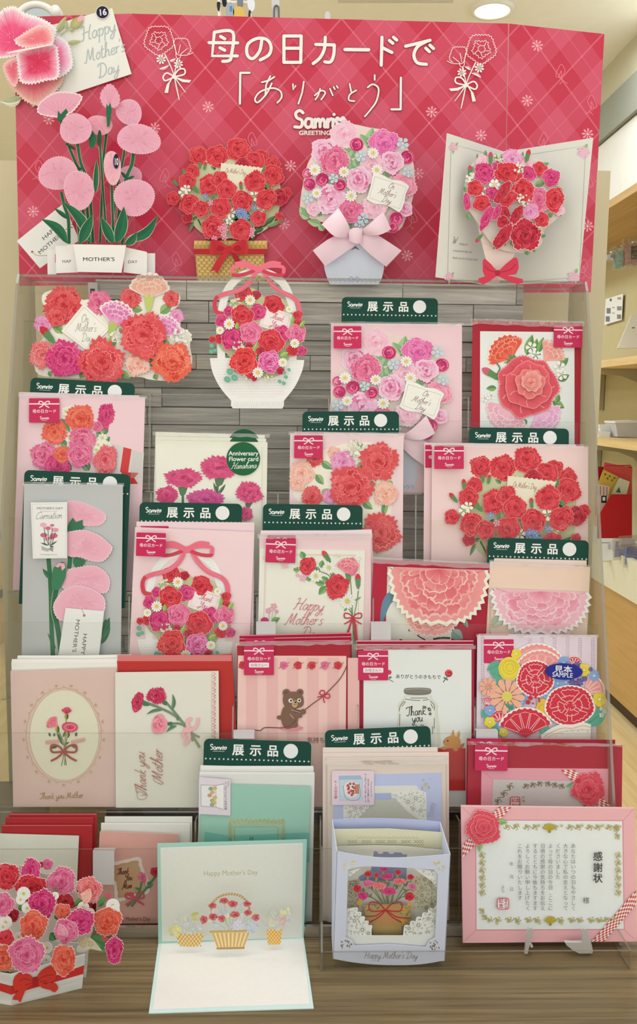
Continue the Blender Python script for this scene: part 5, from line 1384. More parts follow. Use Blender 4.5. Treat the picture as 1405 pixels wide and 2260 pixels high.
B1, B2, B3, B4, B5, B6, B7, B8 = CROP(760, 1380, 4.39), CROP(0, 1760, 4.52), CROP(190, 1760, 5.204), CROP(300, 1820, 3.345), CROP(400, 1580, 4.39), CROP(680, 1580, 3.903), CROP(680, 1780, 3.903), CROP(980, 1600, 3.306)
RIMW = (250, 222, 208)

SRED = ((186, 40, 48), (214, 74, 76), (226, 104, 100), (242, 158, 146))
# ---------------------------------------------------------------- tier 1: two die-cut cards on the top lip
P = rplane(1, -4.2)
T = Thing('flower_spray_card', 'die-cut spray of red and pink carnations around a white diamond note, top left', 'greeting card', P.hit(240, 842))
A = T.art('backing', P); A.frame(*K5)
A.poly(smooth_pts([(300, 170), (450, 145), (560, 220), (680, 190), (800, 240), (880, 150), (930, 70), (1050, 60), (1130, 150), (1210, 180), (1200, 260), (1140, 300), (1225, 300), (1215, 400), (1280, 440), (1280, 540), (1295, 640), (1240, 740), (1130, 765), (1000, 755), (950, 740), (820, 740), (700, 755), (560, 750), (340, 740), (240, 700), (225, 540), (290, 480), (245, 400), (330, 300), (285, 240)], 3, True), (234, 226, 206), cut=(.0012, (226, 214, 196))); A.done()
each(T, P, K5, 'leaf', lambda A, *l: A.leaf(*l, (120, 155, 96), (150, 178, 112)), ((370, 380, 420, 450, 60), (420, 440, 350, 400, 44), (760, 540, 770, 470, 40), (800, 430, 830, 420, 40), (1080, 310, 1160, 240, 66), (890, 270, 960, 290, 60), (1110, 480, 1130, 560, 50), (1040, 720, 1060, 760, 40), (800, 700, 880, 750, 50), (560, 710, 540, 750, 40), (330, 700, 345, 740, 30), (540, 560, 560, 610, 44), (1010, 590, 1040, 680, 60)))
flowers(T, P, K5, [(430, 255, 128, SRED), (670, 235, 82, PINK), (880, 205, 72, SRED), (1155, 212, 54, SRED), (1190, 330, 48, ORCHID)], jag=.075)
A = T.art('side_carnation', P, label='peach carnation seen from the side'); A.frame(*K5); A.carn_side(1005, 215, 165, -88, PEACH, (190, 200, 110), RIMW, (985, 330), spread=60); A.done()
A = T.art('side_carnation', P); A.frame(*K5); A.carn_side(760, 400, 165, -68, ORCHID, (176, 190, 96), RIMW, (740, 520), spread=54, hc=.5); A.done()
A = T.art('side_carnation', P); A.frame(*K5); A.carn_side(1090, 470, 140, -62, ORCHID, None, RIMW, spread=50); A.done()
flowers(T, P, K5, [(290, 385, 58, ORCHID), (385, 330, 70, SRED), (290, 590, 92, SALMON), (930, 650, 82, PEACH)], jag=.075)
each(T, P, K5, 'white_cluster', lambda A, x, y, r, n: A.cluster(x, y, r, n, (240, 238, 218), (190, 190, 140), .16), ((1222, 480, 66, 40), (780, 480, 50, 20)))
A = T.art('bud', P); A.frame(*K5); A.bud(325, 460, 50, -130, (196, 44, 52)); A.done()
A = T.art('message_note', P.shift(.0012)); A.frame(*K5); A.poly([(565, 245), (745, 410), (590, 565), (412, 430)], (236, 232, 214), cut=(.0006, (226, 220, 200)))
A.stroke([(565, 268), (722, 410), (588, 545), (436, 430), (565, 268)], 3, (196, 190, 168), smooth=False, caps=False)
for s_, x, y in (('On', 570, 372), ("Mother's", 578, 432), ('Day', 585, 500)): A.script(s_, x, y, 62, (168, 164, 146), .06, 2, .2, .72, 'c')
A.done()
P.z += .0012
flowers(T, P, K5, [(440, 622, 122, HOT), (690, 645, 152, SRED)], jag=.065)
flowers(T, P, K5, [(1165, 642, 130, CORAL), (970, 462, 152, SRED)], jag=.065)
flowers(T, P.shift(.002), K5, [(690, 655, 84, ((196, 50, 56), (222, 78, 82), (232, 104, 102), (244, 150, 140))), (985, 480, 100, ((196, 50, 56), (222, 78, 82), (232, 104, 102), (244, 150, 140)))], jag=.08)

def white_basket(T, P, fr, cutp=True):
    c_ = (.0009, (226, 224, 214)) if cutp else None
    WB = (236, 236, 226)
    A = T.art('basket_handle', P); A.frame(*fr)
    for pts in ([(300, 1020), (290, 700), (320, 460), (380, 320), (480, 220), (600, 175)], [(990, 1030), (1000, 700), (975, 480), (920, 320), (830, 230), (700, 175), (600, 175)]):
        A.stroke(pts, 78, (214, 214, 206), caps=False); A.stroke(pts, 68, WB, caps=False)
    for i in range(9): A.stroke([(300 + i * 8, 560 - i * 36), (350 + i * 8, 520 - i * 34)], 3, (214, 214, 206), smooth=False, caps=False); A.stroke([(1000 - i * 10, 560 - i * 36), (940 - i * 10, 520 - i * 34)], 3, (214, 214, 206), smooth=False, caps=False)
    A.done()
    A = T.art('basket_bowl', P); A.frame(*fr)
    A.poly([(188, 1012), (400, 1010), (900, 1025), (1103, 1030)] + smooth_pts([(1103, 1030), (1080, 1140), (1010, 1290), (905, 1425)], 5) + [(905, 1470), (890, 1500), (410, 1498), (392, 1470), (395, 1425)] + smooth_pts([(395, 1425), (290, 1300), (215, 1150), (188, 1012)], 5), WB, cut=c_)
    for r in range(14):
        y = 1035 + r * 27; hw = 440 - max(0, r - 3) ** 1.7 * 4.6
        for i in range(24):
            x = 645 - hw + i * 38 + (r % 2) * 19
            if x + 30 < 645 + hw: A.stroke([(x, y), (x + 30, y)], 3, (216, 216, 206), smooth=False, caps=False); A.z -= STEP
    for i in range(22): A.stroke([(412 + i * 22, 1492), (428 + i * 22, 1432)], 3.5, (214, 214, 204), smooth=False, caps=False); A.z -= STEP
    A.done()
    A = T.art('leaf_bed', P); A.frame(*fr)
    A.poly(smooth_pts([(440, 420), (600, 330), (720, 420), (900, 440), (980, 560), (1060, 700), (1080, 900), (960, 1000), (860, 1180), (640, 1200), (430, 1150), (380, 1000), (280, 900), (260, 700), (300, 600)], 3, True), (186, 190, 140))
    A.done()
    rim = (246, 190, 180)
    flowers(T, P, fr, [(515, 395, 88, RED), (640, 400, 44, DRED), (800, 505, 104, RED), (655, 565, 78, HOT), (375, 560, 50, HOT), (305, 655, 62, HOT)], rim=rim, jag=.03)
    A = T.art('white_cluster', P); A.frame(*fr); A.cluster(440, 485, 56, 22, (226, 224, 190)); A.done()
    flowers(T, P, fr, [(500, 610, 108, RED), (280, 830, 46, RED), (215, 835, 34, RED), (1040, 600, 46, RED), (1040, 670, 36, RED), (1080, 945, 46, HOT)], rim=rim, jag=.03)
    flowers(T, P, fr, [(410, 825, 112, HOT), (880, 785, 86, HOT), (1025, 785, 92, PINK), (985, 940, 58, RED)], rim=rim, jag=.03)
    flowers(T, P, fr, [(590, 772, 106, PINK), (780, 862, 122, RED)], rim=rim, jag=.03)
    each(T, P, fr, 'leaf', lambda A, *l: A.leaf(*l, (128, 176, 78), (160, 196, 104)), ((610, 960, 650, 870, 50), (590, 940, 600, 880, 40), (450, 740, 455, 670, 40), (1060, 720, 1110, 655, 40), (980, 670, 1000, 620, 40), (870, 1010, 950, 960, 50), (530, 490, 500, 470, 40)))
    A = T.art('white_cluster', P); A.frame(*fr); A.cluster(470, 905, 56, 20, (226, 222, 190)); A.cluster(520, 1190, 50, 14, (226, 222, 190)); A.cluster(760, 1190, 50, 14, (226, 222, 190)); A.done()
    flowers(T, P, fr, [(570, 900, 36, DRED), (680, 950, 44, DRED), (580, 1180, 40, RED), (870, 1140, 38, DRED), (620, 1215, 28, DRED)], rim=rim, jag=.03)
    flowers(T, P, fr, [(520, 1045, 132, ((160, 22, 34), (212, 46, 50), (230, 84, 78), (246, 160, 140)), .95), (765, 1055, 106, ((176, 36, 100), (212, 82, 140), (236, 150, 184), (250, 214, 222)))], rim=rim, jag=.03)
    each(T, P, fr, 'daisy', lambda A, x, y, r: A.daisy(x, y, r, (242, 240, 224), (228, 196, 50), 12), ((580, 460, 52), (378, 692, 54), (290, 752, 40), (958, 548, 36), (1010, 878, 46), (655, 1160, 54), (895, 1062, 46)))
    each(T, P, fr, 'round_leaf', lambda A, x, y, r: A.disc(x, y, r, (92, 160, 128), r * .85, 12, 40, (126, 184, 152)), ((385, 1150, 33), (360, 1225, 33), (430, 1210, 33), (210, 900, 26), (205, 958, 24), (240, 945, 20), (865, 1245, 20), (905, 1262, 20), (925, 1202, 20), (955, 1132, 18), (910, 1160, 18)))
    A = T.art('message_note', P.shift(.001)); A.frame(*fr)
    A.poly([(730, 500), (988, 592), (945, 755), (830, 755), (662, 700)], (240, 222, 212), cut=(.0005, (240, 210, 200)))
    A.stroke([(745, 525), (962, 604), (928, 735), (690, 690), (745, 525)], 5, (226, 170, 166), smooth=False, caps=False)
    A.script('Thank', 832, 640, 62, (190, 92, 102), .08, 18, .35, .9, 'c'); A.script('You', 805, 706, 62, (190, 92, 102), .08, 18, .35, .9, 'c'); A.done()
    P.z += .0012
    A = T.art('ribbon_bow', P.shift(.0014)); A.frame(*fr)
    pk, dp = (228, 110, 124), (206, 62, 80)
    for st, w in (([(700, 150), (760, 260), (860, 360), (990, 420), (1045, 490), (1055, 580)], 44), ([(640, 150), (590, 260), (480, 350), (330, 390), (260, 420)], 44)): A.stroke(st, w, pk, caps=False)
    A.stroke([(262, 410), (235, 470), (250, 560), (320, 585)], 44, dp, caps=False, taper=(.8, 1))
    for sg in (-1, 1):
        for st, w, c in (([(655, 150), (655 + sg * 120, 90), (655 + sg * 220, 100)], 38, pk), ([(655 + sg * 30, 160), (655 + sg * 140, 200), (655 + sg * 235, 205), (655 + sg * 245, 160)], 34, dp), ([(655 + sg * 245, 190), (655 + sg * 240, 130), (655 + sg * 120, 120), (655 + sg * 20, 150)], 34, pk)): A.stroke(st, w, c, caps=False)
    A.stroke([(690, 190), (800, 310), (980, 420)], 5, (240, 150, 158), caps=False); A.stroke([(610, 190), (540, 310), (360, 390)], 5, (240, 150, 158), caps=False)
    A.poly(smooth_pts([(628, 125), (690, 125), (690, 180), (628, 180)], 2, True), pk); A.done()
P = rplane(1, -4.4)
T = Thing('white_basket_card', 'die-cut white flower basket card with pink bow and Thank You note', 'greeting card', P.hit(567, 902))
white_basket(T, P, K6)

# ---------------------------------------------------------------- tier 2
sample_tag(2, 17, (754, 655), (966, 658), 'green sample tag above the pink bouquet card, highest of all the tags')
T, P = card(2, 13, (730, 713), (1019, 716), 'pink sleeve card with pink bouquet and On Mother\'s Day note, third in top row', (232, 198, 196), 'bouquet_card')
s1, s2 = 1.05 / 3.5125, .985 / 3.5125
FRB = (640 + (765 - 515 * 1.05) / 3.5125, 640 + (485 - 1120 * .985) / 3.5125, s1, 0, 0, s2)
A = T.art('vase', P); A.frame(*FRB); A.poly(vs2, (206, 208, 214), cut=(.0005, (226, 226, 226)))
for i in range(12):
    x = 300 + i * 34; A.stroke([(x, 2180), (x + 12, 2165), (x + 24, 2180), (x + 12, 2190)], 5, (150, 166, 206), caps=False); A.z -= STEP
A.done()
pink_bouquet(T, P, FRB)
satin_bow(T, (FRB[0] + 22, FRB[1] - 8, s1, 0, 0, s2), P.shift(.004), .45)
hlabel(T, P, 736, 720, 61)
sleeve(T, P, (730, 713), (1019, 716), 4, 3, .008)
T, P = card(2, 13, (1043, 707), (1283, 713), 'red envelope card with one large layered red rose on white, right end', (168, 30, 48), 'rose_card', thick=.0014)
P2 = inner_quad(T, P, 'white_card', (1059, 731), (1267, 733), (226, 228, 216))
each(T, P2, K8, 'leaf', lambda A, *l: A.leaf(*l, (92, 140, 78), (130, 168, 96)), ((560, 500, 605, 340, 70), (620, 490, 640, 370, 50), (650, 480, 690, 360, 50), (600, 510, 670, 490, 60), (810, 580, 880, 520, 60), (800, 690, 888, 650, 60), (760, 850, 850, 905, 60), (790, 860, 810, 800, 40), (480, 1030, 520, 980, 60), (560, 1030, 520, 990, 50), (330, 750, 250, 755, 46), (420, 560, 380, 520, 40), (340, 690, 310, 640, 40)))
A = T.art('side_carnation', P2, label='coral carnation seen from the side'); A.frame(*K8); A.carn_side(450, 530, 190, -128, CORAL, (90, 140, 80), RIMW, None, .5, 66); A.done()
A = T.art('side_carnation', P2, label='peach carnation half hidden by the label'); A.frame(*K8); A.carn_side(690, 545, 175, -48, ((220, 120, 110), (232, 156, 140), (240, 186, 168), (248, 216, 198)), None, None, spread=44); A.done()
A = T.art('side_carnation', P2, label='pale pink carnation at the lower left'); A.frame(*K8); A.carn_side(440, 890, 200, 120, ((220, 140, 156), (236, 180, 186), (244, 204, 206), (250, 224, 220)), None, None, spread=70); A.done()
A = T.art('side_carnation', P2, label='lilac carnation at the lower right'); A.frame(*K8); A.carn_side(640, 920, 190, 50, ((216, 140, 176), (234, 176, 200), (242, 202, 216), (250, 224, 228)), None, None, spread=62); A.done()
A = T.art('bud', P2); A.frame(*K8); A.bud(285, 640, 52, -150, (214, 90, 112)); A.stroke([(330, 560), (355, 600), (330, 650)], 10, (80, 130, 78)); A.done()
each(T, P2, K8, 'white_flower', lambda A, x, y, r: A.star(x, y, r, (238, 240, 216), 5, (190, 200, 120)), ((595, 440, 44), (630, 500, 36), (810, 590, 46), (830, 650, 42), (790, 740, 40), (240, 830, 30), (290, 810, 30)))
def rose_layer(P, cx, cy, r, n, c0, c1, rim, lob=.07, sq=1.0, tilt=0):
    A = T.art('petal_layer', P); A.frame(*K8); R = random.Random(int(r)); k = R.uniform(0, 6)
    def o(q, m=64):
        out = []
        for i in range(m * 2):
            a = pi * i / m; rr = r * q * (1 + lob * .6 * sin(n * a + k) + .035 * sin(3 * a + k) + .02 * sin(11 * a)) * (1 + (.018 if i % 2 else -.018))
            out.append((cx + rr * cos(a), cy + rr * sin(a) * sq))
        return out
    A.poly(o(1.0), rim, cut=(.0005, (236, 150, 150)))
    A.fan((cx, cy), o(.965), mixc(c0, (120, 10, 30), .15), c1)
    for i in range(n * 2):
        a = 2 * pi * i / (n * 2) + k; A.stroke([(cx + r * .45 * cos(a), cy + r * .45 * sin(a) * sq), (cx + r * .7 * cos(a + .2), cy + r * .7 * sin(a + .2) * sq), (cx + r * .9 * cos(a + .1), cy + r * .9 * sin(a + .1) * sq)], r * .05, mixc(c1, c0 if i % 2 else (250, 200, 190), .4), caps=False, taper=(.4, 1)); A.z -= STEP
    A.done()
rose_layer(P2.shift(.0018), 565, 740, 232, 7, (190, 40, 62), (216, 82, 92), (238, 130, 130))
rose_layer(P2.shift(.0034), 575, 730, 178, 6, (190, 44, 64), (222, 92, 98), (240, 140, 136))
rose_layer(P2.shift(.0050), 588, 716, 112, 7, (206, 70, 76), (230, 124, 118), (244, 170, 158), .10)
rose_layer(P2.shift(.0064), 600, 700, 78, 8, (216, 96, 92), (238, 158, 142), (248, 196, 178), .10)
flowers(T, P2.shift(.0072), K8, [(595, 712, 44, ((206, 84, 80), (230, 130, 120), (244, 176, 160), (252, 214, 196)))], jag=.055)
hlabel(T, P2, 1222, 716, 63, 1, off=.0012)
sleeve(T, P, (1041, 707), (1286, 713), 3, 9, .0095)

# ---------------------------------------------------------------- tier 3
sample_tag(3, 18, (68, 833), (298, 846), 'green sample tag behind the pink card in the left end of its row, upper left')
card(3, 15.5, (42, 865), (307, 873), 'second pink card tucked behind the left carnation gift box card', (230, 200, 198), group='pink carnation gift box cards')
T, P = card(3, 13, (43, 869), (320, 877), 'pink card printed with carnations in a grey ribboned gift box, far left', (234, 202, 200), 'carnation_card', group='pink carnation gift box cards')
A = T.art('gift_box', P); A.frame(*K5)
A.poly([(690, 1180), (790, 1195), (970, 1250), (955, 1460), (800, 1480), (690, 1440)], (212, 206, 194)); A.poly([(832, 1212), (886, 1226), (862, 1390), (808, 1380)], (206, 60, 58)); A.poly([(820, 1380), (935, 1385), (905, 1420), (930, 1460), (800, 1460)], (200, 52, 52))
for i in range(9): A.stroke([(895 + i * 8, 1235 + i * 2), (885 + i * 8, 1420)], 2, (194, 188, 176), smooth=False, caps=False); A.z -= STEP
A.done()
A = T.art('printed_leaves', P); A.frame(*K5)
for l in ((430, 1055, 410, 1020, 40), (470, 1110, 430, 1040, 30), (450, 1200, 400, 1170, 50), (700, 1130, 720, 1060, 44), (680, 1150, 650, 1100, 40), (600, 1100, 570, 1080, 40), (600, 1370, 560, 1310, 60), (480, 1370, 450, 1300, 30), (700, 1190, 740, 1140, 40)): A.leaf(*l, (84, 140, 92), (120, 166, 110))
for x, y in ((445, 970), (480, 960), (470, 1150), (500, 1130), (690, 1150), (720, 1200), (700, 1200), (660, 1200), (650, 1230)): A.daisy(x, y, 32, (236, 236, 206), (206, 200, 100), 8)
A.done()
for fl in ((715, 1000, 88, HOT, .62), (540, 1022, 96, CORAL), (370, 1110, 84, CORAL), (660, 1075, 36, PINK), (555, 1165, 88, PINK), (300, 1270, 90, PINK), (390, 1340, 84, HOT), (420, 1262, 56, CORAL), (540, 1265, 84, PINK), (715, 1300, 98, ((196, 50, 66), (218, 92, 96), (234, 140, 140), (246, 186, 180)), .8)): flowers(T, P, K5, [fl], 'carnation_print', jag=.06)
hlabel(T, P, 64, 879, 67)
sleeve(T, P, (43, 869), (322, 877), 3, 4, .005)
for i, (tl, tr) in enumerate((((343, 953), (584, 960)), ((343, 963), (587, 968)))):
    T, P = card(3, 17 - i * 2.4, tl, tr, ('rearmost cream flower card of the stack left of centre', 'middle cream flower card of the stack left of centre')[i], (228, 226, 200), 'carnation_card', group='cream anniversary flower cards')
    A = T.art('round_sticker', P.shift(.0004)); A.disc(538, 1001 - (2 - i) * 9, 36, (16, 88, 48), n=30); A.done()
T, P = card(3, 12, (343, 972), (590, 976), 'cream card with magenta carnations and round green Anniversary Flower card sticker', (228, 227, 202), 'carnation_card', group='cream anniversary flower cards')
P2 = inner_quad(T, P, 'printed_front', (344, 987), (577, 987), (232, 230, 208), .0006)
A = T.art('printed_stems', P2); A.frame(*A2)
for st in ([(535, 620), (535, 780)], [(850, 540), (840, 650), (830, 780)], [(1120, 740), (1110, 900)], [(440, 760), (440, 900)]): A.stroke(st, 22, (84, 112, 80), caps=False)
for l in ((845, 700, 805, 580, 30), (845, 690, 915, 595, 30), (1110, 830, 1150, 820, 20)): A.leaf(*l, (74, 100, 70))
for p in ([(490, 620), (580, 620), (560, 680), (535, 710), (510, 690)], [(815, 540), (910, 540), (885, 600), (850, 620), (825, 600)], [(1085, 735), (1165, 740), (1130, 800), (1105, 815), (1090, 790)]): A.poly(p, (88, 120, 86))
A.done()
MG = ((178, 44, 88), (210, 74, 118), (226, 108, 142), (196, 64, 108))
for fl in ((395, 695, 98, MG, .85, 0), (730, 735, 160, ((172, 48, 104), (204, 82, 136), (222, 112, 156), (188, 66, 120)), .6, 0), (540, 540, 160, MG, .52, 0), (860, 450, 168, MG, .6, 4), (1125, 670, 114, MG, .82, 10), (1095, 860, 60, MG)): flowers(T, P2, A2, [fl], 'carnation_print', jag=.07)
A = T.art('round_sticker', P2.shift(.0012), label='round dark green sticker'); A.disc(536.5, 1012.5, 37, (16, 92, 50), n=36, cut=(.0003, (16, 92, 50)))
A.text('Anniversary', 537, 1005, 13.5, (230, 234, 222), align='c', bold=.02, sx=1.0); A.text('Flower card', 537, 1017.5, 13.5, (230, 234, 222), align='c', bold=.02, sx=1.0); A.script('Hanahana', 537, 1034, 15, (226, 232, 220), .07, -2, .5, .95, 'c'); A.done()
sleeve(T, P2, (339, 957), (593, 962), 2, 4, .003)
sample_tag(3, 18.4, (667, 908), (880, 908), 'green sample tag above the pink card with large red carnations, centre')
T, P = card(3, 16, (650, 953), (884, 957), 'second pink card right behind the large red carnation card', (232, 202, 198), group='pink red carnation cards'); hlabel(T, P, 652, 955, 63)
T, P = card(3, 12.5, (640, 956), (890, 959), 'pink card with large red and peach carnations, centre of the rack', (234, 206, 200), 'carnation_card', group='pink red carnation cards')
P.z += STEP * 10
A = T.art('backing', P); A.frame(*K7); A.poly(smooth_pts([(30, 1380), (150, 1290), (330, 1220), (480, 1180), (660, 1190), (820, 1260), (800, 1450), (800, 1560), (780, 1800), (820, 2000), (600, 2080), (500, 1760), (260, 1700), (60, 1640), (10, 1500)], 3, True), (236, 226, 204), cut=(.0006, (236, 222, 206))); A.done()
each(T, P, K7, 'leaf', lambda A, *l: A.leaf(*l, (104, 150, 100), (150, 180, 116)), ((200, 1430, 260, 1510, 60), (240, 1330, 330, 1390, 60), (560, 1220, 520, 1180, 40), (520, 1380, 580, 1340, 60), (250, 1590, 300, 1540, 60), (640, 1480, 620, 1540, 60), (760, 1480, 790, 1520, 50), (560, 1640, 640, 1700, 60), (740, 1640, 720, 1760, 50)))
flowers(T, P, K7, [(340, 1265, 52, PEACH), (190, 1310, 62, SRED), (410, 1340, 96, ORCHID), (90, 1420, 96, PEACH), (60, 1500, 60, PEACH), (310, 1600, 60, ORCHID)], jag=.075)
A = T.art('white_cluster', P); A.frame(*K7); A.cluster(500, 1240, 74, 46, (240, 238, 216), (170, 170, 110), .15); A.done()
flowers(T, P, K7, [(740, 1580, 92, PEACH), (170, 1600, 78, SRED), (690, 1330, 145, SRED)], jag=.065)
flowers(T, P, K7, [(470, 1530, 165, SRED), (700, 1880, 150, SRED)], jag=.065)
flowers(T, P.shift(.0015), K7, [(470, 1540, 92, ((196, 50, 56), (222, 78, 82), (232, 104, 102), (244, 150, 140)))], jag=.08)
hlabel(T, P, 649, 961, 63, off=.0008)
sleeve(T, P, (640, 956), (890, 959), 4, 4, .008)
sample_tag(3, 18.4, (1035, 943), (1255, 946), 'green sample tag above the pink red-wreath card on the right')
T, P = card(3, 16, (936, 977), (1270, 981), 'second pink card showing at the left behind the red wreath card', (230, 198, 192), group='pink red wreath cards'); hlabel(T, P, 938, 982, 63)
T, P = card(3, 12.5, (953, 981), (1298, 985), 'wide pink card with a wreath of red carnations, right side', (236, 206, 196), 'carnation_card', group='pink red wreath cards')
k = 1.165 / 3.5125
red_bouquet(T, P, (1061 - (438 - 300) * 1.165, 1030 - 343 * 1.165, k, 0, 0, k), False)
A = T.art('basket_print', P); A.frame(1061 - 138 * 1.165, 1030 - 343 * 1.165, k, 0, 0, k); A.rect(460, 1840, 1010, 1900, (212, 176, 104)); A.done()
hlabel(T, P, 958, 983, 65, off=.001)
sleeve(T, P, (953, 981), (1300, 985), 3, 4, .009)

# ---------------------------------------------------------------- tier 4
sample_tag(4, 18.5, (54, 1037), (288, 1047), 'long green sample tag standing behind the grey carnation card', bot=1333)
T, P = card(4, 14, (53, 1068), (271, 1070), 'grey card with a pink paper carnation stem and white MOTHER\'S tag', (186, 188, 180), 'carnation_card', mat=paper((186, 188, 180), .4))
A = T.art('stem', P); A.frame(*A1)
for st, w in (([(470, 1020), (490, 1300), (500, 1700), (515, 2000)], 44), ([(680, 1000), (670, 1120)], 44), ([(740, 1130), (700, 1290)], 44), ([(550, 1290), (520, 1500), (560, 1700), (600, 2000)], 50)):
    A.stroke(st, w + 8, (200, 196, 168), caps=False); A.stroke(st, w, (48, 112, 74), caps=False)
for l in ((490, 1220, 412, 1120, 46), (700, 1290, 640, 1230, 40), (720, 1280, 800, 1270, 34), (1000, 1800, 1060, 1590, 70), (980, 1850, 1070, 1690, 50), (990, 1720, 1030, 1600, 40), (540, 1900, 460, 1740, 30)): A.leaf(*l, (44, 104, 68), (58, 124, 82), vein=False)
A.done()
def pink_head(P, pts, cen, rim=(248, 214, 210), k=16, amp=5):
    A = T.art('carnation_head', P); A.frame(*A1); o = toothed(pts, k, amp); A.poly(o, rim, cut=(.0006, (240, 190, 190)))
    A.up(); o2 = [(cen[0] + (p[0] - cen[0]) * .965, cen[1] + (p[1] - cen[1]) * .965) for p in o]
    A.fan(cen, o2, (226, 160, 172), (234, 176, 184)); R = random.Random(int(cen[0]))
    for i in range(40):
        a = R.uniform(0, 6.28); r0 = R.uniform(15, 90); r1 = r0 + R.uniform(25, 55)
        A.stroke([(cen[0] + r0 * 1.3 * cos(a), cen[1] + r0 * .8 * sin(a)), (cen[0] + r1 * 1.3 * cos(a + .06), cen[1] + r1 * .75 * sin(a + .06))], 7, (222, 154, 168) if i % 2 else (242, 192, 198), caps=False, taper=(.3, 1)); A.z -= STEP
    A.done()
pink_head(P.shift(.001), [(640, 480), (760, 470), (860, 500), (1000, 570), (1025, 640), (960, 700), (820, 705), (640, 690)], (780, 600))
A = T.art('calyx', P.shift(.002)); A.frame(*A1); A.poly([(650, 750), (665, 680), (705, 625), (735, 670), (800, 645), (800, 700), (820, 715), (780, 750)], (48, 112, 74)); A.poly([(705, 1060), (715, 1000), (830, 1040), (790, 1120), (740, 1140)], (48, 112, 74)); A.done()
pink_head(P.shift(.003), [(650, 790), (700, 755), (820, 745), (950, 790), (1050, 870), (1088, 930), (1010, 1040), (900, 1050), (780, 1010), (650, 985)], (830, 910))
pink_head(P.shift(.002), [(620, 1200), (680, 1120), (830, 1090), (950, 1100), (1050, 1190), (1060, 1300), (1000, 1360), (760, 1340), (600, 1300)], (850, 1220))
pink_head(P.shift(.004), [(515, 1480), (560, 1390), (640, 1310), (760, 1280), (900, 1320), (1000, 1390), (1020, 1480), (990, 1540), (800, 1600), (610, 1625), (540, 1580)], (780, 1450))
A = T.art('flower_bud', P.shift(.004)); A.frame(*A1); A.poly(smooth_pts([(520, 1110), (570, 1060), (630, 1070), (635, 1200), (570, 1320), (500, 1310), (500, 1200)], 3, True), (56, 120, 80), cut=(.0005, (200, 196, 170))); A.poly([(530, 1095), (570, 1060), (625, 1070), (632, 1110), (600, 1140), (590, 1090), (560, 1110)], (236, 170, 180)); A.done()
P2 = P.shift(.006)
A = T.art('gift_tag', P2, label='white HAPPY MOTHER\'S tag'); A.frame(*A1); A.poly([(635, 1500), (1008, 1530), (940, 2120), (540, 2120)], (230, 230, 222), cut=(.0005, (220, 218, 206)))
A.disc(815, 1573, 14, (176, 126, 112), n=12); A.stroke([(815, 1570), (800, 1530), (785, 1510)], 5, (150, 140, 80), caps=False)
A.text("MOTHER'S", 738, 1608, 54, (66, 62, 62), rot=97, sx=1.28); A.text('HAPPY', 808, 1745, 54, (66, 62, 62), rot=97, sx=1.28); A.done()
P2 = P.shift(.007)
A = T.art('title_label', P2, label='small white label with a carnation picture'); A.frame(*A1); A.poly([(298, 478), (650, 474), (650, 1018), (318, 1022)], (230, 229, 216), cut=(.0003, (220, 218, 206)))
A.stroke([(312, 496), (636, 492), (636, 1002), (330, 1006), (312, 496)], 2.5, (190, 188, 176), smooth=False, caps=False)
A.text("MOTHER'S DAY", 355, 545, 30, (110, 104, 100), sx=1.22, bold=.012); A.text('BLOOMING CARD', 390, 570, 14, (170, 166, 158), sx=1.4); A.script('Carnation', 340, 640, 72, (90, 86, 84), .045, -2, .4, .98); A.text('The blooming card for you', 392, 988, 15, (110, 106, 100), bold=.01)
for x, y, rx, c in ((420, 695, 34, (232, 170, 180)), (505, 700, 22, (206, 110, 128)), (465, 728, 30, (206, 110, 130)), (535, 745, 34, (226, 150, 162)), (425, 795, 36, (196, 100, 118)), (520, 800, 40, (200, 106, 124)), (455, 830, 30, (228, 150, 164)), (500, 820, 26, (190, 90, 110))): A.disc(x, y, rx, c, rx * .62, 12)
for st in ([(425, 715), (440, 800), (470, 890)], [(505, 720), (500, 800), (485, 890)], [(465, 745), (475, 890)], [(535, 770), (500, 890)], [(425, 820), (435, 880)]): A.stroke(st, 6, (50, 70, 60), caps=False)
for l in ((470, 895, 392, 868, 16), (480, 900, 555, 850, 16), (480, 905, 525, 905, 14)): A.leaf(*l, (44, 84, 62), vein=False)
A.poly([(400, 900), (470, 925), (470, 955), (405, 940)], (176, 176, 170)); A.poly([(470, 925), (515, 905), (515, 955), (470, 935)], (150, 150, 146)); A.done()
sleeve(T, P2, (52, 1067), (272, 1070), 2, 3, .003)
sample_tag(4, 18.6, (308, 1108), (534, 1112), 'green sample tag above the pink basket card, left of centre')
T, P = card(4, 16.5, (301, 1151), (561, 1153), 'second pink card behind the pink Thank You basket card', (232, 204, 200), group='pink basket cards'); hlabel(T, P, 310, 1161, 62)
T, P = card(4, 13, (298, 1163), (561, 1174), 'pink card with white flower basket, pink bow and Thank You note', (236, 206, 200), 'basket_card', group='pink basket cards')
kk = 1.01 / 4.39
white_basket(T, P, (411 - 655 * kk, 1210.5 - 140 * kk, kk, 0, 0, kk), False)
hlabel(T, P, 301, 1175, 65, 1.5, off=.0016)
sample_tag(4, 18.8, (580, 1112), (800, 1115), 'green sample tag above the cream Happy Mother\'s Day card')
envelope(4, 17, (574, 1176), (820, 1168), 'pink envelope standing behind the cream Happy Mother\'s Day card', (232, 200, 194), 'pink envelopes of tier four')
T, P = card(4, 14.5, (572, 1182), (818, 1182), 'cream Happy Mother\'s Day card with red and pink corner flowers', (232, 202, 196), 'flower_corner_card')
hlabel(T, P, 590, 1181, 62, 0, h=.3, off=.0002)
P2 = inner_quad(T, P, 'cream_front', (573, 1210), (805, 1215), (231, 229, 208), .0008)
A = T.art('printed_design', P2); A.frame(*A3); PKL = (222, 150, 150)
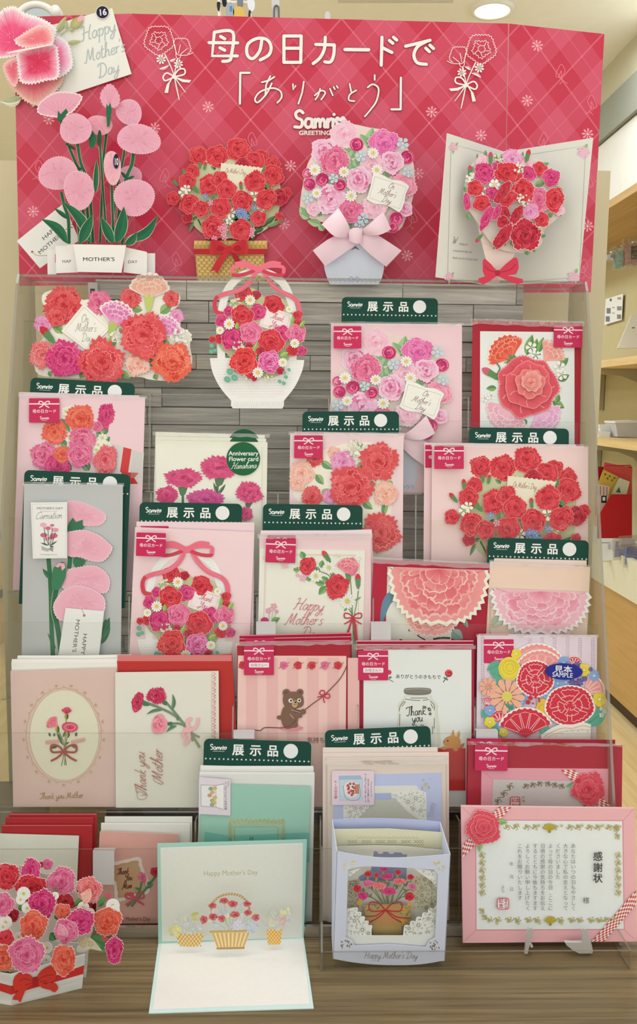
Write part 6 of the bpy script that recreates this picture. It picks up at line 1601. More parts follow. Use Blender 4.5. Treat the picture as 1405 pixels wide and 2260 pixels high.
A.stroke([(120, 690), (100, 1330)], 4, PKL, smooth=False); A.stroke([(430, 672), (1050, 680)], 4, PKL, smooth=False); A.stroke([(1090, 735), (1070, 1600)], 4, PKL, smooth=False); A.stroke([(430, 684), (1050, 692)], 2, PKL, smooth=False); A.stroke([(132, 690), (112, 1330)], 2, PKL, smooth=False)
A.stroke([(1050, 680), (1040, 700), (1070, 740), (1110, 720), (1090, 700), (1075, 720)], 5, (226, 190, 176)); A.stroke([(110, 690), (90, 710), (110, 730)], 5, (230, 200, 186))
for st in ([(640, 840), (760, 880), (860, 980)], [(980, 880), (1000, 960), (1020, 1300), (1025, 1600)], [(1078, 1050), (1060, 1180), (1035, 1300)], [(970, 1220), (1020, 1300)], [(760, 760), (800, 900)], [(1000, 1200), (1045, 1600)]): A.stroke(st, 9, (92, 140, 84), caps=False)
for l in ((520, 715, 485, 640, 66), (690, 810, 710, 730, 60), (770, 960, 700, 900, 60), (730, 980, 630, 960, 60), (740, 1000, 670, 1090, 70), (590, 930, 545, 940, 40), (470, 830, 405, 830, 60), (830, 890, 800, 870, 40), (560, 900, 540, 940, 30), (960, 1230, 930, 1260, 24), (1040, 1150, 1110, 1110, 20), (180, 1370, 270, 1325, 60)): A.leaf(*l, (96, 148, 84), (132, 172, 104))
A.leaf(620, 810, 690, 850, 56, (82, 132, 76)); A.poly([(940, 870), (1000, 865), (1005, 930), (985, 960), (960, 940)], (96, 148, 90))
for x, y in ((450, 800), (475, 770), (440, 780), (640, 740), (850, 690), (870, 680), (610, 770)): A.cluster(x, y, 30, 8, (236, 236, 206), None, .2)
A.star(320, 780, 44, (236, 190, 190)); A.star(505, 915, 40, (232, 170, 186)); A.star(450, 885, 22, (232, 170, 186))
for x, y, r in ((640, 895, 66), (775, 810, 66)): A.daisy(x, y, r, (240, 240, 222), (210, 204, 70), 11)
A.bud(750, 695, 50, -125, (214, 66, 66)); A.bud(1075, 950, 54, -92, (206, 56, 66), (96, 140, 96))
A.daisy(965, 1155, 80, (240, 240, 222), (206, 200, 60), 13)
for st in ([(160, 1340), (155, 1270)], [(185, 1340), (200, 1230)], [(200, 1340), (235, 1270)]): A.stroke(st, 5, (150, 176, 140), caps=False)
A.star(152, 1255, 34, (226, 150, 168)); A.star(205, 1210, 36, (228, 150, 166)); A.star(235, 1262, 22, (226, 140, 160)); A.disc(112, 1355, 42, (206, 60, 120), 34)
A.script('Happy', 400, 1238, 132, (206, 100, 108), .045, 4, .45, .95); A.script("Mother's", 322, 1395, 132, (206, 100, 108), .045, 1, .45, .92); A.script('Day', 470, 1540, 132, (206, 100, 108), .045, 1, .45, .95)
A.line_bow(1022, 1325, 190, (196, 44, 62), 13); A.poly([(1010, 1330), (985, 1400), (930, 1560), (960, 1560), (1020, 1350)], (200, 56, 72)); A.poly([(1030, 1330), (1060, 1400), (1070, 1560), (1042, 1560), (1020, 1350)], (200, 56, 72)); A.done()
for fl in ((555, 790, 80, RED, 1.2), (1000, 800, 90, PINK, .8)): flowers(T, P2, A3, [fl], 'carnation_print', jag=.05)
A = T.art('carnation_print', P2); A.frame(*A3); A.carn_side(965, 875, 165, -85, ((206, 76, 96), (228, 122, 132), (240, 160, 164), (248, 196, 192)), None, spread=56); A.done()
flowers(T, P2, A3, [(860, 1005, 128, RED, .92)], 'carnation_print', jag=.04)
hlabel(T, P2, 587, 1188, 66, 2, off=.0014)
sleeve(T, P2, (570, 1181), (820, 1180), 2, 8, .004)
T, P = card(4, 14, (824, 1234), (1082, 1246), 'dark red envelope card with a coral paper peony half showing, right of centre', (176, 28, 54), 'peony_card')
A = T.art('white_card', P); A.frame(*A4); A.poly([(240, 398), (1222, 432), (860, 960), (850, 1500), (210, 1500)], (222, 220, 200), cut=(.0006, (214, 210, 190))); A.done()
A = T.art('peony_leaf', P); A.frame(*A4); A.poly(smooth_pts([(350, 640), (260, 640), (190, 740), (168, 930), (200, 920), (270, 760), (360, 690)], 3, True), (98, 134, 146), cut=(.0005, (200, 200, 190))); A.done()
A = T.art('peony_leaf', P); A.frame(*A4); A.leaf(960, 880, 1020, 990, 50, (120, 150, 130)); A.leaf(860, 1020, 970, 1100, 110, (120, 150, 136)); A.done()
A = T.art('brush_script', P); A.frame(*A4); IK = (40, 36, 36)
for st, w in (([(450, 1015), (520, 1000), (590, 1040)], 20), ([(590, 1045), (530, 1060), (600, 1105)], 12), ([(690, 1098), (760, 1088), (840, 1090)], 18), ([(360, 1105), (380, 1108)], 10)): A.stroke(st, w, IK)
A.done()
degrees_ = math.degrees
def peony_half(T, P, fr, x0, x1, y0, yb, c0, c1, rim, seed, side_k=34):
    """half-round layered paper peony with toothed pale edge"""
    cx, rx, h = (x0 + x1) / 2, (x1 - x0) / 2, yb - y0
    R = random.Random(seed)
    def outl(q, tooth):
        o = [(cx - rx * q, y0), (cx + rx * q, y0 + 34)]
        n = 40
        for i in range(n + 1):
            a = pi * i / n; t = tooth * (1 if i % 2 else -1)
            o.append((cx + (rx * q + t) * (abs(cos(a)) ** .72) * (1 if cos(a) > 0 else -1), y0 + 34 * (1 - i / n) + (h * q + t) * sin(a) ** .85))
        return o
    A = T.art('paper_peony', P); A.frame(*fr)
    A.poly(outl(1.0, side_k * .5), rim, cut=(.0006, (244, 226, 206)))
    A.up(); A.fan((cx, y0 + h * .35), outl(.93, side_k * .4), c0, mixc(c1, rim, .25))
    for ro, n, ri in ((.93, 9, .35), (.80, 8, .25), (.64, 7, .15), (.46, 5, .05), (.30, 4, .0)):
        for i in range(n):
            a = pi * (i + .5) / n + R.uniform(-.1, .1); hw = min(pi / n * R.uniform(.55, .8), a - .04, pi - a - .04)
            if hw < .05: continue
            rr = rx * ro * R.uniform(.85, 1.0); k = R.random(); e = mixc(c1, rim, .25 + .5 * R.random())
            A.petal(cx, y0 + 26, a, hw, rr, rx * ri, mixc(c0, c1, .4), [e] * 7, h / rx * .97, 0, .03, phase=i % 2); A.z -= STEP * .5
            A.petal(cx, y0 + 26, a, hw * .9, rr * .95, rx * ri, mixc(c0, (170, 40, 60), .3 * k), [mixc(mixc(c0, c1, R.random()), e, .35 * R.random()) for _ in range(7)], h / rx * .97, 0, .03, phase=i % 2); A.z -= STEP * .3
    A.done()
peony_half(T, P.shift(.0005), A4, 390, 930, 780, 1060, (222, 100, 100), (236, 150, 140), (244, 214, 192), 4, 26)
peony_half(T, P.shift(.0022), A4, 250, 1222, 398, 945, (216, 88, 96), (230, 130, 126), (246, 232, 206), 2)
sleeve(T, P, (824, 1233), (1084, 1246), 2, 9, .006)
sample_tag(4, 18.8, (1076, 1186), (1299, 1193), 'green sample tag above the peach peony card, right end')
card(4, 16.5, (1090, 1232), (1294, 1237), 'second peach card behind the pale pink peony card', (234, 208, 190), group='peach peony cards')
T, P = card(4, 13, (1081, 1239), (1302, 1251), 'peach card with a pale pink paper peony, right end of its row', (232, 204, 178), 'peony_card', group='peach peony cards')
peony_half(T, P.shift(.0005), A5, 300, 880, 760, 960, (226, 150, 160), (238, 190, 192), (244, 222, 214), 8, 22)
A = T.art('peony_leaf', P.shift(.001)); A.frame(*A5); A.leaf(250, 770, 180, 860, 90, (170, 180, 150)); A.done()
peony_half(T, P.shift(.0022), A5, 165, 1008, 533, 905, (222, 130, 146), (236, 172, 178), (246, 230, 220), 6)
sleeve(T, P, (1081, 1239), (1302, 1251), 2, 4, .006)

# ---------------------------------------------------------------- tier 5
envelope(5, 18, (38, 1450), (290, 1444), 'rear white envelope behind the pink oval Thank you Mother card', (228, 226, 206), 'white envelopes of tier five')
envelope(5, 16, (25, 1461), (288, 1452), 'front white envelope behind the pink oval Thank you Mother card', (229, 227, 208), 'white envelopes of tier five')
T, P = card(5, 13, (23, 1481), (256, 1474), 'dusty pink Thank you Mother card with embroidered bouquet in a cream oval', (212, 184, 166), 'oval_bouquet_card')
A = T.art('printed_design', P); A.frame(*A6)
A.disc(712, 1015, 380, (218, 214, 182), 498, n=56); A.ring(712, 1015, 384, 3, (186, 164, 116), 500, 56)
n_ = 34
A.stroke([(705 + (415 + 5 * sin(i * 1.5)) * cos(2 * pi * i / 96), 1015 + (523 + 5 * sin(i * 1.5)) * sin(2 * pi * i / 96)) for i in range(97)], 4, (178, 152, 100), smooth=False, caps=False)
for i in range(n_):
    a = 2 * pi * (i + .5) / n_; x, y = 705 + 432 * cos(a), 1015 + 540 * sin(a); d = atan2(sin(a) * 432, cos(a) * 540)
    if i % 2: A.leaf(x - 14 * sin(d), y + 14 * cos(d), x + 14 * sin(d), y - 14 * cos(d), 8, (182, 156, 104), vein=False)
    else:
        for q in (-.7, 0, .7): A.leaf(x, y, x + 34 * cos(d + q), y + 34 * sin(d + q), 11, (182, 156, 104), vein=False); A.z -= STEP
A.script('Thank you Mother', 440, 1725, 72, (164, 132, 84), .08, -2, .12, .98)
A.done()
A = T.art('embroidered_bouquet', P); A.frame(*A6)
for st in ([(735, 830), (725, 1000), (712, 1200), (680, 1355)], [(640, 950), (700, 1080), (712, 1200)], [(755, 1000), (735, 1090), (715, 1350)], [(712, 1200), (735, 1350)]): A.stroke(st, 9, (120, 130, 78), caps=False)
for l in ((560, 1030, 540, 985, 26), (600, 1030, 605, 990, 26), (840, 1030, 850, 980, 30), (640, 1130, 555, 1160, 40), (790, 1120, 860, 1160, 40), (700, 1130, 625, 990, 24), (690, 1080, 630, 970, 16), (720, 1120, 770, 1090, 20), (700, 1040, 720, 970, 20)): A.leaf(*l, (98, 122, 84), (70, 92, 62))
for x, y in ((740, 800), (640, 945), (755, 1000)): A.leaf(x - 5, y + 45, x, y - 40, 44, (84, 92, 40), (168, 160, 60), vein=False)
for i in range(14):
    A.ring(515 + (i % 7) * 22, 1085 + (i // 7) * 22 - (i % 7) * 2, 11, 5, (218, 150, 140), n=10); A.ring(800 + (i % 7) * 22, 1085 - (i % 7) * 5 + (i // 7) * 20, 11, 5, (218, 150, 140), n=10)
A.carn_side(738, 790, 85, -88, ((150, 20, 50), (190, 40, 76), (214, 92, 112), (240, 176, 170)), None, (244, 200, 190), spread=50)
A.carn_side(640, 925, 130, -140, ((200, 76, 96), (226, 124, 132), (240, 166, 164), (206, 84, 100)), None, None, spread=42)
A.disc(775, 925, 88, (214, 90, 108), 54, n=22, rot=10); A.ring(775, 925, 84, 6, (196, 60, 84), 50); A.ring(778, 925, 58, 5, (240, 170, 166), 32); A.ring(780, 928, 32, 5, (186, 48, 74), 16); A.disc(780, 930, 14, (180, 40, 66), 8)
A.line_bow(708, 1195, 300, (164, 76, 72), 22); A.done()
envelope(5, 15.5, (258, 1458), (512, 1443), 'red envelope behind the white embroidered Thank you Mother card', (184, 52, 44), 'red envelopes')
T, P = card(5, 10, (254, 1484), (482, 1481), 'white Thank you Mother card with three carnations, text turned upright', (221, 218, 196), 'three_carnation_card', thick=.0014)
A = T.art('printed_design', P); A.frame(*A7)
for i in range(30):
    y = 300 + i * 22.5
    A.stroke([(1105, y), (1115, y + 11), (1105, y + 22)], 4, (222, 150, 140), caps=False); A.z -= STEP
for i in range(11):
    y = 300 + i * 62; A.stroke([(1125, y), (1150, y + 16), (1120, y + 36), (1148, y + 52), (1130, y + 62)], 4.5, (206, 110, 112), caps=False); A.disc(1146, y + 50, 6, (196, 86, 96), n=6)
for st, w in (([(400, 600), (560, 660), (720, 740), (850, 860), (985, 1075)], 26), ([(640, 610), (710, 690), (800, 800), (900, 920), (985, 970)], 24), ([(690, 830), (780, 830), (860, 880), (920, 1010)], 24)): A.stroke(st, w, (104, 132, 96), caps=False, col2=(146, 150, 118))
for l in ((600, 690, 435, 735, 34), (700, 690, 705, 520, 40), (750, 850, 640, 920, 34), (760, 800, 740, 740, 30)): A.leaf(*l, (86, 122, 88), (110, 140, 104), .1)
for p in ([(390, 580), (430, 600), (470, 640), (400, 640)], [(600, 580), (650, 600), (640, 640), (600, 620)], [(650, 820), (700, 810), (700, 850), (655, 845)]): A.poly(smooth_pts(p, 3, True), (72, 116, 82))
A.done()
RC = ((150, 16, 52), (192, 36, 76), (206, 56, 92), (246, 190, 184))
flowers(T, P, A7, [(345, 605, 105, RC, .52, 105), (540, 540, 100, RC, .85, 0), (570, 835, 100, ((206, 90, 110), (232, 150, 156), (240, 178, 178), (214, 100, 116)), .8, 100)], 'carnation_print', jag=.07)
A = T.art('ribbon_print', P); A.frame(*A7)
for st, w in (([(870, 885), (860, 810), (890, 780)], 40), ([(880, 890), (950, 860), (970, 780)], 32), ([(860, 890), (810, 930), (830, 970)], 34), ([(870, 900), (880, 980), (830, 1040)], 34), ([(840, 880), (890, 900)], 34)): A.stroke(st, w, (232, 176, 170))
A.done()
A = T.art('lettering', P); A.frame(*A7); TC = (172, 104, 84)
A.script('Thank you', 440, 1575, 118, TC, .05, -93, .45, .98); A.script('Mother', 605, 1440, 125, TC, .05, -91, .45, 1.0)
A.stroke([(440, 1560), (350, 1530), (350, 1600), (410, 1610), (450, 1560), (380, 1570)], 4, (150, 120, 100), caps=False); A.stroke([(610, 1440), (520, 1380), (520, 1420), (600, 1460), (560, 1440)], 4, (150, 120, 100), caps=False); A.done()
LBL = ('rearmost red card behind the bear card', 'second red card behind the bear card, showing a printed ribbon', 'third red card just behind the bear card')
for i, (tl, tr) in enumerate((((528, 1402), (775, 1396)), ((528, 1409), (774, 1404)), ((528, 1416), (772, 1412)))):
    T, P = card(5, 19 - i * 1.8, tl, tr, LBL[i], (164, 22, 50), group='red bear card stack'); A = T.art('fold_edge', P); A.stroke([(tl[0], tl[1] + 1), (tr[0], tr[1] + 1)], 1.6, (226, 150, 158), smooth=False, caps=False); A.done()
    if i == 1: hlabel(T, P, 540, 1408, 66)
T, P = card(5, 12.5, (523, 1423), (772, 1420), 'red envelope card with a brown bear pulling a rope, centre', (166, 26, 44), 'bear_card')
P2 = inner_quad(T, P, 'pink_front', (525, 1447), (764, 1448), (236, 196, 180), .0012)
A = T.art('printed_stripes', P2); A.frame(*A8)
for i in range(6): A.rect(200 + i * 210, 430, 320 + i * 210, 1320, (228, 180, 168)); A.z -= STEP
A.done()
A = T.art('flower_row_print', P2); A.frame(*A8)
for x, c in ((165, RED), (590, PINK), (735, RED), (878, RED), (1013, PINK), (1150, RED)):
    A.stroke([(x - 55, 540), (x - 30, 525), (x + 30, 490), (x + 60, 478)], 7, (128, 128, 96), caps=False); A.carnation(x, 507, 42, c, jag=.06, teeth=11)
A.done()
A = T.art('bear_print', P2, label='brown bear cub holding a rope'); A.frame(*A8); BR, BD = (124, 92, 70), (92, 64, 50); RP = (104, 66, 58)
A.disc(665, 1155, 125, (222, 140, 140), 28); A.stroke([(280, 1172), (350, 1180), (400, 1150), (600, 1150), (690, 1100), (720, 1065)], 9, RP)
A.disc(545, 1045, 28, BR, 22)
A.poly(smooth_pts([(600, 930), (560, 1020), (570, 1100), (600, 1150), (660, 1160), (720, 1120), (740, 1040), (720, 960)], 4, True), BR)
A.disc(630, 1130, 45, BR, 34); A.disc(700, 1120, 38, BR, 32)
A.stroke([(590, 1140), (640, 1135), (690, 1100), (720, 1065)], 9, RP, caps=False)
A.disc(617, 790, 40, BR); A.disc(757, 785, 36, BR); A.disc(617, 795, 18, BD); A.disc(757, 790, 17, BD)
A.poly(smooth_pts([(580, 870), (600, 800), (690, 778), (770, 800), (796, 870), (780, 930), (700, 955), (610, 940)], 4, True), BR)
A.stroke([(700, 975), (760, 985), (800, 980)], 30, BD); A.stroke([(660, 990), (700, 1030), (760, 1025)], 46, BR); A.stroke([(655, 1010), (690, 1055)], 5, (226, 190, 170)); A.stroke([(668, 965), (730, 985), (765, 990)], 5, (226, 190, 170), caps=False)
A.stroke([(790, 980), (880, 910), (1000, 820), (1150, 670), (1215, 570), (1235, 520)], 9, RP); A.disc(790, 985, 30, BR)
A.disc(660, 870, 22, (240, 232, 214)); A.disc(748, 868, 20, (240, 232, 214)); A.disc(664, 870, 11, (40, 28, 24)); A.disc(750, 868, 11, (40, 28, 24))
A.disc(703, 905, 30, (196, 164, 110), 36); A.disc(710, 888, 12, (60, 36, 30), 9); A.stroke([(690, 905), (705, 915), (722, 903)], 5, (80, 54, 40))
A.stroke([(1003, 820), (960, 800), (975, 768), (1010, 775), (1003, 820)], 12, (190, 44, 70)); A.stroke([(1003, 820), (1050, 800), (1065, 830), (1040, 848), (1003, 820)], 12, (190, 44, 70)); A.stroke([(1003, 820), (940, 835)], 11, (190, 44, 70)); A.stroke([(1003, 820), (1000, 860), (1012, 890)], 11, (190, 44, 70))
A.text('気持ちに', 830, 1300, 62, (96, 62, 58)); A.done()
hlabel(T, P2, 538, 1424, 66, 0, True)
sleeve(T, P, (523, 1422), (776, 1418), 2, 4, .006)
for i, y in enumerate((1413, 1421)):
    T, P = card(5, 19 - i * 2, (787, y), (1044, y), ('rearmost red card behind the jar card', 'second red card behind the jar card')[i], (168, 24, 56), group='red jar card stack'); A = T.art('fold_edge', P); A.stroke([(787, y + 1.5), (1044, y + 1.5)], 2, (236, 190, 190), smooth=False, caps=False); A.done()
T, P = card(5, 13, (787, 1428), (1046, 1428), 'red card with a drawn Thank you glass jar on white, right of centre', (168, 26, 54), 'jar_card')
P2 = inner_quad(T, P, 'white_front', (802, 1434), (1040, 1434), (226, 229, 217), .0012)
A = T.art('printed_design', P2); A.frame(*B1); JG, JL = (214, 214, 192), (92, 90, 80)
A.text('ありがとうのきもちで', 712, 515, 44, (52, 48, 46), align='c', rot=1, bold=.012)
A.stroke([(425, 520), (470, 548)], 9, (130, 140, 116)); A.leaf(425, 510, 460, 500, 22, (70, 120, 90)); A.stroke([(955, 550), (990, 505)], 9, (70, 120, 90)); A.leaf(985, 515, 1000, 535, 20, (70, 120, 90)); A.leaf(975, 520, 960, 500, 20, (70, 120, 90))
A.poly(smooth_pts([(580, 680), (565, 715), (520, 760), (518, 850), (518, 1250), (905, 1250), (905, 850), (900, 770), (850, 710), (845, 680)], 3, False), JG)
A.poly(smooth_pts([(590, 690), (590, 730), (545, 770), (535, 850), (535, 1250), (880, 1250), (870, 850), (860, 770), (820, 720), (820, 690)], 3, False), (224, 226, 210))
A.poly(smooth_pts([(580, 615), (640, 605), (770, 605), (835, 618), (832, 660), (770, 675), (640, 675), (580, 660)], 3, True), (128, 124, 108)); A.stroke([(585, 625), (700, 615), (830, 625)], 8, (160, 156, 138), caps=False); A.stroke([(590, 655), (700, 668), (825, 655)], 5, (100, 96, 84), caps=False)
for st in ([(590, 715), (660, 725), (730, 728)], [(760, 727), (815, 720)], [(575, 735), (540, 780), (530, 830)], [(590, 740), (555, 785)], [(535, 860), (533, 975)], [(830, 735), (865, 770), (868, 820)], [(835, 760), (855, 800)], [(868, 900), (868, 1000)], [(852, 980), (852, 1050)], [(640, 705), (800, 705)]): A.stroke(st, 6, JL)
A.script('Thank', 600, 880, 92, (40, 38, 36), .075, -5, .05, .9); A.script('you', 655, 935, 88, (40, 38, 36), .075, -3, .05, .9)
for x, y in ((778, 795), (828, 858)): A.star(x, y, 16, (40, 38, 36), 5, (40, 38, 36))
A.stroke([(805, 800), (825, 805), (805, 815), (835, 830)], 7, (50, 48, 46)); A.stroke([(820, 800), (835, 815), (815, 830)], 6, (50, 48, 46))
A.stroke([(685, 968), (700, 974)], 7, JL); A.stroke([(735, 966), (765, 966)], 7, JL)
A.disc(432, 455, 24, (206, 60, 74), n=7); A.done()
A = T.art('carnation_print', P2); A.frame(*B1); A.rose(1008, 465, 36, RED); A.done()
A = T.art('rabbit_print', P2, label='small orange rabbit on a red box'); A.frame(*B1); OR = (206, 146, 76)
A.rect(905, 1190, 1170, 1600, (206, 52, 48)); A.leaf(1040, 1110, 1052, 1010, 36, OR); A.leaf(1080, 1110, 1110, 1018, 44, OR, (226, 200, 120)); A.leaf(1110, 1190, 1160, 1140, 36, (190, 110, 60))
A.poly(smooth_pts([(955, 1130), (985, 1085), (1050, 1070), (1115, 1100), (1118, 1160), (1080, 1195), (1000, 1185), (965, 1160)], 4, True), OR); A.disc(960, 1190, 26, OR, 16); A.disc(1075, 1205, 24, OR, 14); A.disc(998, 1118, 9, (60, 40, 30)); A.disc(962, 1125, 7, (110, 70, 50)); A.done()
hlabel(T, P2, 790, 1435.5, 66, 0, True)
sleeve(T, P, (786, 1428), (1047, 1428), 2, 5, .006)
T, P = card(5, 16, (1057, 1399), (1316, 1402), 'second striped card behind the SAMPLE bouquet card', (218, 200, 202), group='striped sample bouquet cards'); hlabel(T, P, 1058, 1400, 64, h=.3)
T, P = card(5, 13, (1053, 1402), (1317, 1405), 'lilac striped card with cut-out bouquet and blue SAMPLE sticker, right end', (220, 204, 206), 'sample_bouquet_card', group='striped sample bouquet cards')
A = T.art('printed_stripes', P); A.frame(*A5)
for x in (95, 495, 600, 705, 815, 920, 1030):
    A.rect(x - 16, 945, x + 16, 1690, (212, 194, 198)); A.z -= STEP
    for q in range(2):
        for i in range(36): A.rect(x - 12 + q * 20, 950 + i * 20.5, x - 8 + q * 20, 960 + i * 20.5, (150, 132, 140)); A.z -= STEP
A.done()
hlabel(T, P, 1067, 1411, 66, off=.0002)
# cut-out bouquet stands proud of the card
Pq = P.shift(.0016)
CW = (240, 234, 222); FR = (206, 44, 62); FL = (246, 200, 190); SK = (236, 160, 150)
def cut(name, fn, P=Pq):
    A = T.art(name, P); A.frame(*A5); fn(A); A.done()
def bigc(A, x, y, r, sq=1.0, c=FR, l=FL):
    def o(q, n, j, ph=0): return [(x + r * q * (1 + (j if i % 2 else -j) + .03 * sin(5 * pi * i / n)) * cos(pi * i / n), y + r * q * sq * (1 + (j if i % 2 else -j)) * sin(pi * i / n)) for i in range(n * 2)]
    A.poly(o(1.07, 30, .0), CW, cut=(.0008, CW)); A.poly(o(1.0, 32, .028), c)
    for q, n, j in ((.74, 5, 0), (.46, 4, 0), (.22, 3, 0)):
        for i in range(n):
            a = 2 * pi * i / n + q * 3; hw = pi / n * .82
            pts = [(x + r * q * .62 * cos(a - hw * .8), y + r * q * .62 * sq * sin(a - hw * .8))] + [(x + r * q * (1.12 + (.05 if k % 2 else -.03)) * cos(a + hw * (k / 4 - 1)), y + r * q * sq * (1.12 + (.05 if k % 2 else -.03)) * sin(a + hw * (k / 4 - 1))) for k in range(9)] + [(x + r * q * .62 * cos(a + hw * .8), y + r * q * .62 * sq * sin(a + hw * .8))]
            A.stroke(pts, 5.5, l, smooth=False); A.z -= STEP
def fanc(A, x, y, r, ang, c, l, sp=62):
    Aa = radians(ang); n = 22
    def o(q, j): return [(x - 10 * cos(Aa), y - 10 * sin(Aa))] + [(x + r * q * (1 + (j if i % 2 else -j)) * cos(Aa + radians(sp) * (2 * i / n - 1)), y + r * q * (1 + (j if i % 2 else -j)) * sin(Aa + radians(sp) * (2 * i / n - 1))) for i in range(n + 1)]
    A.poly(o(1.06, 0), CW, cut=(.0008, CW)); A.poly(o(1.0, .028), c)
    for i in range(5):
        a = Aa + radians(sp) * (2 * (i + .5) / 5 - 1); h = radians(sp) / 5.6
        A.stroke([(x + r * .3 * cos(a - h * .5), y + r * .3 * sin(a - h * .5)), (x + r * .85 * cos(a - h), y + r * .85 * sin(a - h)), (x + r * .88 * cos(a), y + r * .88 * sin(a)), (x + r * .85 * cos(a + h), y + r * .85 * sin(a + h)), (x + r * .3 * cos(a + h * .5), y + r * .3 * sin(a + h * .5))], 5, l, smooth=False); A.z -= STEP
TL_, BL_, YL_ = (92, 168, 138), (134, 166, 206), (228, 208, 66)
for l in ((250, 1170, 130, 1230, 90), (270, 1290, 155, 1245, 80), (280, 1360, 180, 1330, 60), (130, 1640, 90, 1560, 60), (250, 1760, 180, 1690, 90), (650, 1780, 590, 1680, 90)): cut('leaf', lambda A: A.leaf(*l, TL_, (78, 150, 124), cut=(.0006, CW)))
cut('side_carnation', lambda A: fanc(A, 560, 1250, 240, -92, (232, 148, 138), FL, 58))
cut('side_carnation', lambda A: fanc(A, 580, 1280, 215, -85, (232, 150, 140), FL, 62))
cut('side_carnation', lambda A: fanc(A, 955, 1420, 170, -32, (232, 150, 140), FL, 44))
cut('red_flower', lambda A: fanc(A, 870, 1190, 76, -90, FR, FL, 62)); cut('red_flower', lambda A: fanc(A, 130, 1540, 80, -80, FR, FL, 40)); cut('red_flower', lambda A: fanc(A, 250, 1680, 110, -90, FR, FL, 55))
def bloom(A, x, y, r, c, n=5, cen=None):
    A.daisy(x, y, r, c, cen or mixc(c, (255, 255, 240), .5), n, .3, 1.15, .22, cin=c)
for x, y, r, c in ((785, 1165, 56, BL_), (1040, 1275, 50, BL_), (730, 1340, 48, BL_), (800, 1330, 48, BL_), (640, 1430, 46, BL_), (155, 1570, 46, BL_), (265, 1700, 50, BL_), (955, 1225, 56, YL_), (1085, 1475, 64, YL_), (380, 1090, 46, YL_), (155, 1670, 50, YL_), (270, 1755, 40, YL_)): cut('small_bloom', lambda A: bloom(A, x, y, r, c))
for x, y, r in ((895, 1180, 30), (855, 1335, 34), (915, 1330, 36), (960, 1300, 24), (1010, 1220, 20), (420, 1780, 1)): cut('purple_bud', lambda A: A.daisy(x, y, r, (86, 70, 140), (110, 96, 160), 7, -1.2, .8))
for x, y, r in ((405, 1430, 24), (465, 1445, 24), (430, 1500, 30)): cut('small_bloom', lambda A: bloom(A, x, y, r, (120, 156, 200)))
cut('yellow_rose', lambda A: (A.disc(320, 1215, 92, YL_, 100, 24, cut=(.0008, CW)), A.ring(322, 1205, 56, 5, (206, 180, 50)), A.ring(325, 1205, 32, 5, (206, 180, 50)), A.ring(318, 1220, 76, 4, (206, 180, 50), 80)))
cut('yellow_rose', lambda A: (A.disc(610, 1590, 66, (226, 186, 60), 120, 24, cut=(.0008, CW)), A.ring(600, 1590, 40, 5, (206, 164, 46), 70)))
cut('peach_daisy', lambda A: (A.daisy(300, 1450, 152, (240, 178, 142), (216, 204, 96), 12, .1, .95, .30, cin=(236, 160, 130))))
cut('peach_daisy', lambda A: (A.daisy(140, 1370, 80, (236, 170, 136), (226, 150, 120), 9, .1, .95, .2)))
cut('carnation', lambda A: bigc(A, 540, 1300, 150, .98)); cut('berry_sprig', lambda A: [A.disc(x, y, r, (196, 40, 60), n=12) for x, y, r in ((478, 1500, 20), (500, 1462, 20), (542, 1455, 12), (570, 1470, 10), (575, 1490, 9), (520, 1510, 9))] + [A.stroke([(545, 1460), (548, 1530)], 4, (120, 110, 90), caps=False)])
for l in ((360, 1560, 280, 1510, 40), (350, 1590, 345, 1510, 34), (380, 1600, 405, 1540, 34), (330, 1620, 300, 1570, 30), (300, 1680, 330, 1650, 28)): cut('leaf', lambda A: A.leaf(*l, (86, 156, 130), (70, 140, 116)))
cut('carnation', lambda A: fanc(A, 460, 1790, 235, -92, FR, FL, 66), Pq.shift(.001))
cut('carnation', lambda A: bigc(A, 835, 1530, 200, .82), Pq.shift(.0015))
cut('leaf', lambda A: (A.leaf(970, 1690, 1155, 1560, 130, TL_, (80, 152, 126), .0, cut=(.0006, CW)), A.star(1100, 1555, 16, (244, 240, 230)), A.star(1128, 1578, 20, (244, 240, 230)), A.star(1102, 1608, 22, (244, 240, 230))))
cut('scalloped_vase', lambda A: (A.poly([(590, 1800)] + smooth_pts([(590, 1780), (680, 1720), (760, 1690), (860, 1690), (940, 1670), (1015, 1690)], 4) + [(1005, 1900), (600, 1900)], (236, 230, 212), cut=(.0008, CW)), A.stroke([(620, 1790), (700, 1745), (780, 1720), (860, 1722), (940, 1700), (1010, 1712)], 7, (214, 178, 130)), A.stroke([(640, 1800), (720, 1765), (800, 1745), (900, 1735), (1010, 1735)], 4, (214, 178, 130)), [A.disc(x, y, 6, (206, 180, 140), n=6) for x, y in ((720, 1785), (770, 1765), (812, 1745), (858, 1745), (905, 1745), (940, 1735), (985, 1750))]), Pq.shift(.002))
P3_ = Pq.shift(.0045)
A = T.art('sample_sticker', P3_, label='blue oval SAMPLE sticker'); A.frame(*A5); A.disc(784, 1240, 160, (20, 28, 132), 70, 36, 2, cut=(.0004, (20, 28, 132)))
A.text('見本', 700, 1238, 62, (226, 228, 226), rot=3, bold=.02, sx=1.25); A.text('SAMPLE', 684, 1283, 56, (226, 228, 226), rot=3, bold=.012, sx=.92); A.done()
sleeve(T, P, (1052, 1402), (1318, 1405), 2, 3, .009)

